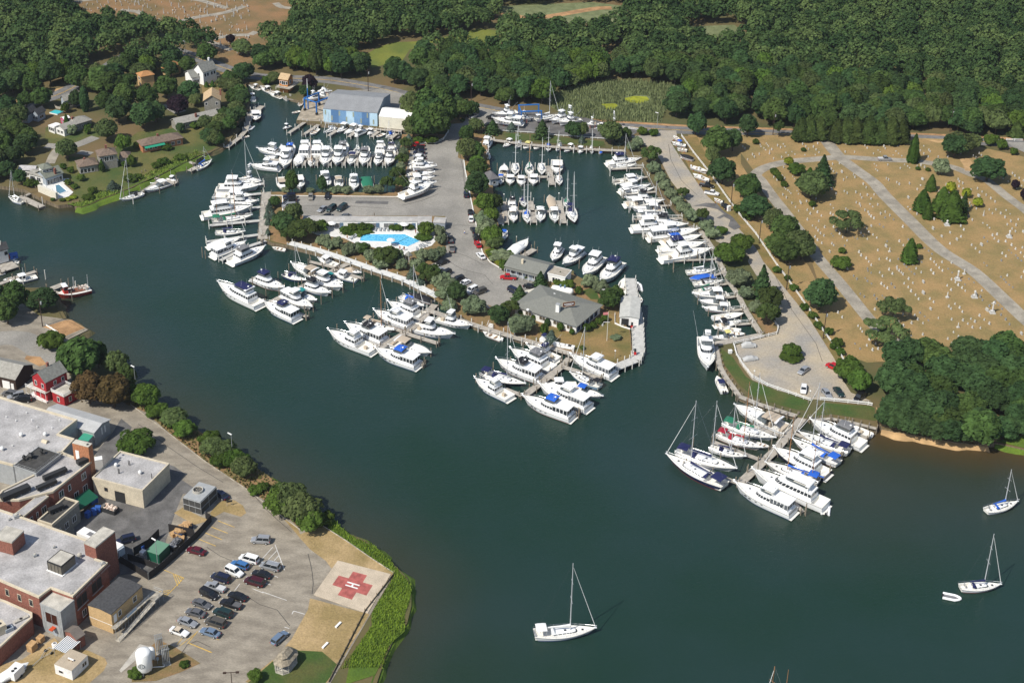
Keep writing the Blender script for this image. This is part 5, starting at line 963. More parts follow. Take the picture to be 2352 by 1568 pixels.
def rail(t0, L, B, kind, sheer, ta=.5, h=.6, pulpit=.5):
    q = MB(); pts = []
    for s in (1, -1):
        P_ = []
        for t in np.linspace(ta, 1, 7): w = widths(kind, t) * B / 2 * .93; P_.append((L * (t - .5), s * w, sheer(t) + h)); q.tube((L * (t - .5), s * w, sheer(t)), P_[-1], .022, 4)
        P_.append((L * .5 + pulpit, s * .22, sheer(1) + h)); pts.append(P_); q.path(P_, .03, 4)
    q.tube(pts[0][-1], pts[1][-1], .03, 4); q.build('bow_rail', m_steel, t0)
    if pulpit: MB().box(L * .5 - .6, L * .5 + pulpit, -.22, .22, sheer(1) - .02, sheer(1) + .08).build('pulpit', m_gel, t0)
def platform(t0, L, B): MB().box(-L / 2 - .75, -L / 2 - .02, -B * .42, B * .42, .28, .38).build('swim_platform', m_deck, t0)
def make_boat(kind, L, hc='w', cc='w', mast=0, stripe=0):
    hm = HV[hc][0]; cvm = CV[cc][0]; t = thing({'sail': 'sailboat', 'ketch': 'sailboat'}.get(kind, {'skiff': 'open_skiff', 'console': 'open_motorboat', 'dinghy': 'inflatable_dinghy', 'work': 'workboat', 'barge': 'red_workboat', 'tarp': 'covered_boat', 'pontoon': 'pontoon_boat'}.get(kind, 'motor_yacht')), '', 'boat')
    if kind in ('fly', 'aft', 'sport', 'yacht', 'tower'):
        B = min(5.2, .31 * L + .6); fb = .115 * L + .15; sole = fb * .38; tc = {'fly': .17, 'aft': .10, 'sport': .30, 'tower': .30, 'yacht': .14}[kind]
        sh = hull(t, L, B, fb, 'p', hm, tc, sole, stripe); platform(t, L, B); rail(t, L, B, 'p', sh, .5 if kind != 'sport' else .62); zf = sh(.5)
        X = lambda q: L * (q - .5); w = B * .40; hh = .085 * L + .35
        # trunk cabin on the foredeck, saloon, flybridge
        cabin(t, 'foredeck_trunk', X(.5), X(.86), w * .85, w * .62, zf - .1, sh(.7) + .42, .9, .0, .8, .6, band=None)
        MB().cbox(X(.74), 0, sh(.7) + .41, .5, .5, .05).build('hatch', m_glass, t)
        z1 = zf + hh
        xa, xb = {'fly': (.18, .66), 'aft': (.12, .66), 'sport': (.33, .64), 'tower': (.33, .64), 'yacht': (.16, .74)}[kind]
        cabin(t, 'saloon', X(xa), X(xb), w, w * .92, zf - .25, z1, 1.3 if kind != 'yacht' else 2.4, .1, .86, .42, band=(.48, .84), aft=True)
        if kind == 'aft':
            cabin(t, 'aft_cabin_top', X(.02), X(.16), w * .98, w * .98, sh(.1) - .1, sh(.1) + .35, .05, .1, .95, .05, band=None)
            top(t, 'aft_hardtop', X(.03), X(.40), w * 1.0, z1 + .62, m_gel, True, .06, sh(.1) + .2)
            cabin(t, 'aft_enclosure', X(.05), X(.36), w * .9, w * .9, sh(.1) + .3, z1 + .45, .05, .05, .97, .05, m=m_gel, band=(.22, .86), bandm=m_glass if cc != 'w' else mat('vinyl_panel', (.10, .11, .12), .2))
        xf0, xf1 = {'fly': (.24, .54), 'aft': (.32, .56), 'sport': (.36, .55), 'tower': (.36, .55), 'yacht': (.22, .56)}[kind]
        cabin(t, 'flybridge', X(xf0), X(xf1), w * .8, w * .74, z1 - .02, z1 + .72, .35, 0, 1.0, .35, band=None)
        cabin(t, 'bridge_windscreen', X(xf0 + .02), X(xf1 - .01), w * .78, w * .72, z1 + .72, z1 + 1.12, .35, 0, .97, .35, m=mat('smoked_screen', (.10, .115, .12), .15), band=None)
        MB().box(X(xf0) + .15, X(xf0 + .6 * (xf1 - xf0)), -w * .62, w * .62, z1 + .7, z1 + 1.16).build('bridge_seating', m_deck if cc == 'w' else mat('shaded_seats', (.22, .21, .2)), t)
        if cc == 'w': top(t, 'hardtop', X(xf0 - .01), X(xf1 - .05), w * .84, z1 + 2.05, m_gel, True, .07, z1 + .7, .1)
        else: top(t, 'bimini_top', X(xf0 - .01), X(xf1 - .06), w * .86, z1 + 2.05, cvm, True, .28, z1 + .7)
        if kind == 'yacht':
            top(t, 'arch', X(.20), X(.25), w * 1.0, z1 + 1.9, m_gel, True, .2, z1 - .3, .25)
        if kind in ('sport', 'tower'):
            [MB().tube((X(.45), s * w * .9, zf + .5), (X(.12), s * (w + 2.2), zf + L * .55), .04, 4, .015).build('outrigger', m_alu, t) for s in (-1, 1)]
            MB().cbox(X(.18), 0, sole + .5, .9, .8, .9).build('fighting_chair', m_seat, t)
            if kind == 'tower':
                q = MB(); [q.tube((X(x), s * w * .8, z1 + 1.9), (X(.46) + (x - .46) * 2, s * .5, z1 + 4.2), .045, 4) for x in (.38, .52) for s in (-1, 1)]; q.build('tower_frame', m_alu, t); top(t, 'tower_top', X(.42), X(.52), .9, z1 + 5.0, cvm, True, .06, z1 + 4.1); MB().box(X(.42), X(.52), -.7, .7, z1 + 4.1, z1 + 4.2).build('tower_floor', m_gel, t)
        [MB().tube((X(.36), y, z1 + 1.9), (X(.34), y, z1 + zt), .03, 4, .012).build('antenna', m_gel, t) for y, zt in ((w * .5, 4.4), (-w * .5, 3.8))]
        MB().lathe([(.28, 0), (.3, .12), (.2, .22), (.02, .24)], 10, M=Matrix.Translation((X(xf0) + .5, 0, z1 + 2.1))).build('radar', m_gel, t)
    elif kind in ('express', 'cover'):
        B = .30 * L + .55; fb = .10 * L + .1; tc = .36 if kind == 'express' else 0; sh = hull(t, L, B, fb, 'p', hm, tc, fb * .4, stripe); platform(t, L, B); rail(t, L, B, 'p', sh, .58, .45, .35); X = lambda q: L * (q - .5); w = B * .42; z = sh(.5)
        cabin(t, 'foredeck_trunk', X(.42), X(.90), w * .9, w * .6, z - .1, z + .42, 1.8, 0, .75, .7, band=(.35, .7) if L > 9 else None)
        MB().cbox(X(.72), 0, sh(.72) + .22, .45, .45, .04).build('hatch', m_glass, t)
        if kind == 'express':
            cabin(t, 'windscreen', X(.34), X(.55), w * .95, w * .85, z + .1, z + .95, .75, .05, .85, .6, m=mat('smoked_screen', (.10, .115, .12), .15), band=None)
            MB().box(X(.06), X(.12), -w * .8, w * .8, fb * .4, fb * .85).box(X(.27), X(.31), -w * .7, -w * .1, fb * .4, fb * 1.2).box(X(.27), X(.31), w * .1, w * .7, fb * .4, fb * 1.2).build('seats', m_seat, t)
            top(t, 'radar_arch', X(.16), X(.20), w * 1.02, z + 1.95, m_gel, True, .3, z - .2, .14); top(t, 'bimini_top' if cc != 'w' else 'hardtop', X(.17), X(.44), w * .9, z + 1.95, cvm, True, .15, z + .2)
        else:
            mb = MB(); R = [[(X(q), widths('p', q) * B / 2 * .97 * math.sin(a), sh(q) + .05 + hgt * math.cos(a)) for a in np.linspace(-1.57, 1.57, 9)] for q, hgt in ((.0, .15), (.1, .6), (.3, 1.1), (.48, 1.3), (.6, .6), (.66, .1))]; mb.loft(R[::-1]); mb.build('storage_cover', cvm, t)
    elif kind in ('pilot', 'work'):
        B = .32 * L + .5; fb = .10 * L + .15; sh = hull(t, L, B, fb, 'p', hm, .48, fb * .35, stripe); X = lambda q: L * (q - .5); w = B * .36; z = sh(.6)
        cabin(t, 'foredeck_trunk', X(.66), X(.88), w * .8, w * .55, z - .1, z + .5, .7, 0, .8, .6, band=None); cabin(t, 'pilothouse', X(.46), X(.72), w, w * .85, z - .3, z + 1.65, .5, .0, .93, .3, band=(.5, .86)); top(t, 'pilothouse_roof', X(.42), X(.71), w * 1.05, z + 1.8, cvm if cc != 'w' else m_gel, False, .06)
        MB().box(X(.2), X(.32), -w * .5, w * .5, fb * .35, fb * .9).build('engine_box', m_deck, t); MB().tube((X(.5), 0, z + 1.7), (X(.5), 0, z + 4), .035, 4).build('antenna', m_gel, t); rail(t, L, B, 'p', sh, .62, .4, .2)
    elif kind in ('console', 'skiff'):
        B = .27 * L + .55; fb = .085 * L + .2; sh = hull(t, L, B, fb, 'p', hm, .78 if kind == 'skiff' else .72, .22, stripe); X = lambda q: L * (q - .5)
        if kind == 'console':
            MB().box(X(.42), X(.52), -.4, .4, .22, 1.35).build('console', m_gel, t); MB().box(X(.28), X(.36), -.5, .5, .22, .8).build('seat', m_seat if cc == 'w' else m_deck, t)
            if cc != 'w': top(t, 'canvas_top', X(.3), X(.58), B * .36, 2.2, cvm, True, .12, .5)
        else: MB().box(X(.3), X(.36), -B * .42, B * .42, .4, .5).box(X(.58), X(.64), -B * .38, B * .38, .4, .5).build('thwarts', m_teak, t)
        for y in ((-.35, .35) if L > 7 else (0,)): MB().box(-L / 2 - .55, -L / 2 - .02, y - .16, y + .16, .45, 1.15).box(-L / 2 - .3, -L / 2 - .12, y - .07, y + .07, -.3, .45).build('outboard', m_dark if cc != 'w' or L < 6 else m_gel, t)
    elif kind == 'tarp':
        B = .3 * L + .5; fb = .1 * L + .15; sh = hull(t, L, B, fb, 'p', hm, 0, 0, stripe); X = lambda q: L * (q - .5)
        MB().loft([[(X(q), widths('p', q) * B / 2 * .99 * math.sin(a), sh(q) - .08 + hg * math.cos(a)) for a in np.linspace(-1.57, 1.57, 9)] for q, hg in ((-.0, .3), (.15, .8), (.4, 1.0), (.7, .7), (.97, .15))][::-1]).build('fitted_cover', cvm, t)
    elif kind == 'dinghy':
        q = MB(); r = .055 * L + .08; pts = [(-L / 2, -L * .22, r), (L * .2, -L * .22, r), (L * .42, -L * .1, r * 1.3), (L * .5, 0, r * 1.4), (L * .42, L * .1, r * 1.3), (L * .2, L * .22, r), (-L / 2, L * .22, r)]; q.path(pts, r, 8); q.build('tube', cvm if cc != 'w' else m_gel, t); MB().box(-L / 2 + .1, L * .3, -L * .2, L * .2, r * .5, r * .9).build('floor', m_grc, t); MB().box(-L / 2 - .2, -L / 2 + .15, -.12, .12, .1, .75).build('outboard', m_dark, t)
    elif kind == 'pontoon':
        [MB().tube((-L / 2, s, .15), (L / 2, s, .15), .32, 8).build('float', m_alu, t) for s in (-.9, .9)]; MB().box(-L / 2, L / 2, -1.25, 1.25, .45, .55).build('deck', m_deck, t); top(t, 'canopy', -L * .42, L * .35, 1.25, 2.5, cvm, True, .1, .5)
    elif kind == 'barge':
        B = 4.6; sh = hull(t, L, B, 1.7, 'p', m_redhull, .0, 0, 1); X = lambda q: L * (q - .5); MB().box(X(.18), X(.66), -1.4, 1.4, sh(.5) - .05, sh(.5) + .22).build('hold_cover', cm('rusty_hold', (.20, .08, .05), .9, .4, .8), t)
        cabin(t, 'wheelhouse', X(.70), X(.83), 1.3, 1.2, sh(.7), sh(.7) + 2.6, .1, .0, .97, .1, m=mat('red_house', (.40, .03, .02), .7), band=(.5, .8)); top(t, 'wheelhouse_roof', X(.69), X(.845), 1.5, sh(.7) + 2.75, m_gel, False, .04)
        MB().tube((X(.05), 0, 1.5), (X(.04), 0, 6), .08, 5).tube((X(.5), 0, 1.7), (X(.48), .3, 6.5), .1, 5).build('derrick', m_alu, t)
        q = MB(); [q.cbox(X(.1 + .1 * (i % 3)), -.9 + .6 * (i % 4), 2.0, .7, .6, .5) for i in range(9)]; q.build('deck_gear', m_rub, t)['kind'] = 'stuff'
    else:   # sail, ketch
        B = .24 * L + .85; fb = .065 * L + .38; sh = hull(t, L, B, fb, 'sail', hm, .27, fb * .3, stripe); X = lambda q: L * (q - .5); zd = sh(.55)
        cabin(t, 'coachroof', X(.30), X(.72), B * .30, B * .22, zd - .1, zd + .42, .9, .1, .85, .45, band=(.35, .75)); MB().cbox(X(.5), 0, zd + .42, .55, .55, .05).cbox(X(.78), 0, sh(.78) + .07, .5, .5, .05).build('hatch', m_glass, t)
        mh = mast or L * 1.25; xm = X(.58); mm = m_wmast if hc == 'c' or kind == 'ketch' else m_alu
        MB().tube((xm, 0, zd), (xm, 0, mh), .13 if L > 9 else .09, 8, .08 if L > 9 else .06, 0).build('mast', mm, t)
        q = MB(); [q.tube((xm, -w, z), (xm, w, z), .035, 4) for z, w in ((mh * .5, B * .32), (mh * .75, B * .22))]; q.build('spreaders', mm, t)
        bl = L * .36; zb = zd + 1.35; MB().tube((xm, 0, zb), (xm - bl, 0, zb + .05), .07, 6).build('boom', mm, t)
        mb = MB().loft([[(xm - bl * q_, .0 + r * 1.0 * math.cos(a), zb + .1 + r + r * 1.25 * math.sin(a)) for a in np.linspace(0, 5.5, 8)] for q_, r in ((0, .30), (.1, .24), (.5, .17), (1, .10))], closed=True, caps=True); mb.build('furled_mainsail', cvm, t)
        q = MB(); tp = (xm, 0, mh - .1); q.tube((X(0) + .1, 0, sh(0)), tp, .014, 3)
        for s in (-1, 1): q.tube((xm - .2, s * B * .46, zd), (xm, s * B * .22, mh * .75), .014, 3); q.tube((xm, s * B * .22, mh * .75), tp, .012, 3)
        q.build('rigging', m_steel, t); MB().tube((X(.985), 0, sh(1) + .3), (xm + .15, 0, mh * .94), .085, 6, .04).build('furled_headsail', m_wc if cc in 'wbRG' else m_wc, t)
        mb = MB(); R = [[(X(.27) + x, B * .29 * math.sin(a), zd + .35 + hh_ * math.cos(a)) for a in np.linspace(-1.5, 1.5, 7)] for x, hh_ in ((0, .85), (.5, .85), (1.1, .1))]; mb.loft(R[::-1]).loft([[(x, y, z - .03) for x, y, z in r] for r in R]); mb.build('spray_hood', cvm, t)
        if L > 10.5: top(t, 'bimini_top', X(.03), X(.2), B * .33, zd + 1.9, cvm, True, .15, sh(.1))
        MB().lathe([(.45, 0), (.45, .06)], 14, M=Matrix.Translation((X(.1), 0, zd + .8)) @ Matrix.Rotation(math.pi / 2, 4, 'Y')).build('wheel', m_steel, t)
        rail(t, L, B, 'sail', sh, .0, .55, .1)
        if kind == 'ketch': MB().tube((X(.14), 0, zd), (X(.14), 0, mh * .72), .09, 6, .05).tube((X(.14), 0, zd + 1.4), (X(-.08), 0, zd + 1.5), .05, 5).build('mizzen_mast', mm, t); MB().tube((X(.14), 0, zd + 1.55), (X(-.07), 0, zd + 1.62), .14, 6).build('furled_mizzen', cvm, t)
    return t
KN = dict(fly='flybridge yacht', aft='aft-cabin yacht', sport='sportfishing boat', tower='tuna-tower boat', yacht='sleek long yacht', express='open cruiser', cover='covered cruiser', pilot='pilothouse boat',
          work='small workboat', console='open motorboat', skiff='small open skiff', tarp='tarped boat', dinghy='inflatable dinghy', pontoon='pontoon boat', barge='flat workboat', sail='sailboat', ketch='two-masted sailboat')
TOPN = dict(fly='bimini', aft='bimini', sport='canvas top', tower='tower top', yacht='bimini', express='bimini', pilot='roof', work='roof', console='canvas top', sail='sail cover', ketch='sail covers', pontoon='canopy')
NB = [0]
def boat(row, i, kind, c, bx, by, sx, sy, hc='w', cc='w', mast=0, land=0, stripe=None):
    zz = 1.3 + land if land else .9
    a, b = P(c, bx, by, zz), P(c, sx, sy, zz); d = a - b; L = max(4.0 if kind not in ('dinghy', 'skiff') else 2.8, min(24, d.length)); Lr = round(L * 2) / 2; Lq = max(3, round(L))
    mid = (a + b) / 2; ang = math.atan2(d.y, d.x); NB[0] += 1; st = (NB[0] % 3) if stripe is None else stripe
    label = ('%s %s%s, %s %s' % (HV[hc][1], KN[kind], '' if kind in ('skiff', 'dinghy', 'barge') or cc == 'w' else (' in %s' % CV[cc][1] if kind in ('tarp', 'cover') else ' with %s %s' % (CV[cc][1], TOPN.get(kind, 'canvas'))), ordn(i), row))
    
    mr = round(mast / 2) * 2
    place(('boat', kind, Lq, hc, cc, mr, 0 if hc != 'w' else st), lambda: make_boat(kind, Lq, hc, cc, mr, st), (mid.x, mid.y, (land + GZ if land else 0)), ang, label, row.split('; ')[-1] if 0 else 'boats ' + row.split(' of ')[-1] if 0 else 'boats in the harbour')
    if land: 
        for k in (-.28, .1): q = mid + d.normalized() * L * k; STANDS.append((q, ang, land))
STANDS = []
def mastof(c, x0, y0, x1, y1, z=1.0):
    "height of a vertical pole from its picture foot and tip"
    p = P(c, x1, y1, z); u, v = uv(c, x0, y0); best = min((abs(proj(p.x, p.y, h)[1] - v), h) for h in np.arange(1, 40, .25)); return best[1]
def proj(x, y, z):
    zc = y * math.cos(TH) - (z - H) * math.sin(TH); vv = -(y * math.sin(TH) + (z - H) * math.cos(TH)); u = F_ * x / zc; v = F_ * vv / zc + PP_
    return u * math.cos(RO) - v * math.sin(RO) + 1176, u * math.sin(RO) + v * math.cos(RO) + 784
def fleet(row, c, s):
    for i, l in enumerate(s.strip().split('\n')):
        w = l.split(); kind = w[0]; b_ = [float(v) for v in w[1].split(',')]; s_ = [float(v) for v in w[2].split(',')]; o = dict(x.split('=') for x in w[3:])
        m = 0
        if 'm' in o: x0, y0, x1, y1 = map(float, o['m'].split(',')); m = mastof(c, x0, y0, x1, y1)
        boat(row, i, kind, c, *b_, *s_, o.get('h', 'w'), o.get('c', 'w'), m, float(o.get('z', 0)))
fleet("from left, dock below the pool", 'G', """yacht 175,815 560,1000 c=n
fly 790,850 505,730 c=n
aft 612,985 905,1120 c=n
aft 1045,1025 790,895
express 1095,950 890,860 c=t
fly 1220,890 965,795 c=k
fly 1335,840 1060,735
express 1335,790 1170,710 c=t
sail 1000,760 780,695 h=n c=n m=880,335,910,690
express 865,610 1130,725 c=b
work 1105,545 1290,610
pilot 1235,690 1480,745
cover 1515,680 1355,640 c=b
skiff 680,437 803,458 h=c""")
fleet("from tip, middle finger dock", 'G', """aft 1655,1425 2050,1560 c=B
sport 1218,1265 1630,1425
aft 1370,1190 1740,1335 c=k
express 2165,1455 1800,1330 c=b
sail 1820,1230 1550,1140 h=c c=b m=1708,735,1730,1180
aft 1640,1065 1990,1190
fly 1775,980 2090,1090 c=g
sail 2105,1005 1885,905 c=B m=2018,600,2018,940
tarp 1950,880 2190,950 c=k""")
fleet("on the middle dock's right side", 'I', """sport 265,1050 -120,960
sport 440,965 100,870
skiff 548,1000 715,1065 h=c""")
fleet("from tip, dock below the clubhouse", 'R', """sport 10,765 325,920
sail 470,800 65,690 h=n c=n m=292,165,292,720
aft 210,590 610,740 c=k
fly 335,490 730,655 c=g
tower 490,440 780,560 c=n
aft 445,935 925,1110 c=B
aft 602,825 1070,1020
express 1190,905 930,830 c=B
pilot 660,800 955,790
sail 890,685 1180,815 h=l c=k m=983,165,958,640
aft 905,550 1305,715""")
fleet("from tip, left of southeast dock", 'L', """sail 145,765 710,1055 h=n c=n m=435,235,385,850
sail 812,900 255,715 c=n m=630,215,603,810
sail 900,770 565,680 c=n m=770,265,745,700
sail 1060,695 632,555 h=c c=R m=915,40,875,610
sail 1180,605 692,460 c=G m=1015,-40,1000,530
express 795,310 1300,525 c=b
skiff 1130,665 995,620""")
fleet("from tip, right of southeast dock", 'L', """aft 797,1050 1345,1300
yacht 955,940 1660,1245
dinghy 1660,1200 1650,1290
ketch 1080,835 1590,1005 h=c c=B m=1340,400,1290,930
fly 1165,720 1670,945 h=n
sail 1330,610 1780,840 c=B m=1650,40,1560,690
sail 1390,545 1875,730 c=n m=1570,205,1535,580
fly 1505,455 2010,670 c=g
console 1790,440 2090,560 h=w""")
fleet("on open water at bottom centre", 'X', "sail 690,665 250,700 m=512,160,505,645")
fleet("on moorings at right edge", 'W', """sail 1108,838 895,895 c=B m=1060,605,1035,830
sail 1000,1385 722,1400 c=n m=930,1045,900,1370
dinghy 728,1462 620,1440""")
p_ = P('X', 2088, 950, 20); 
fleet("by the turning circle bulkhead", 'K', """tower 540,1140 515,840
console 628,1180 700,1330 c=n""")
fleet("down, row west of the walkway", 'F', """sail 575,1010 260,1015 m=375,600,402,990
tower 555,995 400,960
fly 555,1065 170,1060
pilot 490,1150 130,1130
fly 550,1195 270,1190
yacht 490,1265 20,1330
ketch 500,1330 105,1380 h=c c=G m=228,920,252,1330""")
fleet("down, lowest group by west walkway", 'G', """sail 430,300 140,305 c=n m=275,-60,290,290
cover 375,370 80,440 c=w
aft 430,410 120,530
fly 610,460 290,590 c=g""")
fleet("from left, row nearest boat shed", 'F', """pilot 785,500 850,470 h=k
skiff 1045,560 1105,500
sail 1160,545 1280,490
express 1295,540 1380,470
express 1365,555 1475,485 h=c
aft 1585,510 1460,560
pilot 1580,560 1640,510
skiff 1655,580 1735,540
sail 1750,590 1820,540 c=B
dinghy 1845,590 1880,560 c=k""")
fleet("from left, northwest basin back row", 'F', """fly 545,700 760,735
aft 480,855 740,880
express 620,765 800,790
express 765,660 790,740
fly 870,660 835,760 c=B
aft 1005,640 975,765
aft 1120,640 1090,770
sail 1240,690 1215,765 m=1215,560,1225,720
fly 1365,645 1330,760 c=g
sail 1490,670 1460,740 m=1455,450,1465,700
console 1580,670 1545,750
sport 1710,645 1685,750
sport 1815,655 1790,755 c=n""")
fleet("from left, northwest basin front row", 'F', """aft 790,880 815,740
cover 905,860 955,750
sail 1040,865 1060,770 h=c c=b m=1045,480,1050,800
fly 1165,860 1195,725
fly 1280,855 1315,720
express 1410,845 1445,745 c=n
fly 1530,855 1560,730 c=g
aft 1660,850 1690,755
sport 1770,850 1795,740 c=g""")
fleet("from left, along motel car park", 'F', """pilot 790,1090 765,965 c=b
pilot 945,1070 915,945
aft 1195,1065 1170,945
express 1310,1070 1300,975 c=b
aft 1450,1085 1445,970
tarp 1590,1105 1560,965 c=G
tarp 1710,1045 1700,1010 c=g""")
fleet("down the creek behind boat shed", 'F', """express 470,100 550,125
express 570,110 665,155
express 650,165 760,205
skiff 775,200 830,225
pilot 490,185 500,235
skiff 935,290 950,245
skiff 865,350 935,330
work 525,440 525,330 h=k c=w
dinghy 455,505 492,470
skiff 398,580 460,560""")
fleet("on the boat shed forecourt", 'F', """aft 1000,245 1110,215 z=1.0
sport 1070,200 1225,205 z=1.2
cover 1240,165 1120,160 z=1.0""")
fleet("down, stored on the car park", 'F', """fly 2180,855 1985,835 z=.9
fly 2220,885 1985,875 c=w z=.9
express 2195,940 1975,950 c=g z=.9
express 2195,985 1965,1000 z=.9
fly 2205,1045 1955,1050 z=.9
sport 2170,1070 1895,1160 z=1.1""")
fleet("from left on northwest shore", 'E', """sail 85,445 215,490 m=140,165,160,430
sail 1125,470 1350,405 c=k m=1200,45,1218,410
express 1372,385 1582,310
dinghy 1410,300 1480,275
pilot 1665,285 1555,265
sail 1990,100 1840,180 c=B m=1885,-30,1895,130""")
fleet("at the old left-edge piers", 'Z', """work 195,800 660,680 c=w
skiff 55,750 330,680
barge 1030,1060 1620,915
skiff -60,650 65,610
console 200,390 300,410 c=n""")
fleet("from left, inner basin north quay", 'H', """express 740,670 815,620
sail 850,685 912,630 m=893,430,900,640
console 930,695 1000,625 c=y
console 1025,700 1095,635
sail 1158,715 1165,645 c=B m=1163,430,1165,640
sail 1235,715 1285,650 m=1278,490,1280,650
express 1315,718 1390,668
pilot 1450,732 1480,672
sail 1575,730 1555,680 m=1560,495,1562,680
tarp 1650,730 1660,700 c=B""")
fleet("in the inner basin west corner", 'H', """fly 620,605 560,685
sail 600,795 585,735 c=w""")
fleet("from left, upper inner basin dock", 'H', """express 745,850 735,950
sail 848,940 850,835 m=853,525,850,870
sail 982,825 980,925 h=c c=G m=980,565,982,880
sail 1100,940 1095,835 m=1110,575,1100,880
pilot 1240,940 1240,800
express 710,1020 715,955 c=B
pilot 800,1030 800,935 h=c
pilot 905,1038 905,945 h=c
pilot 1020,1035 1018,930
sail 1268,1035 1255,945 h=c m=1265,640,1260,960""")
fleet("from left, lower inner basin dock", 'H', """fly 815,1160 825,1255 c=k
sail 940,1240 910,1155 c=n m=937,890,935,1180
tarp 1170,1140 1210,1250 c=b
sail 1340,1250 1325,1165 c=G m=1332,885,1332,1190
express 835,1380 820,1275
sail 965,1395 955,1275 c=B m=960,910,962,1310
express 1085,1380 1085,1260
express 1225,1385 1210,1265
sail 1405,1395 1365,1245 h=n c=n m=1380,900,1388,1300""")
fleet("down the inner basin west wall", 'H', """pontoon 710,1390 712,1335 c=b
console 745,1540 745,1455 c=B""")
fleet("from left behind the marina shop", 'I', """dinghy 720,260 770,220 c=t
cover 965,150 780,290
fly 1200,345 1270,215
aft 1300,385 1470,250
fly 1495,490 1650,310
fly 1655,555 1830,360 c=n
console 1880,500 1845,640
dinghy 1995,530 2010,605 c=w
skiff 2035,725 1985,640 h=l""")
fleet("down the east bulkhead row", 'J', """fly 615,570 300,600 c=n
sail 575,610 310,635 m=485,320,485,610
pilot 640,740 370,770 h=c
aft 700,815 430,865 h=c
sail 745,835 440,880 m=643,575,648,840
fly 475,930 730,925 c=k
express 830,960 470,985
express 530,1020 820,1025
sail 870,1080 580,1085 m=766,745,760,1060
fly 940,1195 530,1215
fly 1045,1190 700,1160 c=k
aft 1160,1250 690,1300 h=c
express 1180,1290 830,1340 c=B
fly 1220,1370 790,1420 c=n
sport 1275,1435 810,1500""")
fleet("down the lower east bulkhead row", 'K', """sail 610,190 345,210 m=585,-100,582,200
tarp 370,275 600,240 c=B
sail 690,290 400,320 c=k m=545,20,548,300
sail 655,345 415,395 c=G m=500,60,520,365
express 410,420 720,415
express 455,480 740,490 c=w
express 500,545 770,555
console 880,600 595,635
express 840,675 625,705 c=k
console 620,725 840,745
skiff 900,780 740,770
express 590,820 790,800 c=y""")
fleet("in the yard by the road", 'H', """sport 640,395 870,365 z=1.2
aft 640,440 910,470 z=1.1
fly 1010,420 885,410 z=1.3
sail 1270,395 1030,435 h=w m=1175,60,1180,395 z=1.2
fly 1180,455 1340,405 z=1.1
tower 1255,470 1450,430 z=1.1
sport 1500,475 1620,470 z=1.1
express 1610,515 1670,500 z=.8
tower 1720,480 1820,480 z=1.0""")
fleet("down the lane beside white fence", 'J', """skiff 925,350 990,395 z=.6
console 910,410 1040,440 c=B z=.6
skiff 955,465 1055,480 z=.6
tarp 975,530 1115,570 c=k z=.6
console 1240,690 1100,640 h=c z=.6
console 1105,710 1250,765 z=.6
skiff 1305,935 1390,970 c=B z=.6""")
# a two-masted boat moored just below the frame: only its mast heads rise into the picture
pm = P('X', 1988, 930, 16); pn = P('X', 2088, 950, 11.6); dd = (pm - pn); dd.z = 0
kl = dd.length / .44; kb = make_boat('ketch', kl, 'c', 'b', 16, 1); kb['label'] = 'two mast heads with small pennants rising over the bottom frame edge'; kb['category'] = 'boat'
dn = dd.normalized(); kb.location = (pm.x - dn.x * kl * .08, pm.y - dn.y * kl * .08, 0); kb.rotation_euler = (0, 0, math.atan2(dd.y, dd.x))
# boat stands
ST = {}
def stand():
    t = thing('boat_stand', 'steel boat stand with blocks propping up a stored boat', 'boat stand', (0, 0, 0), 0, 'boat stands under stored boats'); 
    for s in (-1, 1): MB().tube((0, s * 1.2, 0), (0, s * .9, 1.4), .07, 5).build('prop', m_redhull, t)
    MB().box(-.3, .3, -.4, .4, 0, .75).build('block', m_wood, t); return t
for q, a, l in STANDS: place('stand', stand, (q.x, q.y, GZ), a, 'steel boat stand with blocks propping up a stored boat', None, (1, 1, l / 1.1 if l > .7 else .55))
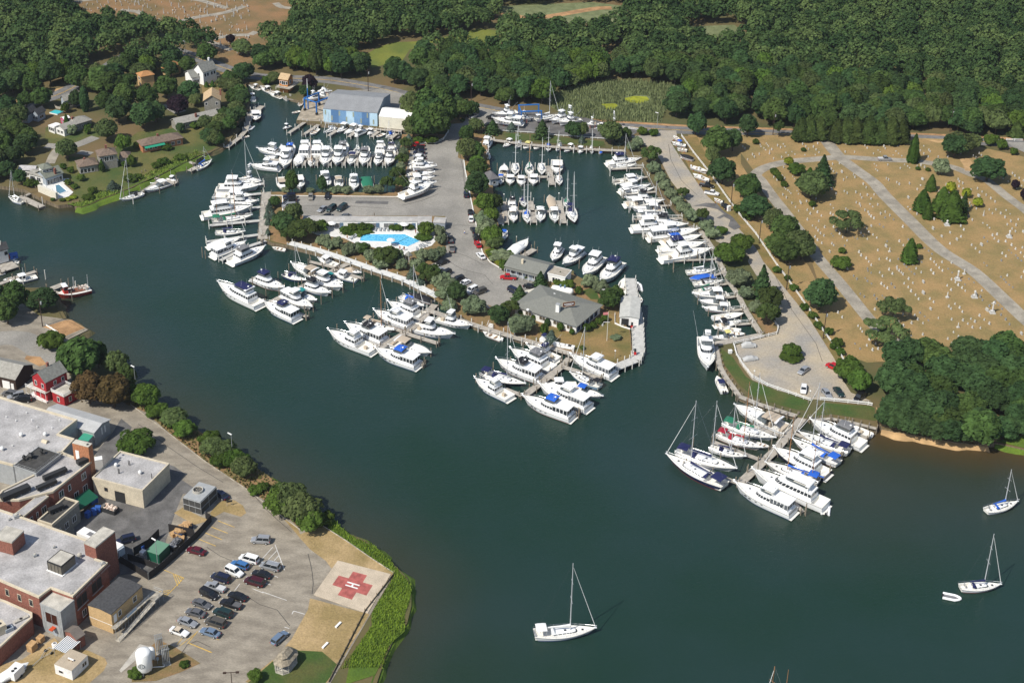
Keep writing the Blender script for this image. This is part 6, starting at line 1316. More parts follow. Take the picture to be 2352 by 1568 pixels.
# ---------------------------------------------------------------- docks, pilings, bulkheads, fences, poles, vehicles
m_pile = cm('grey_piling', (.22, .185, .14), .9, .25, 1); m_pilew = cm('white_piling', (.62, .60, .55), .8, .1, 1); m_board = cm('dock_boards', (.37, .335, .285), .9, .16, .8); m_boardl = cm('pale_dock_boards', (.47, .46, .43), .9, .12, .8)
def pile_mesh(h, m, r=.16): return MB().tube((0, 0, -1.5), (0, 0, h), r, 7, r * .92).mesh('pile', m)
PM = {}
def pile(par, x, y, h, m, name='pile'):
    k = (round(h * 2), m.name)
    if k not in PM: PM[k] = pile_mesh(h, m)
    return link(name, PM[k], par, (x, y, 0))
def pier(name, label, s, w=1.6, z=1.0, m=None, pm=None, sp=5, ph=2.2, rails=False, cat='dock', group='docks of the marina'):
    p = PT(s, z); o = p[0]; t = thing(name, label, cat, (o.x, o.y, 0), 0, group); mb = MB(); rl = MB(); th_ = .2; np_ = 0
    for a, b in zip(p, p[1:]):
        d = b - a; L = d.length; d.normalize(); n = Vector((-d.y, d.x, 0)); A = a - o; M = Matrix.Translation((A.x, A.y, 0)) @ Matrix.Rotation(math.atan2(d.y, d.x), 4, 'Z')
        mb.box(0, L, -w / 2, w / 2, z - th_ - .01 * np_, z - .01 * np_, M=M); k = max(1, round(L / sp)); np_ += 1
        for i in range(k + 1):
            for sd_ in (-1, 1):
                q = M @ Vector((L * i / k, sd_ * (w / 2 + .14), 0)); pile(t, q.x, q.y, ph, pm or m_pile)
        if rails:
            for zz in (.5, 1.0): rl.tube(M @ Vector((0, w / 2, z + zz)), M @ Vector((L, w / 2, z + zz)), .05, 4)
            for i in range(int(L / 2) + 1): rl.tube(M @ Vector((i * 2, w / 2, z)), M @ Vector((i * 2, w / 2, z + 1.05)), .05, 4)
    mb.build('decking', m or m_board, t)
    if rails: rl.build('railing', m_trim, t)
    return t
D = [("dock", "main walkway of the west finger dock below the pool", "G:1395,595 1230,670 950,815 640,970", 2), ("dock", "upper slip dock left of the west finger dock", "G:1030,575 1300,640", 1.3), ("dock", "short slip dock right of the west finger dock", "G:1290,665 1535,735", 1.2),
 ("dock", "lowest slip dock under the blue bimini yacht", "G:900,1050 1010,1095", 1.2), ("dock", "slip dock between second and third yachts, west finger dock", "G:780,820 1000,1020", .9),
 ("dock", "main walkway of the middle finger dock", "G:2210,980 2120,1080 1960,1230 1660,1400", 2.2), ("dock", "long slip dock right of the middle finger dock", "G:1950,1255 2240,1345", 1.6), ("dock", "slip dock left of the middle finger dock", "G:1760,1180 1920,1240", 1.3), ("dock", "outer slip dock of the middle finger dock", "G:1540,1320 1680,1380", 1.2), ("dock", "small end dock beside the blue bimini yacht", "G:2040,1520 2110,1545", 1.2),
 ("dock", "main walkway of the dock below the clubhouse", "R:890,545 840,600 640,760 450,905", 2.2), ("dock", "slip dock right of the dock below the clubhouse", "R:830,625 1190,735", 1.6), ("dock", "outer left slip dock below the clubhouse", "R:265,825 450,895", 1.4), ("dock", "upper left slip dock below the clubhouse", "R:590,680 760,740", 1.3), ("dock", "end dock beside the cream cabin yacht", "R:900,1040 970,1070", 1.3),
 ("dock", "main walkway of the south-east dock", "L:1530,290 1350,500 1160,720 850,1010", 2.4), ("dock", "upper left slip dock of the south-east dock", "L:1250,575 960,470", 1.3), ("dock", "middle left slip dock of the south-east dock", "L:1030,790 600,625", 1.3), ("dock", "outer left slip dock of the south-east dock", "L:830,1010 330,830", 1.3), ("dock", "upper right slip dock of the south-east dock", "L:1360,540 1800,760", 1.0), ("dock", "lower right slip dock of the south-east dock", "L:1090,800 1560,1000", 1.0), ("dock", "outer right slip dock of the south-east dock", "L:1100,920 1440,1280", 1.0),
 ("dock", "slip dock behind the grey bimini yacht by the bulkhead", "L:1720,480 2050,590", 1.3),
 ("dock", "cross dock of the north-west basin", "F:640,800 1100,790 1860,740", 1.8)]
for x in (905, 985, 1100, 1230, 1360, 1480, 1600, 1740): D.append(("slip_dock", "slip finger under the front row boats at %s place in the north-west basin" % ordn((905, 985, 1100, 1230, 1360, 1480, 1600, 1740).index(x)), "F:%d,%d %d,%d" % (x + 12, 785 - (x - 900) * .05, x - 8, 850), .9))
D += [("dock", "slip dock by the sailboat nearest the boat shed's left end", "F:1210,570 1290,520", 1.5), ("dock", "slip dock between yacht and beige cruiser by the boat shed", "F:1400,580 1480,520", 1.5), ("dock", "slip dock right of the boat shed yacht", "F:1615,580 1680,530", 1.5), ("dock", "last slip dock below the cream tent shed", "F:1790,600 1850,550", 1.5),
 ("dock", "long quay walkway in front of the boat shed", "F:1150,455 1900,525", 2.2), ("dock", "long grey creek-side walkway of the north-west shore", "F:250,680 370,590 430,520 470,370 500,330", 1.9), ("dock", "walkway around the creek workboats", "F:540,330 580,290", 2.5), ("dock", "boat lift pier nearer the boat shed", "F:1145,445 975,560", 1.5), ("dock", "boat lift pier further left of the boat shed", "F:990,440 835,545", 1.5), ("dock", "creek quay beside the cedar cottage", "F:690,150 830,215 985,240", 2.5),
 ("dock", "dock ramp from the lawn to the middle shore dock", "E:1350,215 1480,270", 1.3), ("dock", "float at the middle shore dock", "E:1480,275 1660,310", 2.0), ("dock", "thin dock between sailboat and long cruiser", "E:1340,385 1480,300", 1.2), ("dock", "grey ramp to the blue-covered sailboat", "E:1680,70 1830,130", 1.3), ("dock", "float below the blue-covered sailboat", "E:1780,195 1850,160", 2.2), ("dock", "long white float at the waterside terrace", "E:180,435 395,535", 2.6), ("dock", "footbridge to the long white float", "E:350,375 225,435", 1.2),
 ("dock", "old timber pier with tall piles at the left edge", "Z:-60,850 250,730 640,600", 1.6), ("dock", "broad timber quay at the left frame edge", "Z:-80,560 250,450", 7), ("dock", "grey float above the red workboat", "Z:880,930 1140,830", 2.4), ("dock", "short grey float behind the red workboat", "Z:1260,920 1380,880", 2), ("dock", "broken float left of the red workboat", "Z:780,920 1050,1010", 2.2),
 ("dock", "upper cross dock of the inner basin", "H:740,965 1165,955", 1.6), ("dock", "finger pier at the end of the upper cross dock", "H:1160,855 1195,1030", 2.2), ("dock", "lower cross dock of the inner basin", "H:870,1280 1250,1280", 1.4), ("dock", "left finger pier of the lower cross dock", "H:740,1190 760,1385", 1.7), ("dock", "middle finger pier of the lower cross dock", "H:992,1185 1022,1385", 1.9), ("dock", "right finger pier of the lower cross dock", "H:1255,1180 1305,1390", 2.2), ("dock", "narrow dock along the west wall of the inner basin", "H:660,1380 705,1560", 1.5), ("dock", "dock beside the covered cruiser behind the shop", "I:930,285 1030,225", 2.2), ("dock", "walkway in the upper west corner of the inner basin", "H:545,660 570,800", 1.4)]
for i, (nm, lb, s, w) in enumerate(D): pier(nm, lb, s, w, pm=m_pilew if 'H:' in s or 'F:' in s else m_pile, sp=7 if w < 1.5 else 6)
EP = ["J:330,650 640,635", "J:360,765 690,720", "J:440,890 760,860", "J:520,1005 900,990", "J:545,1120 1005,1110", "J:640,1275 1000,1255 1130,1210", "J:800,1440 1230,1350", "J:880,1510 1320,1495", "K:590,245 690,205", "K:620,330 750,310", "K:690,450 815,430", "K:740,570 880,555", "K:800,700 955,685"]
for i, s in enumerate(EP): pier('slip_dock', '%s slip pier down the east bulkhead row, with white piles' % ordn(i), s, 1.1, pm=m_pilew, sp=5.5, ph=2.6, rails=i in (0, 4, 5, 8, 9, 10, 11, 12))
for i, s in enumerate(["G:85,238 590,188", "G:60,392 575,320", "G:195,565 440,440 640,372", "F:440,1040 600,1020", "F:400,1130 600,1110", "F:480,1250 598,1235"]): pier('slip_dock', '%s pale slip pier down the row west of the walkway' % ordn(i), s, 1.5, m=m_boardl, pm=m_pilew, sp=6, ph=2.4)
pier('walkway', 'grey boardwalk running down the west edge of the motel lawn', "F:625,1100 590,1540 G:575,365", 3.2, z=1.5, m=m_board, cat='boardwalk', group=None)
pier('walkway', 'white boardwalk curving along the south bulkhead from pool to middle dock', "G:845,400 1110,470 1340,545 1540,615 1930,745 2240,905", 2.6, z=1.55, m=cm('white_boards', (.62, .62, .60), .8, .08), pm=m_pilew, sp=4, ph=1.9, cat='boardwalk', group=None)
pier('walkway', 'grey boardwalk below the clubhouse lawn', "I:0,790 320,890 620,985 R:560,400 900,500 1040,580", 2.0, z=1.5, m=m_board, pm=m_pilew, sp=4, ph=2.3, cat='boardwalk', group=None)
pier('fuel_pier', 'broad pale boardwalk around the fuel dock point', "I:1930,500 1950,660 2000,900 2010,1180 1980,1260 1780,1340", 3.2, z=1.5, m=m_boardl, pm=m_pilew, sp=3, ph=2.6, cat='boardwalk', group=None)
pier('walkway', 'grey boardwalk along the lower east bulkhead row', "J:1180,1225 1300,1400 1380,1568 K:740,290 830,420 900,560 1040,780", 1.7, z=1.5, m=m_board, cat='boardwalk', group=None, sp=9)
pier('walkway', 'boardwalk at the corner by the covered cars', "K:1060,795 610,880", 2.4, z=1.5, m=m_board, cat='boardwalk', group=None)
pier('walkway', 'grey boardwalk along the turning circle bulkhead', "K:615,900 655,1090 710,1190 840,1370 1010,1440 1230,1510 L:1380,380", 1.6, z=1.5, m=m_board, cat='boardwalk', group=None, sp=2.6, ph=2.3)
pier('walkway', 'timber capping of the bulkhead below the small lawn', "L:1530,420 1700,405 1900,440 2135,500", 1.0, z=1.5, m=m_board, cat='boardwalk', group=None, sp=2.2, ph=2.3)
pier('walkway', 'boardwalk along the north quay of the inner basin', "H:575,590 640,610 1000,655 1400,690 1880,712", 1.8, z=1.5, m=m_board, pm=m_pilew, cat='boardwalk', group=None, sp=5, ph=2.2)
# free-standing pilings
PL = {"G": "735,720 837,655 495,790 621,870 745,880 1032,555 1158,672 1245,890 1345,840 1140,950 1065,1020 1000,1100 1540,735 1445,790 1290,1225 1470,1170 1632,1120 1742,1030 1848,960 2245,1345 2172,1440 2110,1540 22,510 50,520 958,790",
      "R": "10,740 172,645 452,470 336,580 552,795 625,800 1080,975 975,1080 1188,745 820,545 885,600 1075,790", "L": "588,600 405,650 662,790 932,600 1141,660 1231,690 918,905 1012,900 1692,895 1797,770 1880,665 1592,965 1465,1285 2060,575 1165,330 1505,420",
      "H": "680,870 800,870 915,870 1036,870 1160,840 1077,990 880,1240 995,1165 1122,1170 860,1570 1260,1370 1115,1290 895,1350 905,680 1435,700", "F": "985,1010 730,980 1095,1000 1355,1000 1640,1000 1380,1010 1180,780 1525,700 1790,660 1640,1350 105,1220 1840,990 1060,850 860,860 970,560",
      "Z": "455,560 812,690 1235,860 1360,880 1410,960 1550,960 1290,1070 420,830", "K": "222,180 402,160 605,690 550,590 640,790 855,660 450,480", "J": "925,1560 1220,1500 1150,1480 1070,1490 975,1490 330,690 460,900 510,1030 575,1160 640,1260 720,1330", "E": "1500,380 1252,480 1165,430 400,490 1660,290", "I": "860,160 1450,380 940,300 1030,200"}
for c, s in PL.items():
    for k, w in enumerate(s.split()):
        x, y = map(float, w.split(',')); p = P(c, x, y, 1.2); h = 3.0 + (k * 7 % 5) * .2
        m = m_pilew if c in 'HJEZ' and k % 2 else m_pile; kk = (round(h * 2), m.name)
        if kk not in PM: PM[kk] = pile_mesh(h, m)
        o = link('mooring_pile', PM[kk], None, (p.x, p.y, 0)); tag(o, 'mooring pile standing free in the water between boats', 'piling', 'free-standing mooring piles')
# fences
def rfence(label, s, h=1.15, sp=2.6, m=None, rails=(.45, .95), solid=False, name='fence', w=.05):
    p = PT(s); o = p[0]; t = thing(name, label, 'fence', o); r = MB(); pm = MB().box(-.07, .07, -.07, .07, 0, h + .1).mesh('post', m or m_trim); n = 0
    for a, b in zip(p, p[1:]):
        A, B_ = a - o, b - o; L = (B_ - A).length; M = Matrix.Translation(A) @ Matrix.Rotation(math.atan2((B_ - A).y, (B_ - A).x), 4, 'Z')
        for z in rails: r.box(.0, L, -.03 - w / 2, .03 + w / 2, z - .08 if not solid else .1, z + .08, M=M)
        k = max(1, int(L / sp))
        for i in range(k):
            if n < 98: q = M @ Vector((L * i / k, 0, 0)); link('post', pm, t, (q.x, q.y, 0)); n += 1
    r.build('rails', m or m_trim, t); return t
rfence('white post and rail fence around the turning circle lawn', "K:800,890 880,870 1190,795 1205,740 1170,690")
rfence('white post and rail fence sweeping round the turning circle', "K:785,890 810,990 880,1100 960,1200 1100,1280 1300,1350 1515,1425", sp=2.2)
rfence('white banner fence on the right of the south-east dock head', "L:1600,235 1860,262 2050,282 2090,292", rails=(.3, .8, 1.0))
rfence('long white fence between lane and cemetery trees', "J:1000,345 1110,500 1260,690 1330,790 1450,960 1540,1080 1700,1270 1900,1568 K:1280,270 1500,580 1640,790 1760,950 1820,1045", sp=6)
rfence('white fence curling round the oak grove by the boat shed', "B:1500,1355 1740,1355 1820,1320 1865,1250 1860,1220")
rfence('white kerb fence along the boat yard, left part', "H:700,530 1035,552", rails=(.5,), h=.6); rfence('white kerb fence along the boat yard, right part', "H:1175,570 1690,607", rails=(.5,), h=.6)
rfence('white rail fence between boat yard and road', "C:1130,1205 1300,1230")
rfence('white fence at the far right by the main road', "D:2200,1210 2340,1215")
rfence('white rails beside parked cars above the middle dock', "I:240,560 320,600 420,670 530,740 640,820", sp=3)
rfence('white wooden guard screen beside the fuel shed', "I:1785,850 1785,930 1860,965 1930,985", rails=(.5,), solid=True, h=1)
rfence('dark timber retaining fence along the marsh and helipad', "U:905,1318 838,1405 755,1567", h=1.0, m=m_bank, rails=(.5,), solid=True, sp=2.5)
rfence('pale timber edging between dry lawn and marsh', "O:1370,350 1620,510 1850,670 2060,805", h=.35, m=m_wood, rails=(.25,), solid=True)
rfence('low timber curb along the hospital shore road', "U:300,930 380,990 470,1060 560,1120 640,1180 690,1218", h=.4, m=m_wood, rails=(.3,), solid=True, sp=5)
rfence('wooden fence behind the turquoise garden pool', "A:520,1020 620,1045 700,1010", h=1.6, m=m_wood, rails=(1,), solid=True)
rfence('white fence between the old orange lawn and the water', "M:430,5 545,75", rails=(.5,), h=.7, solid=True)
for lb, s in (('white kerb on the right edge of the marina drive', "H:365,800 378,900 430,1160 500,1500 I:540,260 610,350 720,415"), ('white kerb along the top edge of the motel car park', "F:635,1135 1890,1148"), ('white kerb at the left end of the motel car park', "F:775,1135 780,1340")):
    rfence(lb, s, h=.05, sp=50, rails=(.1,), name='kerb', w=.25)
# poles
def lamp():
    t = thing('street_lamp', '', 'street lamp'); MB().tube((0, 0, 0), (0, 0, 7.5), .1, 7, .06).build('pole', m_metal, t); MB().box(-.2, 1.2, -.14, .14, 7.45, 7.62).build('lamp_head', m_trim, t); return t
LP = [('M', 1282, 610, 'street lamp on the shore beside the bronze-leaved trees'), ('M', 2190, 1255, 'street lamp among the shore shrubs of the hospital road'), ('N', 1485, 735, 'street lamp standing in the container yard'), ('A', 1750, 545, 'street lamp beside the main road, upper left'), ('J', 770, 290, 'lamp pole at the lane entrance from the main road')]
for i, (c, x, y, lb) in enumerate(LP): place('lamp', lamp, P(c, x, y), 2.5, lb, 'street lamps')
def dlamp():
    t = thing('parking_lamp', 'twin-headed dark lamp post at the bottom frame edge', 'street lamp'); MB().tube((0, 0, 0), (0, 0, 7.6), .11, 7, .07).build('pole', m_brown, t); MB().box(-1.3, 1.3, -.05, .05, 7.5, 7.6).build('arm', m_brown, t); [MB().box(x - .35, x + .35, -.2, .2, 7.4, 7.65).build('lamp_head', m_brown, t) for x in (-1.3, 1.3)]; return t
p = P('Y', 1120, 617, GZ + 7.5); t = dlamp(); t.location = (p.x, p.y, GZ); t.rotation_euler[2] = .1
def glob():
    t = thing('globe_lamp', '', 'lamp'); MB().tube((0, 0, 0), (0, 0, 2.6), .05, 6).build('pole', m_metal, t); MB().lathe([(.05, 2.6), (.2, 2.7), (.25, 2.85), (.2, 3.0), (.03, 3.08)], 10).build('globe', m_trim, t); return t
for i, (c, x, y, lb) in enumerate([('H', 742, 1190, 'globe lamp at the left finger pier of the lower cross dock'), ('H', 1258, 1180, 'globe lamp at the right finger pier of the lower cross dock'), ('R', 1315, 555, 'globe lamp on the clubhouse lawn near the fuel pier'), ('K', 778, 890, 'globe lamp at the corner of the turning circle fence'), ('K', 975, 1215, 'globe lamp on the curve of the turning circle fence'), ('L', 1500, 230, 'globe lamp at the head of the south-east dock')]): place('globe', glob, P(c, x, y), 0, lb, 'globe lamps around the marina')
def upole():
    t = thing('utility_pole', '', 'utility pole'); MB().tube((0, 0, 0), (0, 0, 10), .16, 7, .1).build('pole', m_brown, t); MB().box(-1.2, 1.2, -.06, .06, 9.2, 9.35).build('crossarm', m_brown, t); MB().lathe([(.25, 7.6), (.25, 8.5), (.1, 8.6)], 10, M=Matrix.Translation((.4, 0, 0))).build('transformer', m_metal, t); return t
for i, (c, x, y, lb) in enumerate([('K', 1283, 375, 'utility pole by the white fence, above the dark round tree'), ('K', 1628, 835, 'utility pole by the white fence, nearest the turning circle'), ('J', 1465, 1000, 'utility pole with transformer beside the white meter box'), ('J', 1730, 1350, 'utility pole pair member beside the lane under the trees'), ('H', 434, 270, 'utility pole with crossarms beside the main road bend'), ('B', 1112, 860, 'utility pole behind the boat shed'), ('Z', 765, 1600, 'utility pole beside the orange lawn, left edge'), ('J', 1860, 330, 'utility pole at the main road before the cemetery'), ('D', 1715, 1130, 'utility pole on the main road, far right')]): place('upole', upole, P(c, x, y), .4, lb, 'utility poles')
# flagpole
t = thing('flagpole', 'white flagpole with two small flags on the clubhouse lawn', 'flagpole', P('I', 1710, 1090)); MB().tube((0, 0, 0), (0, 0, 10), .07, 6, .04).build('pole', m_trim, t); MB().box(-1.3, .55, -.06, .06, 6.4, 6.5).build('yardarm', m_trim, t)
MB().add([(0, 0, 9.0), (-1.5, .2, 8.7), (-1.5, .15, 9.6), (0, 0, 9.9)], [(0, 1, 2, 3), (3, 2, 1, 0)]).build('flag', mat('flag_red', (.55, .2, .2), .8), t); MB().add([(-1.3, 0, 6.4), (-1.9, .2, 5.2), (-1.3, .1, 4.9)], [(0, 1, 2), (2, 1, 0)]).build('pennant', m_trim, t)
for i, (c, x, y) in enumerate([('I', 1975, 1215), ('I', 1945, 965)]):
    t = thing('fuel_pump', ('red fuel pump near the end of the fuel pier', 'red fuel pump beside the fuel shed door')[i], 'fuel pump', P(c, x, y, 1.6)); MB().box(-.35, .35, -.3, .3, 0, .9).build('base', mat('pump_red', (.5, .02, .02), .5), t); MB().box(-.3, .3, -.25, .25, .9, 1.8).build('cabinet', m_dark, t)
for i, (x, y) in enumerate([(1110, 1098), (1238, 1137), (1290, 1150), (1345, 1160), (1375, 1165)]): boxthing('dock_box', ('white dock box beside the blue spruce on the boardwalk', 'leftmost white dock box in the row of four below the lawn', 'second white dock box in the row of four below the lawn', 'third white dock box in the row of four below the lawn', 'rightmost white dock box in the row of four below the lawn')[i], 'dock box', 'I', x, y, 1.9, 1.0, 1.0, -.35, m_trim, z=1.5, group='white dock boxes on the boardwalk')
t = thing('marina_sign', 'small white sign on a post beside the shrubs north-east of the clubhouse', 'sign', P('I', 1682, 695), .2); MB().tube((0, 0, 0), (0, 0, 3.4), .08, 6).build('post', m_trim, t); MB().box(-.8, .8, -.06, .06, 2.4, 3.5).build('board', m_trim, t)
t = thing('stairs', 'short white steps down to the boardwalk beside the skiff', 'stairs', P('I', 618, 955), -.4); [MB().box(-.7, .7, -k * .35, .35 - k * .35, .8 - k * .25, .9 - k * .25).build('step', m_trim, t) for k in range(4)]; MB().path([(-.75, .3, 1.9), (-.75, -1.2, .9)], .06).build('handrail', m_trim, t)
def travel_lift(label, c, x, y, rz, s=1.0):
    t = thing('boat_lift', label, 'boat lift', P(c, x, y), rz, 'blue travelling boat lifts'); m = mat('lift_blue', (.02, .14, .42), .5)
    for sx in (-1, 1):
        for sy in (-1, 1):
            MB().box(sx * 4 - .22, sx * 4 + .22, sy * 3.4 - .22, sy * 3.4 + .22, .8, 5.2).build('leg', m, t); MB().tube((sx * 4, sy * 3.4 - .3, .6), (sx * 4, sy * 3.4 + .3, .6), .6, 12).build('wheel', m_dark, t)
    [MB().box(-4.3, 4.3, sy * 3.4 - .25, sy * 3.4 + .25, 5.2, 5.6).build('beam', m, t) for sy in (-1, 1)]; MB().box(-4.3, -3.9, -3.15, 3.15, 5.22, 5.55).build('crossbeam', m, t); return t
travel_lift('blue boat lift straddling the forecourt of the striped boat shed', 'F', 1110, 330, .9); travel_lift('blue boat lift standing over boats in the roadside yard', 'H', 985, 430, .15)
t = thing('mast_crane', 'tall slender blue and white mast crane at the creek quay', 'crane', P('F', 1018, 320)); MB().tube((0, 0, 0), (0, 0, 9), .25, 8, .2).build('lower_column', mat('lift_blue', (.02, .14, .42)), t); MB().tube((0, 0, 9), (0, 0, 13), .16, 8, .1).build('upper_column', m_trim, t)
boxthing('meter_box', 'white meter cabinet at the foot of the lane beside the pole', 'box', 'J', 1445, 1045, 1.2, .8, 1.9, .5, m_trim); boxthing('dock_box', 'white dock box on the green strip by the turning circle', 'dock box', 'K', 752, 970, 1.0, .8, 1.0, .2, m_trim)
for i, (lb, s) in enumerate([('white stone gate wall left of the cemetery entrance', "D:455,1190 598,1192"), ('white stone gate wall right of the cemetery entrance', "D:668,1195 800,1200")]): rfence(lb, s, h=1.6, rails=(1.4,), solid=True, sp=6, name='gate_wall', w=.4, m=m_trim)
# ---------------------------------------------------------------- vehicles
m_tyre = mat('tyre', (.02, .02, .02), .8); m_head = mat('headlight', (.7, .7, .68), .2); m_tail = mat('taillight', (.35, .01, .01), .3); m_cglass = mat('car_glass', (.018, .022, .026), .06, spec=.6)
PC = dict(white=(.74, .74, .73), silver=(.36, .37, .385), grey=(.15, .15, .155), black=(.012, .012, .014), maroon=(.085, .006, .014), blue=(.045, .14, .33), lightblue=(.19, .26, .36), darkgreen=(.012, .03, .03), red=(.42, .01, .015), navy=(.012, .016, .04), brown=(.11, .10, .085), dark_red=(.05, .006, .012), gold=(.33, .30, .25))
def make_car(kind, col):
    pm = mat('paint_' + col, PC[col], .28, .35 if col in ('silver', 'grey', 'lightblue', 'gold', 'brown') else 0, spec=.6)
    t = thing({'pickup': 'pickup_truck', 'van': 'minivan', 'suv': 'parked_suv', 'convertible': 'convertible_car'}.get(kind, 'parked_car'), '', 'car')
    L, W, hb, hr, c0, c1, g0, g1 = dict(sedan=(4.8, 1.8, .92, 1.42, -1.75, 1.15, -1.15, .45), suv=(4.7, 1.86, 1.08, 1.78, -2.2, 1.15, -2.05, .55), van=(5.0, 1.95, 1.05, 1.78, -2.35, 1.6, -2.2, .7), pickup=(5.4, 1.9, 1.02, 1.72, -.55, 1.3, -.45, .75), convertible=(4.6, 1.8, .88, 1.3, -1.5, .9, -.9, .3), wagon=(4.7, 1.78, .92, 1.45, -2.2, 1.15, -1.9, .5))[kind]
    X = L / 2; st = [(-X, .62, hb * .78, .45), (-X + .12, .86, hb * .96, .3), (-X + 1.0, .96, hb, .22), (c1, .98, hb, .22), (X - .5, .93, hb * .86, .25), (X - .1, .82, hb * .72, .3), (X, .6, hb * .6, .4)]; R = []
    for x, w, zt, zb in st:
        w = w * W / 2; R.append([(x, w * .95, zb), (x, w, (zb + zt) * .52), (x, w * .96, zt * .93), (x, w * .8, zt), (x, -w * .8, zt), (x, -w * .96, zt * .93), (x, -w, (zb + zt) * .52), (x, -w * .95, zb)])
    mb = MB(); mb.loft(R[::-1], closed=True, caps=True); mb.build('body', pm, t)
    g = MB(); w0, w1 = W * .44, W * .37
    g.loft([[(c0, -w0, hb - .03), (c1, -w0, hb - .03), (c1, w0, hb - .03), (c0, w0, hb - .03)], [(g0, -w1, hr - .04), (g1, -w1, hr - .04), (g1, w1, hr - .04), (g0, w1, hr - .04)]], closed=True); g.build('windows', m_cglass, t)
    rm = m_seat if kind == 'convertible' else pm
    r = MB(); r.box(g0 - .03, g1 + .03, -w1 - .02, w1 + .02, hr - .05, hr)
    for x0, x1, xx in ((c0, g0, 0), (c1, g1, 0), ((c0 + c1) / 2, (g0 + g1) / 2 - .05, 0)):
        for s in (-1, 1): r.tube((x0, s * w0, hb), (x1, s * w1, hr - .03), .05, 4)
    if kind in ('suv', 'van'): r.box(g0 + .3, g1 - .3, -w1 + .05, -w1 + .1, hr + .02, hr + .07).box(g0 + .3, g1 - .3, w1 - .1, w1 - .05, hr + .02, hr + .07)
    r.build('roof', rm, t)
    if kind == 'pickup': MB().box(-X + .15, c0 - .08, -W * .38, W * .38, hb + .004, hb + .02).build('bed', mat('bed_grey', (.10, .10, .105), .7) if col != 'silver' else mat('bed_pale', (.5, .5, .5), .6), t)
    for sx, sy in ((-X + .95, 1), (-X + .95, -1), (X - .9, 1), (X - .9, -1)):
        w = MB().tube((sx, sy * (W / 2 - .2), .33), (sx, sy * (W / 2 + .015), .33), .33, 12).build('wheel', m_tyre, t); MB().tube((sx, sy * (W / 2 + .01), .33), (sx, sy * (W / 2 + .03), .33), .19, 8).build('rim', m_alu, w)
    for s in (-1, 1): MB().box(X - .18, X - .01, s * W * .33 - .17, s * W * .33 + .17, hb * .55, hb * .7).build('headlight', m_head, t); MB().box(-X - .0, -X + .2, s * W * .35 - .14, s * W * .35 + .14, hb * .6, hb * .82).build('taillight', m_tail, t)
    return t
CK = dict(sedan='saloon car', suv='SUV', van='minivan', pickup='pickup truck', convertible='convertible', wagon='estate car')
def cars(row, c, s, group):
    for i, l in enumerate(s.strip().split('\n')):
        w = l.split(); fx, fy = map(float, w[2].split(',')); bx, by = map(float, w[3].split(',')); a, b = P(c, fx, fy, GZ + .6), P(c, bx, by, GZ + .6); d = a - b; m = (a + b) / 2
        place(('car', w[0], w[1]), lambda: make_car(w[0], w[1]), (m.x, m.y, GZ + .13), math.atan2(d.y, d.x), '%s %s, %s' % (w[1].replace('lightblue', 'pale blue').replace('darkgreen', 'dark green').replace('_', ' '), CK[w[0]], (' '.join(w[4:]) or '%s %s' % (ordn(i), row))), group)
cars('', 'O', """sedan maroon 110,570 290,620 alone beside the black screen fence
suv silver 735,490 880,500 alone in the upper part of the hospital lot
van white 605,645 790,700 top of the left hospital row
wagon blue 530,700 690,755 second down the left hospital row
suv white 640,830 475,755 third down the left hospital row
van navy 335,815 530,885 fourth down the left hospital row
pickup silver 290,905 470,965 fifth down the left hospital row
suv black 400,1040 240,965 sixth down the left hospital row
sedan grey 345,1130 160,1060 seventh down the left hospital row
sedan grey 100,1150 290,1205 eighth down the left hospital row
sedan silver 215,1300 20,1230 ninth down the left hospital row
convertible white 130,1385 -50,1320 with tan roof at the lower left of the lot
van silver 805,720 985,765 top of the right hospital row
sedan black 725,790 905,840 second down the right hospital row
van dark_red 655,860 840,915 third down the right hospital row
sedan black 495,990 680,1055 fourth down the right hospital row
pickup black 415,1060 640,1130 fifth down the right hospital row
suv darkgreen 365,1150 535,1210 sixth down the right hospital row
van brown 290,1240 475,1300 seventh down the right hospital row
sedan lightblue 230,1330 430,1395 bottom of the right hospital row
wagon lightblue 1040,1360 925,1465 alone near the gazebo
sedan navy 395,40 475,95 behind the cooling tower""", 'cars in the hospital car park')
cars('', 'N', "suv navy 1120,510 1240,480 parked behind the white truck", 'cars in the hospital car park')
cars('', 'M', """suv grey 40,640 150,660 leftmost by the red house
suv silver 100,680 200,660 second by the red house
van black 140,705 290,700 third by the red house, nearest the porch""", 'cars beside the red house')
cars('', 'I', """pickup red 720,490 845,497 in front of the marina shop
sedan white 505,270 545,310 alone beside the curved kerb
sedan red 480,160 510,205 in the kerb row below two black ones
suv black 470,90 485,145 kerb row just above the red car
sedan black 440,20 475,80 kerb row second above the red car
pickup black 235,105 245,170 parked below the motel shed
pickup gold 248,190 255,255 parked under the black pickup
sedan black 120,370 210,335 alone by the pool shrubs
sedan black 0,415 60,400 half hidden by the pine
sedan silver 100,440 150,425 between two dark cars by the pines
suv black 150,480 235,440 left end of the row above the white rails
suv black 255,535 360,500 second in the row above the white rails
sedan white 320,570 420,525 third in the row above the white rails
suv white 385,640 490,590 fourth in the row above the white rails
suv brown 460,650 570,610 right end of the row above the white rails
van navy 870,640 810,610 behind the clubhouse left corner
sedan black 1030,590 955,575 behind the cream covered trailer""", 'cars on the marina drive')
cars('', 'H', """suv navy 385,1100 388,1150 alone on the kerb beside the trees
sedan black 425,1280 428,1305 upper of the two by the kerb
sedan white 435,1320 435,1385 lower of the two by the kerb
suv silver 440,400 485,375 at the road junction by the grove
suv black 600,400 650,410 beside the yard boats, upper left
sedan black 560,475 620,470 beside the yard entrance spruce""", 'cars on the marina drive')
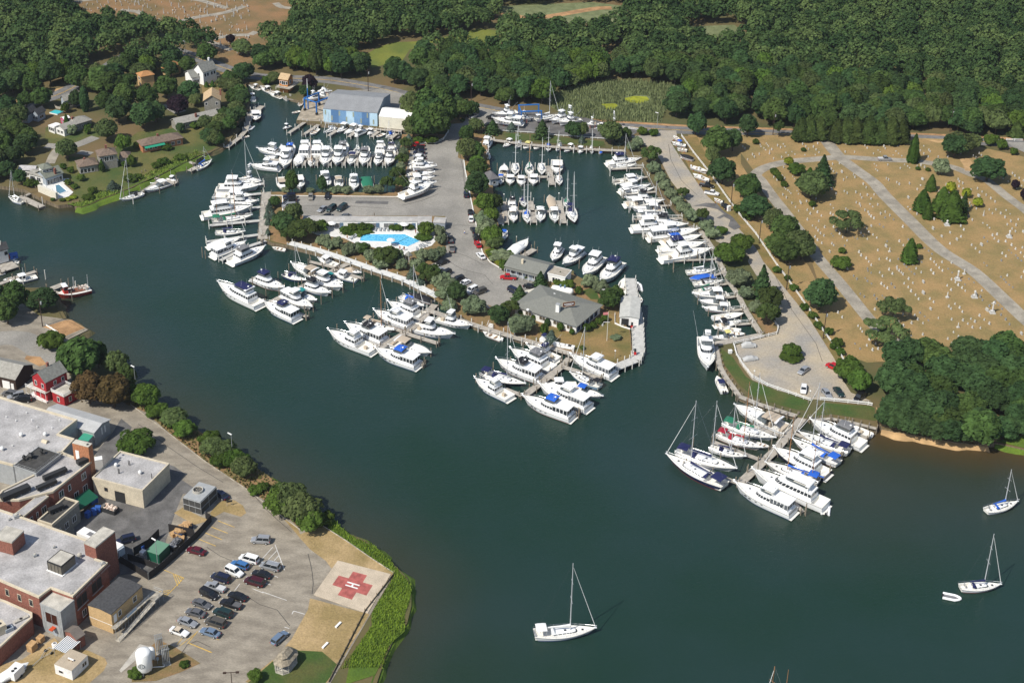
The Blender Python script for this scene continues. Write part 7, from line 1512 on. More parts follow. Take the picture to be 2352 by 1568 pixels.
cars('', 'F', """sedan silver 1125,1280 1180,1245 left of three in the middle of the motel lot
suv darkgreen 1205,1280 1265,1240 middle of three in the motel lot
van darkgreen 1295,1280 1375,1225 right of three in the motel lot
sedan gold 1040,1160 1042,1130 nearest the left kerb of the motel lot
sedan black 1195,1150 1200,1130 beside the gold one on the kerb
suv navy 790,1145 890,1145 top of the left end stack
suv black 800,1170 900,1175 second of the left end stack
sedan black 800,1200 895,1195 third of the left end stack
van silver 785,1235 890,1230 bottom of the left end stack
sedan black 1170,1335 1220,1330 half behind the motel roof, left
sedan grey 1335,1335 1390,1330 half behind the motel roof, right
pickup red 2000,665 2090,660 top of the column below the grove
suv black 2000,695 2110,695 second below the grove
suv navy 2010,730 2110,735 third below the grove
sedan silver 2010,765 2115,760 fourth below the grove
sedan black 2020,790 2115,785 fifth below the grove""", 'cars on the motel car park')
cars('', 'J', """pickup black 1300,815 1175,795 on the lane beside the white one
pickup white 1335,885 1235,868 on the lane beside the white fence
sedan black 1400,990 1425,1015 by the meter cabinet""", 'cars on the east lane')
cars('', 'K', """sedan silver 1400,1165 1490,1100 in the middle of the turning circle
sedan white 1440,1350 1450,1260 nearest the white fence in the turning circle
sedan silver 1690,1385 1630,1310 left of the dark one by the banner fence
sedan darkgreen 1810,1375 1740,1295 right of the silver one by the banner fence
suv black 1950,1400 1990,1370 in the tree shade by the banner fence
suv red 1700,1090 1745,1110 under the bright green tree""", 'cars on the turning circle')
cars('', 'D', "pickup silver 1205,1365 1105,1365 on the cemetery road", 'cars on the turning circle')
for i, (x0, y0, x1, y1, h) in enumerate([(870, 900, 985, 895, 1.7), (870, 1030, 1015, 1010, 1.25)]):
    a, b = P('K', x0, y0, GZ + .5), P('K', x1, y1, GZ + .5); d = b - a; L = max(4.6, d.length); t = thing('covered_car', ('tall vehicle under a grey cover by the fence corner', 'low car under a pale cover on the gravel')[i], 'covered car', (a + b) / 2 - Vector((0, 0, .45)), math.atan2(d.y, d.x)); mb = MB()
    mb.loft([[(L * q, w * .95 * math.sin(a_), .15 + hh * (max(0, math.cos(a_)) ** .6)) for a_ in np.linspace(-1.57, 1.57, 11)] for q, w, hh in ((-.5, .7, h * .45), (-.42, .92, h * .6), (-.2, .95, h), (.12, .95, h * .98), (.3, .93, h * .6), (.46, .85, h * .5), (.5, .6, h * .3))]); mb.build('cover', m_grc if 0 else mat('car_cover', (.42, .42, .41) if 1 else 0, .8), t)
    [MB().tube((sx, sy * .7, .2), (sx, sy * .86, .2), .3, 10).build('wheel', m_tyre, t) for sx in (-1.4, 1.4) for sy in (-1, 1)]
# box truck between the towers
a, b = P('N', 1140, 600, GZ + 2), P('N', 700, 430, GZ + 2); a = P('N', 1130, 590, GZ + 3); b = P('N', 760, 420, GZ + 3); d = (a - b); t = thing('delivery_truck', 'white box trailer truck partly hidden behind the brick stair tower', 'truck', ((a + b) / 2).xy.to_3d() + Vector((0, 0, GZ + .1)), math.atan2(d.y, d.x)); L = d.length
MB().box(-L / 2, L / 2, -1.25, 1.25, 1.1, 3.8).build('box_body', m_trim, t); MB().box(L / 2 + .02, L / 2 + .5, -1.0, 1.0, 1.6, 3.6).build('cooler_unit', m_bluewall, t); MB().box(-L * .3, -L * .12, -.6, .6, 3.8, 3.86).build('roof_hatch', m_grc, t); [MB().tube((x, s * .95, .5), (x, s * 1.25, .5), .5, 12).build('wheel', m_tyre, t) for x in (-L * .35, -L * .2, L * .35) for s in (-1, 1)]
# trailer-borne boat and boat-like caravan in the bottom left corner
t = thing('food_trailer', 'cream trailer body with roof fans in the bottom left corner', 'trailer', P('Q', 270, 1450), AZ); MB().box(-1.9, 1.2, -1.1, 1.1, .5, 2.5).build('body', m_trim, t); [MB().lathe([(.32, 2.5), (.32, 2.62), (.1, 2.64)], 14, M=Matrix.Translation((x, -.3, 0))).build('fan', m_dark, t) for x in (-1.3, -.5)]; MB().tube((0, -1.2, .35), (0, 1.2, .35), .35, 12).build('wheels', m_tyre, t)
fleet('beside the cream trailer, bottom left', 'Q', "tarp 470,1290 -40,1560 c=w z=.4")
t = thing('boat_trailer', 'empty galvanised boat trailer on the dry grass by the white shed', 'trailer', P('Q', 680, 1170), AZ + 3.1); MB().path([(3.2, 0, .5), (.8, 0, .5), (-1.2, .7, .5), (-2.6, .7, .5), (-2.6, -.7, .5), (-1.2, -.7, .5), (.8, 0, .5)], .07, 5).build('frame', m_metal, t); [MB().tube((-1.6, s * .8, .35), (-1.6, s * 1.0, .35), .35, 10).build('wheel', m_tyre, t) for s in (-1, 1)]
boxthing('crate_hut', 'open brown plywood box on the grass below the ribbed stairwell', 'box', 'Q', 510, 1050, 1.8, 1.4, 1.8, AZ, m_card); boxthing('crate_hut', 'brown plywood box hidden by shrubs beside the stairwell door', 'box', 'Q', 640, 920, 1.4, 1.2, 1.4, AZ, m_card); t = thing('round_tank', 'small white round tank beside the striped canopy', 'tank', P('Q', 860, 1010)); MB().lathe([(.6, 0), (.6, 1.1), (.5, 1.2)], 14).build('tank_body', m_trim, t); MB().lathe([(.3, 1.2), (.3, 1.3)], 10).build('tank_lid', m_grc, t)
boxthing('blue_drum_stack', 'blue drums heaped on the quay at the left edge', 'drums', 'Z', 250, 370, 2.4, 1.6, 1.6, .5, m_blue); boxthing('orange_float_heap', 'heap of orange floats by the waterside store', 'floats', 'Z', 135, 375, 2.0, 1.4, 1.0, .5, mat('float_orange', (.6, .12, .02), .7), lid=mat('float_orange', (.6, .12, .02), .7))
# people by the pool and on the drive
def person(shirt, legs):
    t = thing('person', '', 'person'); v = [(0, 0, .95), (0, 0, 1.2), (0, 0, 1.42), (0, 0, 1.52), (0, 0, 1.66), (.1, 0, .9), (.12, .03, .5), (.13, -.02, .06), (-.1, 0, .9), (-.12, -.03, .5), (-.13, .05, .06), (.2, 0, 1.4), (.27, .02, 1.12), (.26, .1, .88), (-.2, 0, 1.4), (-.27, -.02, 1.12), (-.26, .06, .88)]
    rad = [.15, .14, .15, .06, .11, .1, .075, .055, .1, .075, .055, .07, .05, .04, .07, .05, .04]; q = MB()
    for a, b in ((0, 1), (1, 2), (2, 3), (3, 4), (0, 5), (5, 6), (6, 7), (0, 8), (8, 9), (9, 10), (2, 11), (11, 12), (12, 13), (2, 14), (14, 15), (15, 16)): pass
    me = bpy.data.meshes.new('body'); E_ = [(0, 1), (1, 2), (2, 3), (3, 4), (0, 5), (5, 6), (6, 7), (0, 8), (8, 9), (9, 10), (2, 11), (11, 12), (12, 13), (2, 14), (14, 15), (15, 16)]; me.from_pydata(v, E_, []); o = link('body', me, t); o.modifiers.new('skin', 'SKIN')
    for i, r in enumerate(rad): me.skin_vertices[0].data[i].radius = (r, r)
    me.skin_vertices[0].data[0].use_root = True; o.modifiers.new('sub', 'SUBSURF').levels = 1; me.materials.append(mat('skin', (.42, .24, .16), .7))
    MB().lathe([(.17, .95), (.19, 1.1), (.20, 1.4), (.1, 1.46)], 10).build('shirt', shirt, t); MB().lathe([(.19, .6), (.2, .97)], 10).build('shorts', legs, t); MB().lathe([(.115, 1.64), (.12, 1.72), (.05, 1.79)], 8).build('hair', m_brown, t); return t
for i, (c, x, y, sh_, lg, lb) in enumerate([('I', 372, 90, m_trim, m_blue, 'person in white shirt walking alone on the marina drive'), ('G', 1760, 235, mat('tan_shirt', (.5, .25, .15)), m_brown, 'person in tan standing by the motel doors'), ('G', 1880, 470, mat('pink_top', (.5, .15, .12)), m_brown, 'person in pink at the lower pool edge'), ('G', 1920, 475, mat('black_top', (.02, .02, .02)), m_redc, 'person in black beside the one in pink'), ('G', 2028, 315, m_redc, m_redc, 'person in dark red standing right of the pool'), ('G', 1385, 365, m_yelc, m_redc, 'person in yellow at the left of the pool')]):
    t = person(sh_, lg); t.location = P(c, x, y, GZ + .14); t['label'] = lb; t['group'] = 'people about the marina'; t.rotation_euler[2] = i
# ---------------------------------------------------------------- vegetation
def leafmat(name, c, rnd=.25, tr=.34):
    m = mat(name, tuple(q * 1.35 for q in c), .85, var=.34, scale=.55, obj_rand=rnd, coords='obj', detail=4, spec=.12); n = m.node_tree; b = n.nodes['Principled BSDF']; out = n.nodes['Material Output']
    if 'tr' not in n.nodes:
        t = n.nodes.new('ShaderNodeBsdfTranslucent'); t.name = 'tr'; mx = n.nodes.new('ShaderNodeMixShader'); mx.inputs[0].default_value = tr
        src = b.inputs['Base Color'].links[0].from_socket; n.links.new(src, t.inputs[0]); n.links.new(b.outputs[0], mx.inputs[1]); n.links.new(t.outputs[0], mx.inputs[2]); n.links.new(mx.outputs[0], out.inputs[0])
    return m
LM = dict(oak=leafmat('oak_leaves', (.046, .078, .020)), dark=leafmat('dark_leaves', (.036, .068, .023)), olive=leafmat('silver_green_leaves', (.12, .15, .082)), pine=leafmat('pine_needles', (.045, .068, .018)), spruce=leafmat('blue_spruce_needles', (.075, .105, .078)),
          arbor=leafmat('cedar_foliage', (.045, .085, .015)), bright=leafmat('bright_leaves', (.062, .105, .018)), purple=leafmat('purple_leaves', (.018, .010, .016)), bronze=leafmat('bronze_leaves', (.085, .058, .022), .2), hedge=leafmat('hedge_leaves', (.05, .085, .014)), willow=leafmat('thin_leaves', (.07, .095, .032)), yellow=leafmat('yellow_green_leaves', (.17, .21, .02)))
m_bark = cm('bark', (.10, .075, .055), .95, .25, 2)
def quads(C, Nn, s, rng):
    "leaf-clump quads at C with normals Nn"
    k = len(C); r = rng.normal(size=(k, 3)); u = np.cross(Nn, r); u /= np.linalg.norm(u, axis=1)[:, None] + 1e-9; v = np.cross(Nn, u); v /= np.linalg.norm(v, axis=1)[:, None] + 1e-9
    a = (s * rng.uniform(.6, 1.3, k))[:, None]; b = (s * rng.uniform(.5, 1.0, k))[:, None]
    return np.stack([C - u * a - v * b * .6, C + u * a * .6 - v * b, C + u * a + v * b * .6, C - u * a * .6 + v * b], 1).reshape(-1, 3)
def crown_pts(kind, seed, n, s):
    C, N_, rng = crown_pts_(kind, seed, n, s); q = {'cone': 1, 'column': 1, 'spruce': 1, 'ball': .95}.get(kind, .84); return C * np.array([q, q, .92]), N_, rng
def crown_pts_(kind, seed, n, s):
    rng = np.random.default_rng(seed); Cs = []; Ns = []
    if kind in ('cone', 'column', 'spruce'):
        nn = n; t = rng.uniform(0, 1, nn) ** (.75 if kind != 'column' else 1.0); a = rng.uniform(0, 2 * np.pi, nn)
        if kind == 'cone': r = (1 - t) ** .62 * (.86 + .14 * np.sin(5 * a + 7 * t)) * (1 - np.clip(.12 - t, 0, 1) * 2.5)
        elif kind == 'column': r = np.sin(np.clip(t * .93 + .07, 0, 1) * np.pi) ** .45
        else: r = (1 - t) ** .9 * (.72 + .32 * (np.sin(t * 44) > -.1)) * (.8 + .25 * np.sin(7 * a + 3 * np.floor(t * 9)))
        r = r * rng.uniform(.78, 1.04, nn); C = np.stack([r * np.cos(a), r * np.sin(a), t], 1); N_ = np.stack([np.cos(a), np.sin(a), np.full(nn, .55)], 1) + rng.normal(size=(nn, 3)) * .35
        return C, N_ / np.linalg.norm(N_, axis=1)[:, None], rng
    nl = {'round': 24, 'wide': 26, 'ball': 14, 'open': 13, 'shrub': 12}[kind]
    L = []
    for i in range(nl):
        th = np.arccos(1 - 1.35 * (i + .5) / nl if kind != 'open' else rng.uniform(-.2, 1)); ph = i * 2.399 + rng.uniform(-.4, .4)
        rr = rng.uniform(.52, .80) if kind not in ('ball',) else .62; lr = rng.uniform(.24, .40) if kind != 'ball' else .4
        c = np.array([rr * np.sin(th) * np.cos(ph), rr * np.sin(th) * np.sin(ph), .48 + .42 * np.cos(th) * rng.uniform(.8, 1.08)])
        if kind in ('wide', 'open'): c[2] = .5 + (c[2] - .5) * .8
        if kind == 'open': lr *= 1.05; c[:2] *= 1.25
        L.append((c, lr))
    L.append((np.array([0, 0, .5]), .5 if kind != 'open' else .25)); per = n // len(L)
    for c, lr in L:
        d = rng.normal(size=(per, 3)); d[:, 2] = np.where(d[:, 2] < -.2, -d[:, 2], d[:, 2]); d /= np.linalg.norm(d, axis=1)[:, None]; C = c + d * (lr * rng.uniform(.78, 1.06, per))[:, None] * np.array([1, 1, .78])
        N_ = d + rng.normal(size=(per, 3)) * .33 + np.array([0, 0, .15]); N_ /= np.linalg.norm(N_, axis=1)[:, None]; Cs.append(C); Ns.append(N_)
    C = np.concatenate(Cs); N_ = np.concatenate(Ns)
    keep = np.ones(len(C), bool); k0 = 0
    for j, (c, lr) in enumerate(L):
        dd = np.linalg.norm((C - c) / np.array([1, 1, .78]), axis=1); own = np.zeros(len(C), bool); own[j * per:(j + 1) * per] = True; keep &= own | (dd > lr * .62)
    return C[keep], N_[keep], rng
def crown_mesh(kind, seed, n, d, h, z0, s, m, core=True):
    C, N_, rng = crown_pts(kind, seed, n, s); sc = np.array([d / 2, d / 2, h]); C = C * sc; C[:, 2] += z0; V = quads(C, N_, s, rng); k = len(V) // 4
    Fq = [(4 * i, 4 * i + 1, 4 * i + 2, 4 * i + 3) for i in range(k)]; V = [tuple(v) for v in V]
    if core and kind not in ('open',):
        b = len(V); K = 10
        prof = {'cone': [(.0, .05), (.75, .08), (.5, .5), (.02, .92)], 'column': [(.1, .03), (.72, .2), (.72, .7), (.05, .95)], 'spruce': [(0, .05), (.5, .06), (.3, .5), (.02, .9)]}.get(kind, [(.1, .12), (.6, .28), (.68, .5), (.45, .76), (.04, .86)])
        for r, z in prof:
            for i in range(K): a = 2 * math.pi * i / K; V.append((r * d / 2 * math.cos(a), r * d / 2 * math.sin(a), z0 + z * h))
        for q in range(len(prof) - 1):
            for i in range(K): Fq.append((b + q * K + i, b + q * K + (i + 1) % K, b + (q + 1) * K + (i + 1) % K, b + (q + 1) * K + i))
    me = bpy.data.meshes.new('crown'); me.from_pydata(V, [], Fq); me.materials.append(m); return me
# species: leaf material, crown form, diameter, height, clear stem, leaf count, leaf size, name, look
SP = dict(oak=('oak', 'round', 10, 9, 1.2, 3000, .42, 'broadleaf_tree', 'dark green broadleaf tree'), dark=('dark', 'round', 10, 9, 1.4, 3000, .42, 'broadleaf_tree', 'deep green round tree'), wide=('willow', 'wide', 11, 8, 1.5, 2600, .42, 'broadleaf_tree', 'loose grey-green tree'),
          olive=('olive', 'shrub', 7, 4.2, .3, 1700, .34, 'silver_shrub', 'silvery green rounded shrub'), pine=('pine', 'open', 8, 6, 1.4, 2200, .38, 'pine_tree', 'irregular yellowish green pine'), spruce=('spruce', 'spruce', 5, 7, .3, 1500, .34, 'spruce_tree', 'blue-green conical spruce'), dspruce=('dark', 'spruce', 8, 11, .5, 2600, .42, 'spruce_tree', 'tall dark conical spruce'),
          rspruce=('pine', 'cone', 6.5, 9, .8, 2600, .42, 'spruce_tree', 'grey-green roadside spruce'), arbor=('arbor', 'cone', 6, 9, .2, 2400, .32, 'cedar_tree', 'dense green cone-shaped cedar'), column=('dark', 'column', 3.6, 10, .5, 1700, .32, 'poplar_tree', 'slim columnar dark tree'), bright=('bright', 'wide', 11, 7, 1.2, 3000, .40, 'broadleaf_tree', 'bright fresh green tree'), purple=('purple', 'round', 10, 8, 1.2, 2600, .40, 'beech_tree', 'dark purple-leaved tree'),
          bronze=('bronze', 'round', 11, 9.5, 1.4, 3400, .40, 'chestnut_tree', 'bronze and green leaved tree'), ball=('hedge', 'ball', 3.2, 2.2, .05, 700, .24, 'clipped_bush', 'clipped round green bush'), shrub=('hedge', 'shrub', 7, 3.6, .2, 1500, .32, 'green_shrub', 'loose green shrub'), yball=('yellow', 'ball', 3, 2.4, .1, 700, .22, 'clipped_bush', 'yellow-green clipped bush'), open=('willow', 'open', 11, 7, 1.6, 1900, .34, 'broadleaf_tree', 'thin open-crowned tree'))
def make_tree(sp, v):
    lm, form, d, h, st, n, s, nm, look = SP[sp]; t = thing(nm, '', 'tree' if nm.endswith('tree') else 'shrub')
    link('crown' if nm.endswith('tree') else 'foliage', crown_mesh(form, 11 * v + len(sp), n, d, h - st * .6, st * .6, s, LM[lm]), t)
    mb = MB(); mb.tube((0, 0, 0), (.1, .05, st + h * .35), .035 * h * (.8 if d < 5 else 1), 7, .018 * h)
    if form in ('round', 'wide', 'open'):
        for k in range(5): a = k * 1.3 + v; mb.tube((.05, .03, st + h * (.1 + .04 * k)), (d * .32 * math.cos(a), d * .32 * math.sin(a), h * (.5 + .04 * k)), .014 * h, 5, .006 * h)
    mb.build('trunk' if nm.endswith('tree') else 'stem', m_bark, t); return t
TN = {}; TR = random.Random(5)
def tree(sp, p, d, h, label, group=None, rz=None):
    v = TR.randrange(3); D_, H_ = SP[sp][2], SP[sp][3]
    return place(('tree', sp, v), lambda: make_tree(sp, v), p, TR.uniform(0, 6.28) if rz is None else rz, label, group, (d / D_, d / D_, h / H_))
def wtree(sp, p, d, h, label, group):
    v = TR.randrange(3)
    def mk(): r = make_tree(sp, v + 5); r.name = 'woodland_tree'; return r
    o = place(('wood', sp, v), mk, p, TR.uniform(0, 6.28), label, group, (d / SP[sp][2], d / SP[sp][2], h / SP[sp][3])); return o
def grove(row, c, s, group=None, k=1):
    cnt = {}
    for w in s.strip().split('\n'):
        q = w.split(); sp = q[0]; x, y = map(float, q[1].split(',')); d = float(q[2]) * k; h = float(q[3]) * k; i = cnt.get(sp, 0); cnt[sp] = i + 1
        tot = sum(1 for z in s.strip().split('\n') if z.split()[0] == sp)
        tree(sp, P(c, x, y), d, h, '%s, %s%s' % (SP[sp][8], (ordn(i) + ' ') if tot > 1 else '', row), group)
grove('by the turning circle lane', 'K', """olive 830,330 10 5.5
dspruce 1045,440 8 12
pine 1130,560 9 7.5
pine 1105,690 8 7
olive 990,590 6 4
olive 900,455 6 4
bright 1850,1220 11 7
bright 1960,1330 9 7
ball 1325,1020 7.5 1.6
bright 1325,1000 6.5 4.0""", 'trees around the marina')
grove('down the strip above the east bulkhead', 'J', """olive 540,480 7 4.5
olive 590,440 7 4.5
pine 720,590 10 7.5
olive 740,690 8 5
olive 800,770 7 4.5
olive 840,850 7 4.5
olive 900,930 7 4.5
olive 960,990 7 4
pine 1010,930 6 5
olive 1020,1060 8 4.5
olive 1090,1130 8 4.5
pine 1200,1140 6 5.5
olive 1230,1230 8 4.5
olive 1290,1300 8 4.5
bright 1450,1530 15 8
bright 1560,1420 12 7
shrub 1380,1260 6 3""", 'trees around the marina', k=0.86)
grove('down the row between lane fence and cemetery', 'J', """dark 1130,330 10 9
oak 1330,520 14 11
dark 1480,480 9 9
dark 1380,790 12 10
wide 1290,620 7 8
oak 1620,930 12 9
dark 1690,1110 13 8
wide 1850,1220 9 8
oak 1960,1330 12 9
wide 2090,1460 12 9
oak 1900,1470 10 8
shrub 1620,1120 6 3
shrub 1540,1060 5 3
dark 1620,340 9 9
pine 1915,350 5 7""", 'trees between lane and cemetery')
grove('below the lane fence beside the cemetery', 'K', """oak 1280,120 11 8
wide 1420,90 11 8
dark 1590,560 12 10
open 2200,870 15 7.5
open 2280,650 11 7
shrub 1190,210 4 2
shrub 1290,290 3 2
shrub 1350,380 4 2
shrub 1450,560 4 2
shrub 1530,640 4 2
shrub 1580,730 4 2
shrub 1680,790 4 2
shrub 1760,900 5 2.4
shrub 1720,930 3 2
shrub 1790,980 4 2""", 'trees between lane and cemetery')
grove('along the road side of the cemetery', 'D', """rspruce 430,1205 9 10
rspruce 500,1200 9 11
rspruce 590,1195 9 10
rspruce 740,1215 9 10
rspruce 820,1215 10 11
rspruce 900,1220 10 11
rspruce 1010,1225 10 12
rspruce 1110,1225 10 11
rspruce 1200,1232 10 12
rspruce 1290,1225 9 10
arbor 1395,1395 6 12.5
wide 1780,1330 14 9
dark 1750,1350 12 9
wide 1900,1290 9 7
dark 2030,1550 15 9
olive 1635,1500 8 6.5
shrub 2060,1240 8 4
shrub 2160,1280 6 4
shrub 2260,1330 4 3
rspruce 2280,1180 8 7
yball 330,1415 4 3
ball 395,1495 7 4
dspruce 620,1600 9 10
arbor 500,1600 6 8
ball 1020,1240 6 3
ball 48,1238 3 2
ball 458,1300 2.4 1.4""", 'trees of the roadside cemetery')
grove('in the middle of the cemetery', 'S', """open 250,1130 13 8
arbor 1140,870 8 9
arbor 1245,630 5 7
arbor 1370,870 9 10
arbor 1480,970 12 12
arbor 1210,960 5 7
arbor 1630,960 3.5 4
dspruce 1630,880 4.5 8.5
yball 1665,710 4 3.5
yball 1800,820 4 3.5
arbor 990,1475 7 9.5
yball 1480,660 4 4.5
purple 2240,620 4 4
purple 2345,750 4 5
ball 1110,1310 2.4 1.6
ball 200,1365 3 1.8
bright 180,1550 8 4.2
ball 1095,385 2.2 1.3
ball 1640,1020 2.6 1.5
ball 1215,398 2.2 1.3""", 'trees of the roadside cemetery')
grove('at the cemetery lane loop', 'J', """ball 1870,690 3.6 2
ball 1895,720 3.6 2
ball 1925,760 3 2
ball 1965,815 3 2
wide 2210,920 15 10
dspruce 2320,760 9 11
ball 2230,1000 3 2""", 'trees of the roadside cemetery')
grove('down the motel lawn at the west walkway', 'G', """oak 705,60 6 4
spruce 655,100 4 4.5
spruce 635,170 3.6 4
spruce 685,180 4.2 4.5
spruce 640,235 3.4 3.6
spruce 640,330 3 3
dark 790,320 11 8.5
wide 880,250 9 10
pine 960,355 13 7.5
pine 860,370 8 5
ball 1140,300 6 4.5
ball 1365,310 5 2.4
ball 1435,290 4.6 2.8
ball 1530,285 5 2.8
ball 1590,282 4 2.4
shrub 1400,318 6 1.2
shrub 1490,320 7 1.2
shrub 1570,308 6 1.2
ball 1845,275 6 2
ball 1975,275 4 2
ball 2130,330 7 5
shrub 2100,365 8 1.6""", 'trees around the marina', k=0.9)
grove('from left between pool and south bulkhead', 'G', """olive 1165,425 8 5
olive 1215,460 6 4
olive 1290,450 7 4.5
olive 1400,510 9 5
oak 1530,500 8 4.5
olive 1480,500 7 4.5
olive 1620,580 8 5.5
pine 1760,610 12 7.5
olive 1700,640 8 4.5
olive 1860,570 7 5
olive 1900,650 7 4.5
olive 2040,660 8 5
spruce 1990,740 5.5 5.5
pine 2170,780 9 6.5
spruce 2080,790 5 5
olive 2090,560 8 4.5
olive 2190,570 8 5
olive 2260,540 7 5
olive 2270,420 6 5
olive 2255,340 6 5
olive 2330,860 10 5.5
olive 2300,770 7 4""", 'trees around the marina', .8)
grove('from left above the clubhouse boardwalk', 'I', """pine 20,520 10 7
olive 130,580 8 5
olive 190,700 8 5
dark 295,720 9 7.5
olive 230,800 8 4
olive 455,830 12 6
dark 690,930 9 7.5
pine 800,850 7 6
olive 900,1010 12 6.5
shrub 1120,1040 4 5
spruce 1185,1110 6 5.5
ball 1018,895 2 2.2
column 1150,945 2.2 3.2
ball 1272,995 2.8 3.2
ball 1380,1030 2.2 2.2
ball 1520,1000 3.2 3
ball 1580,970 3 2.6
ball 1635,935 3 2.6
ball 1690,905 3 3
ball 900,850 2.4 2.4
ball 1480,1170 2.2 1.4
olive 1795,1075 5 1.8
dspruce 890,700 7 6.5
dspruce 1085,580 7 7
olive 1550,580 8 5
olive 1650,640 8 5
oak 1730,790 10 8
oak 1790,720 8 6
shrub 1330,580 8 2.6
shrub 1250,560 5 2
shrub 1440,650 4 3.2
ball 860,470 2 1.4
ball 960,500 3 1.8
ball 1275,520 2.4 3.5""", 'trees around the marina', k=0.84)
grove('down the strip between drive and inner basin', 'H', """wide 480,545 9 7
oak 390,640 8 8
wide 400,800 12 10
oak 480,800 9 8
bright 490,880 8 6
oak 500,960 10 8
dark 490,1150 13 11
oak 440,930 7 5
bright 560,1300 10 9
oak 640,1270 9 6.5
bright 610,1380 8 6
olive 540,1400 9 5
olive 560,1500 9 5
pine 630,1568 9 6
wide 650,1240 6 5
dspruce 635,550 9 7
spruce 815,525 6 4.5
dspruce 1100,595 9 9.5
dark 1395,600 9 8
wide 1480,595 6 8
spruce 1475,640 4 4
wide 1740,650 13 11
spruce 1820,650 6 5
oak 1885,600 7 5
shrub 2045,565 6 3.5
shrub 2150,570 6 3""", 'trees around the marina', k=0.88)
grove('behind the curb of the marina shop', 'I', """bright 620,190 9 7
olive 560,110 8 5
olive 600,60 7 4.5
wide 650,230 7 5
shrub 640,310 6 3
olive 720,340 10 3.5
yball 600,280 3 2
yball 705,375 3.4 2.4
shrub 770,320 6 3
shrub 740,430 4 4""", 'trees around the marina')
grove('in the grove right of the boat shed', 'F', """wide 2010,600 10 9
oak 2100,620 12 12
oak 2230,600 13 13
oak 2300,500 12 12
wide 2000,440 11 12
oak 2120,460 13 13
oak 2260,400 12 12
dark 2180,540 12 13
shrub 2060,640 6 2.5
shrub 2180,640 6 2.5""", 'trees around the marina', k=1.08)
grove('on the corner by the marina entrance', 'H', """dark 290,380 9 8
oak 340,400 9 7
oak 400,400 8 7
dark 440,380 8 6
shrub 350,440 3 1.4""", 'trees around the marina')
grove('around the motel car park edge', 'F', """pine 1930,700 7 6
olive 1920,770 6 5
pine 1900,850 7 6
olive 1890,930 7 5.5
pine 1860,1010 8 8
pine 1890,1090 8 7
pine 1760,1100 7 8
olive 1680,1110 7 4
olive 1590,1110 7 3.4
olive 1370,1110 7 3
olive 1290,1105 7 3.2
olive 1220,1100 6 3
dark 1150,1110 6 8.5
olive 1040,1110 5 2.4
oak 870,1115 8 11
olive 810,1105 5 2.6
spruce 1965,640 7 5""", 'trees around the marina', k=0.78)
grove('around the northwest houses', 'A', """oak 400,1010 12 9
shrub 620,1060 5 5
dark 720,1020 8 8
column 805,1050 4 13
arbor 635,1225 4 8
olive 675,1265 7 4
oak 950,850 15 11
wide 830,860 10 9
oak 1000,1050 10 9
dark 1120,1160 13 12
oak 1190,1040 13 12
dark 1350,1210 14 12
oak 1390,1030 13 11
dark 1470,1150 10 9
wide 1010,1330 12 10
bright 1160,1430 8 8
wide 640,1500 11 9
oak 1570,920 14 10
dark 1790,940 12 9
purple 1680,1080 12 9
wide 1840,1000 8 6
dark 1610,720 10 7
oak 1770,690 9 8
oak 1950,600 12 10
dark 1700,1250 5 4.5
wide 2080,1210 8 6
oak 2150,1240 9 7
wide 2000,1360 9 7
oak 2060,1370 7 5
wide 2110,860 9 7
oak 2200,1000 9 8
dark 2260,1130 8 6
dark 2300,760 11 9
purple 2170,415 6 5
wide 2280,520 13 8
oak 1350,770 7 6
shrub 1830,1210 5 3
arbor 1945,820 3 3
arbor 2000,820 3 3.6
oak 250,1010 9 7
dspruce 195,1040 6 6
bronze 50,1070 9 6
shrub 820,1200 6 2.4
shrub 830,1260 4 3
ball 1285,1400 3 3
ball 1570,1410 5 2.4
shrub 1240,1140 5 3
shrub 620,1010 3 2
wide 1440,440 9 7
dark 1600,560 9 7""", 'trees around the northwest houses', k=.9)
grove('on the northwest waterside lawns', 'E', """dark 200,330 8 8
shrub 285,350 6 4
shrub 335,340 5 3
shrub 600,180 4 3
shrub 665,215 5 3
arbor 960,190 3.6 6
ball 960,210 3 4.5
shrub 1170,160 4 3
shrub 1240,160 6 6
bright 765,290 5 3.4
spruce 1065,370 8 5
shrub 870,405 6 3
shrub 830,460 8 2
shrub 1230,290 9 3
shrub 1300,270 6 2.5
shrub 1470,170 6 3
shrub 1540,130 8 3
shrub 1700,90 8 2.6
shrub 640,320 5 2.4
shrub 700,360 5 2.2
yball 690,455 4 1.4
yball 640,470 4 1.2
shrub 500,480 3 1.6
shrub 590,480 4 1.4
shrub 70,250 10 5""", 'trees around the northwest houses', .75)
grove('along the creek below the houses', 'F', """wide 330,180 11 8
oak 280,100 10 7
dark 400,300 10 8
wide 350,360 9 6
oak 380,230 9 7
dark 310,480 9 8
wide 200,520 10 8
oak 150,580 10 7
dark 90,650 9 7
wide 60,520 9 7
oak 240,430 8 6
dark 400,60 11 9
shrub 620,90 7 4
wide 700,80 8 6
purple 1030,150 9 8
dark 1000,210 8 6""", 'trees around the northwest houses', k=0.88)
grove('from top along the hospital shore', 'M', """oak 760,500 17 14
oak 930,400 9 9
bronze 850,740 12 11
bronze 1080,770 14 11
wide 1110,470 10 9
oak 1200,590 8 8
bright 1390,770 11 8
shrub 1280,700 8 5
shrub 500,220 11 6
shrub 430,180 7 4
wide 1640,930 10 5
shrub 1480,850 9 4
bright 1740,1040 9 5
shrub 1600,940 6 3
bright 1290,1190 13 6.5
wide 2000,1200 9 5
shrub 1980,1120 8 4
wide 2110,1240 9 5.5
shrub 2220,1330 10 5
wide 2290,1420 9 6
shrub 2080,1320 8 4""", 'trees on the hospital shore', k=0.88)
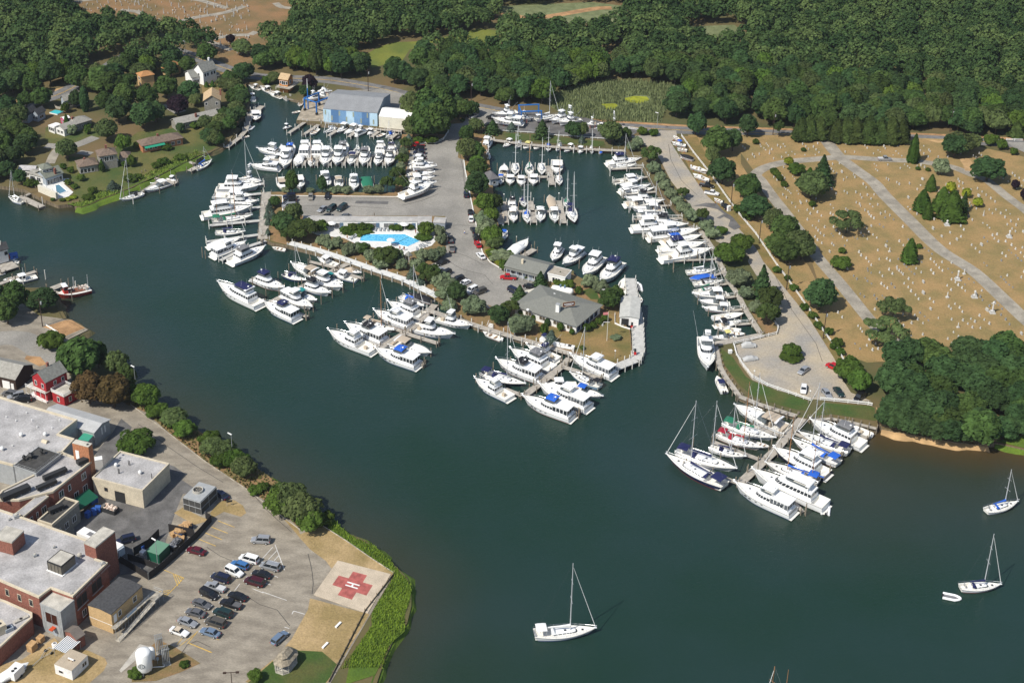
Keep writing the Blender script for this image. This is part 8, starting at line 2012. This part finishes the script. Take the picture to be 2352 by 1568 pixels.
grove('beside the helipad lawn', 'O', """bright 1000,240 10 7
wide 1110,230 11 8
wide 1200,340 11 8
bright 1270,400 9 6
oak 1000,130 7 5
shrub 760,50 5 2
shrub 830,20 4 2
shrub 1420,330 6 3""", 'trees on the hospital shore')
grove('at the bottom edge near the gazebo', 'Y', """bright 1330,690 4 3
shrub 300,660 4 2
shrub 720,560 3 1""", 'trees on the hospital shore')
# fills
def inpoly(x, y, poly):
    c = False; n = len(poly)
    for i in range(n):
        a, b = poly[i], poly[i - 1]
        if (a[1] > y) != (b[1] > y) and x < (b[0] - a[0]) * (y - a[1]) / (b[1] - a[1]) + a[0]: c = not c
    return c
FR = random.Random(21)
def fill(s, sp, step, excl=(), jit=.42):
    poly = [(p.x, p.y) for p in PT(s)]; ex = [[(p.x, p.y) for p in PT(e)] for e in excl]; xs_ = [p[0] for p in poly]; ys_ = [p[1] for p in poly]; out = []
    y = min(ys_); k = 0
    while y < max(ys_):
        x = min(xs_) + (step / 2 if k % 2 else 0)
        while x < max(xs_):
            a, b = x + FR.uniform(-jit, jit) * step, y + FR.uniform(-jit, jit) * step
            if inpoly(a, b, poly) and not any(inpoly(a, b, e) for e in ex): out.append((a, b))
            x += step
        y += step * .87; k += 1
    return out
for i, (x, y) in enumerate(fill("T:480,1530 620,1440 900,1400 1150,1330 1450,1330 1850,1250 2100,1200 2352,1250 2800,1200 W:1300,300 1150,400 1000,400 860,450 720,438 600,420 420,388 300,362 200,260 120,120 80,20", 'dark', 7.6)):
    tree('dark' if i % 3 else 'oak', (x, y, GZ), FR.uniform(10.5, 14), FR.uniform(7, 9.5), 'dark green tree packed in the waterside grove at the right edge', 'trees of the right-hand waterside grove')
for i, (x, y) in enumerate([(240, 335), (310, 352), (385, 372), (480, 395), (560, 410), (650, 428), (750, 440), (830, 445), (1010, 405), (1090, 400)]):
    tree('dark', P('W', x, y), 8.5 + i % 3, 5.5 + i % 2, 'low dark tree overhanging the beach at the right edge', 'trees overhanging the right-hand beach')
for i, (x, y) in enumerate(fill("Z:-200,1230 60,1190 450,1200 760,1190 900,1290 930,1400 850,1470 500,1560 M:100,20 -200,100", 'oak', 8)):
    tree('oak' if i % 2 else 'dark', (x, y, GZ), FR.uniform(8, 11), FR.uniform(6.5, 9), 'green tree packed in the clump beside the old piers', 'trees of the clump by the old piers')
for i, (x, y) in enumerate(fill("A:-150,1100 180,1080 250,1200 330,1270 400,1350 400,1450 330,1540 E:150,130 150,320 -150,320", 'oak', 7.5)):
    tree(('oak', 'dark', 'wide')[i % 3], (x, y, GZ), FR.uniform(8, 11), FR.uniform(6.5, 9.5), 'tree packed in the left-edge clump behind the waterside terrace', 'trees of the left-edge clump')
# the woods
EX = ["U:-200,256 0,241 70,222 147,197 230,150 300,110 366,95 435,112 513,141 590,161 660,170 760,175 880,195 960,215 1090,233 1180,250 1290,268 1520,285 1722,293 2100,306 2352,319 2600,333 2600,800 -200,800",
      "A:560,-60 640,130 780,230 1000,240 1250,260 1500,330 1700,360 1900,420 2000,560 2130,640 2351,640 B:160,560 200,380 420,180 520,-80", "B:560,30 1000,20 1300,-40 1500,20 1300,70 900,75 600,100",
      "B:1040,540 1120,760 1300,740 1480,720 1560,590 1780,510 2040,500 2351,560 2351,270 2150,270 1900,330 1600,390 1350,400 1180,450", "C:-80,40 300,50 850,10 1180,50 1260,270 900,300 650,300 250,310 0,290",
      "C:1690,250 1850,235 2220,220 2360,330 2240,480 1940,480 1700,380", "C:500,900 700,820 1000,770 1300,765 1600,800 1720,850 1640,960 1540,1060 1520,1180 1000,1180 600,1080 470,1000", "B:1480,680 1730,670 1740,770 1500,780", "B:1020,760 1330,790 1330,880 1050,860", "C:970,470 1130,470 1150,590 980,590",
      "A:1750,560 2351,560 2351,900 1750,900"]
W = fill("U:-330,-190 2800,-260 2800,320 2352,316 1722,290 1520,283 1090,232 760,178 660,178 513,140 435,111 366,95 300,108 230,148 147,195 0,240 -330,290", 'oak', 7.4, EX)
W += fill("A:720,860 1050,700 1250,640 1300,620 1500,560 1640,560 1700,640 1500,760 1300,780 1200,880 1000,900 800,870", 'oak', 8) + fill("B:0,560 300,520 420,480 700,600 1000,800 600,830 480,700 180,640", 'oak', 7.6, EX[:1])
W += fill("B:430,640 760,690 1090,800 1350,840 1350,900 1000,850 560,760", 'oak', 7.5, EX[:1])
def vis(x, y):
    u, v = proj(x, y, 6); return -60 < u < 2412 and -60 < v < 1600
W = [w for w in W if vis(*w)]; W.sort(key=lambda w: math.hypot(w[0], w[1])); NI = 300
for i, (x, y) in enumerate(W[:NI]):
    wtree(('oak', 'dark', 'wide', 'bright')[FR.choice([0, 1, 0, 2, 1, 0, 1, 0, 1, 2, 1, 0, 3, 0, 1])], (x, y, GZ), FR.uniform(9, 13.5), FR.uniform(7, 11), 'green woodland tree on the near edge of the far woods', 'trees on the near edge of the woods')
# the rest of the woods: one mass
VV = []; FC = []; off = 0; protos = []
for v in range(6):
    C, N_, rng = crown_pts('round', 90 + v, 620, .8); protos.append((C, N_))
rng = np.random.default_rng(4); tint = []
for (x, y) in W[NI:]:
    C, N_ = protos[rng.integers(6)]; d = rng.uniform(7.5, 15.5); h = rng.uniform(6.5, 8) + d * .27; a = rng.uniform(0, 6.28); R_ = np.array([[math.cos(a), -math.sin(a), 0], [math.sin(a), math.cos(a), 0], [0, 0, 1]])
    Q = (C @ R_.T) * np.array([d / 2, d / 2, h * .95]) + np.array([x, y, GZ + h * .05]); VV.append(quads(Q, N_ @ R_.T, .62, rng)); tint.append(np.full(len(C) * 4, rng.uniform(0, 1)))
VV = np.concatenate(VV).astype(np.float32); tint = np.concatenate(tint).astype(np.float32); nq = len(VV) // 4
me = bpy.data.meshes.new('woodland'); me.vertices.add(len(VV)); me.vertices.foreach_set('co', VV.ravel()); me.loops.add(nq * 4); me.loops.foreach_set('vertex_index', np.arange(nq * 4, dtype=np.int32)); me.polygons.add(nq); me.polygons.foreach_set('loop_start', np.arange(0, nq * 4, 4, dtype=np.int32)); me.update(calc_edges=True)
at_ = me.attributes.new('tint', 'FLOAT', 'POINT'); at_.data.foreach_set('value', tint)
mw = leafmat('woodland_leaves', (.048, .080, .025), 0); n = mw.node_tree; b = n.nodes['Principled BSDF']; src = b.inputs['Base Color'].links[0].from_socket; hs = n.nodes.new('ShaderNodeHueSaturation'); an = n.nodes.new('ShaderNodeAttribute'); an.attribute_name = 'tint'
r1 = n.nodes.new('ShaderNodeMapRange'); r1.inputs[3].default_value = .62; r1.inputs[4].default_value = 1.5; r2 = n.nodes.new('ShaderNodeMapRange'); r2.inputs[3].default_value = .525; r2.inputs[4].default_value = .475
n.links.new(an.outputs['Fac'], r1.inputs[0]); n.links.new(an.outputs['Fac'], r2.inputs[0]); n.links.new(r1.outputs[0], hs.inputs['Value']); n.links.new(r2.outputs[0], hs.inputs['Hue']); n.links.new(src, hs.inputs['Color']); n.links.new(hs.outputs[0], b.inputs['Base Color']); n.links.new(hs.outputs[0], n.nodes['tr'].inputs[0])
me.materials.append(mw); o = link('woodland', me); tag(o, 'dense dark green woods filling the far background beyond the road', 'woods', None, 'stuff')
print('woods', len(W), 'quads', nq)
# grass tufts, reeds: stuff
def tufts(name, label, polys, dens, h, w, m, cat='grass', excl=()):
    P_ = []
    for s in polys: P_ += fill(s, '', dens, excl, .5)
    rg = np.random.default_rng(len(P_)); V = []; 
    P_ = np.array(P_); k = len(P_); hh = rg.uniform(.6, 1.3, k) * h; a = rg.uniform(0, 6.28, k); dx = np.cos(a) * w; dy = np.sin(a) * w; lx = rg.normal(size=k) * h * .2; ly = rg.normal(size=k) * h * .2
    z = np.full(k, GZ); V = np.stack([np.stack([P_[:, 0] - dx, P_[:, 1] - dy, z], 1), np.stack([P_[:, 0] + dx, P_[:, 1] + dy, z], 1), np.stack([P_[:, 0] + lx + dx * .5, P_[:, 1] + ly + dy * .5, z + hh], 1), np.stack([P_[:, 0] + lx - dx * .5, P_[:, 1] + ly - dy * .5, z + hh], 1)], 1).reshape(-1, 3)
    me = bpy.data.meshes.new(name); me.from_pydata(V.tolist(), [], [(4 * i, 4 * i + 1, 4 * i + 2, 4 * i + 3) for i in range(k)]); me.materials.append(m); tag(link(name, me), label, cat, None, 'stuff')
lm_ = lambda nm, c: leafmat(nm, c, 0, .3)
tufts('marsh_reeds', 'bright green marsh grass along the helipad shore', ["O:1380,250 1480,280 1560,370 1700,480 1890,560 2000,660 2080,760 2180,860 2230,960 2200,1090 2160,1180 2160,1350 2080,1420 2010,1490 1960,1700 1560,1700 1660,1568 1850,1300 1850,1180 2070,820 1450,390"], .36, .65, .13, lm_('marsh_blades', (.135, .195, .022)))
tufts('tall_reeds', 'grey-green reed bed around the duckweed pond behind the yard', ["C:500,900 700,820 1000,770 1300,765 1600,800 1720,850 1640,960 1540,1060 1520,1150 1000,1150 600,1080 470,1000"], .6, 1.5, .2, lm_('reed_blades', (.15, .175, .08)), excl=["C:1160,925 1260,900 1390,905 1420,955 1320,985 1180,970", "C:940,985 1080,975 1120,1010 1060,1040 1000,1035"])
tufts('shore_weeds', 'green weeds along the northwest shore', ["E:640,510 700,528 760,538 850,508 940,464 1060,421 1130,391 1110,370 1000,380 930,390 850,440 790,480", "E:1300,300 1500,236 1620,166 1740,114 1900,40 1850,10 1700,60 1480,180 1300,260"], .7, .7, .3, lm_('weed_blades', (.15, .20, .04)))
tufts('bank_scrub', 'rough scrub on the bank below the hospital road', ["M:1220,740 1300,700 1560,800 1800,960 2100,1130 2351,1300 U:640,1110 740,1200 690,1215 640,1170 M:2351,1560 1960,1300 1640,1060 1370,820"], .9, .7, .4, lm_('scrub_blades', (.10, .10, .035)))
# ---------------------------------------------------------------- cemetery stones
m_st = [cm('pale_granite', (.47, .46, .43), .8, .12, 1), cm('grey_granite', (.24, .24, .24), .7, .15, 1), cm('white_marble', (.54, .53, .50), .7, .08, 1)]
def stone(k):
    t = thing('gravestone', '', 'gravestone'); m = m_st[k % 3]; mb = MB()
    if k < 3: mb.add(*[([(x, y, z) for y in (-.09, .09) for x, z in ((-.33, .1), (.33, .1), (.33, .75), (.2, .9), (-.2, .9), (-.33, .75))], [(0, 1, 2, 3, 4, 5), (11, 10, 9, 8, 7, 6)] + [(i, 6 + i, 6 + (i + 1) % 6, (i + 1) % 6) for i in range(6)])][0])
    elif k == 3: mb.box(-.6, .6, -.2, .2, .25, .95)
    elif k == 4: mb.box(-.22, .22, -.12, .12, .1, .5)
    else: mb.lathe([(.3, .5), (.2, 2.2), (.02, 2.6)], 4)
    mb.build('stone', m, t); MB().box(-.45 - .3 * (k == 3), .45 + .3 * (k == 3), -.25 - .3 * (k == 5), .25 + .3 * (k == 5), 0, .12 if k != 5 else .5).build('plinth', m, t); return t
SL = ['small rounded pale gravestone standing in the dry cemetery grass', 'small rounded grey gravestone standing in the dry cemetery grass', 'small rounded white gravestone standing in the dry cemetery grass', 'wide low gravestone standing in the dry cemetery grass', 'tiny square marker stone in the dry cemetery grass', 'tall pale obelisk standing in the dry cemetery grass']
road_ex = []
rows = []; FR2 = random.Random(3)
cemp = [(p.x, p.y) for p in PT("J:2250,1480 1800,800 1650,640 1560,560 1550,400 2100,360 D:560,1200 720,1230 1300,1250 1650,1260 1900,1280 2352,1480 2600,1700 T:2600,1150 2100,1050 1900,1080 1400,1180 1000,1180 500,1240 230,1180 K:1950,950 1700,600 1750,560")]
rlines = []
for s in CEM_ROADS:
    q = PT(s); rlines += [(a, b) for a, b in zip(q, q[1:])]
def nearroad(x, y, r=3.4):
    for a, b in rlines:
        dx, dy = b.x - a.x, b.y - a.y; L2 = dx * dx + dy * dy
        if L2 < 1 or L2 > 90000: continue
        t = max(0, min(1, ((x - a.x) * dx + (y - a.y) * dy) / L2))
        if math.hypot(x - a.x - t * dx, y - a.y - t * dy) < r: return True
    return False
u0 = (P('T', 2100, 570) - P('T', 1450, 0)).normalized(); u0.z = 0; n0 = Vector((-u0.y, u0.x, 0)); orig = P('T', 1450, 0); pts = []
for r in range(-42, 42):
    base = orig + n0 * (r * 3.3 + FR2.uniform(-.7, .7)); t = -190
    while t < 190:
        run = FR2.choice([1, 1, 1, 2, 2, 3, 5]); sp_ = FR2.uniform(1.2, 3.2); k = FR2.choice([0, 0, 2, 2, 4, 4, 1]) if run > 1 else FR2.choice([0, 1, 2, 3, 3, 5, 0])
        for i in range(run):
            q = base + u0 * (t + i * sp_) + n0 * FR2.uniform(-.35, .35)
            if inpoly(q.x, q.y, cemp) and not nearroad(q.x, q.y): pts.append((q.x, q.y, k))
        t += run * sp_ + FR2.choice([2, 3, 4, 6, 9, 14])
pts = [p for p in pts if -20 < proj(p[0], p[1], GZ)[0] < 2372]
pts.sort(key=lambda p: math.hypot(p[0], p[1])); rzs = math.atan2(u0.y, u0.x)
for i, (x, y, k) in enumerate(pts[:300]):
    s = FR2.uniform(.65, 1.0); place(('stone', k), lambda: stone(k), (x, y, GZ + .02), rzs + FR2.uniform(-.1, .1), SL[k], 'gravestones like this one in the cemetery ' + str(k) if 0 else ('rounded pale gravestones', 'rounded grey gravestones', 'rounded white gravestones', 'wide low gravestones', 'tiny marker stones', 'pale obelisks')[k], s)
rest = pts[300:]
nw = fill("A:690,20 800,130 1000,130 1250,140 1500,200 1750,230 1990,370 2130,470 2351,560 2351,-80 690,-80", '', 2.9)
for (x, y) in nw:
    if FR2.random() < .45: rest.append((x, y, FR2.choice([0, 0, 2, 4, 3, 5])))
mb = MB()
for (x, y, k) in rest:
    M = Matrix.Translation((x, y, GZ)) @ Matrix.Rotation(rzs + FR2.uniform(-.2, .2), 4, 'Z') @ Matrix.Scale(FR2.uniform(.8, 1.05), 4)
    if k == 5: mb.box(-.25, .25, -.25, .25, 0, .5, M=M).tube(M @ Vector((0, 0, .5)), M @ Vector((0, 0, 2.6)), .25, 4, .08)
    elif k == 3: mb.box(-.6, .6, -.2, .2, 0, .9, M=M)
    elif k == 4: mb.box(-.25, .25, -.15, .15, 0, .45, M=M)
    else: mb.box(-.33, .33, -.1, .1, 0, .9, M=M)
o = mb.build('distant_gravestones', m_st[0]); tag(o, 'scattered far gravestones in both dry cemeteries', 'gravestones', None, 'stuff'); print('stones', len(pts), len(rest))
for i, (c, x, y, h, lb) in enumerate([('T', 1975, 745, 4.2, 'tall white cross monument nearest the cemetery road'), ('T', 1565, 355, 3.6, 'ornate pale column monument above the tall cross'), ('T', 1765, 560, 2.6, 'broad stepped white monument between column and cross'), ('S', 2175, 1180, 2.8, 'dark topped monument in the right part of the cemetery'), ('S', 1440, 1040, 2.2, 'pale urn monument below the cedar cluster')]):
    t = thing('monument', lb, 'monument', P(c, x, y)); MB().box(-.9, .9, -.9, .9, 0, .35).box(-.6, .6, -.6, .6, .35, .9).build('steps', m_st[0], t); MB().lathe([(.4, .9), (.28, 1.2), (.24, h - .6), (.4, h - .5), (.3, h - .2), (.05, h)], 8).build('shaft', m_st[2], t)
    if i == 0: MB().box(-.7, .7, -.14, .14, h - .9, h - .62).build('cross_arm', m_st[2], t)

HAZE = .00005
# ---------------------------------------------------------------- air between the aircraft and the far woods
hz = bpy.data.materials.new('haze'); hz.use_nodes = True; n = hz.node_tree; n.nodes.remove(n.nodes['Principled BSDF']); pvn = n.nodes.new('ShaderNodeVolumePrincipled')
pvn.inputs['Color'].default_value = (.80, .88, 1, 1); pvn.inputs['Density'].default_value = HAZE; pvn.inputs['Anisotropy'].default_value = .2
n.links.new(pvn.outputs[0], n.nodes['Material Output'].inputs['Volume'])
o = MB().box(-3100, 3100, -400, 7100, -3, H + 8).build('haze', hz); tag(o, 'thin summer haze over the harbour and woods', 'haze', None, 'stuff')
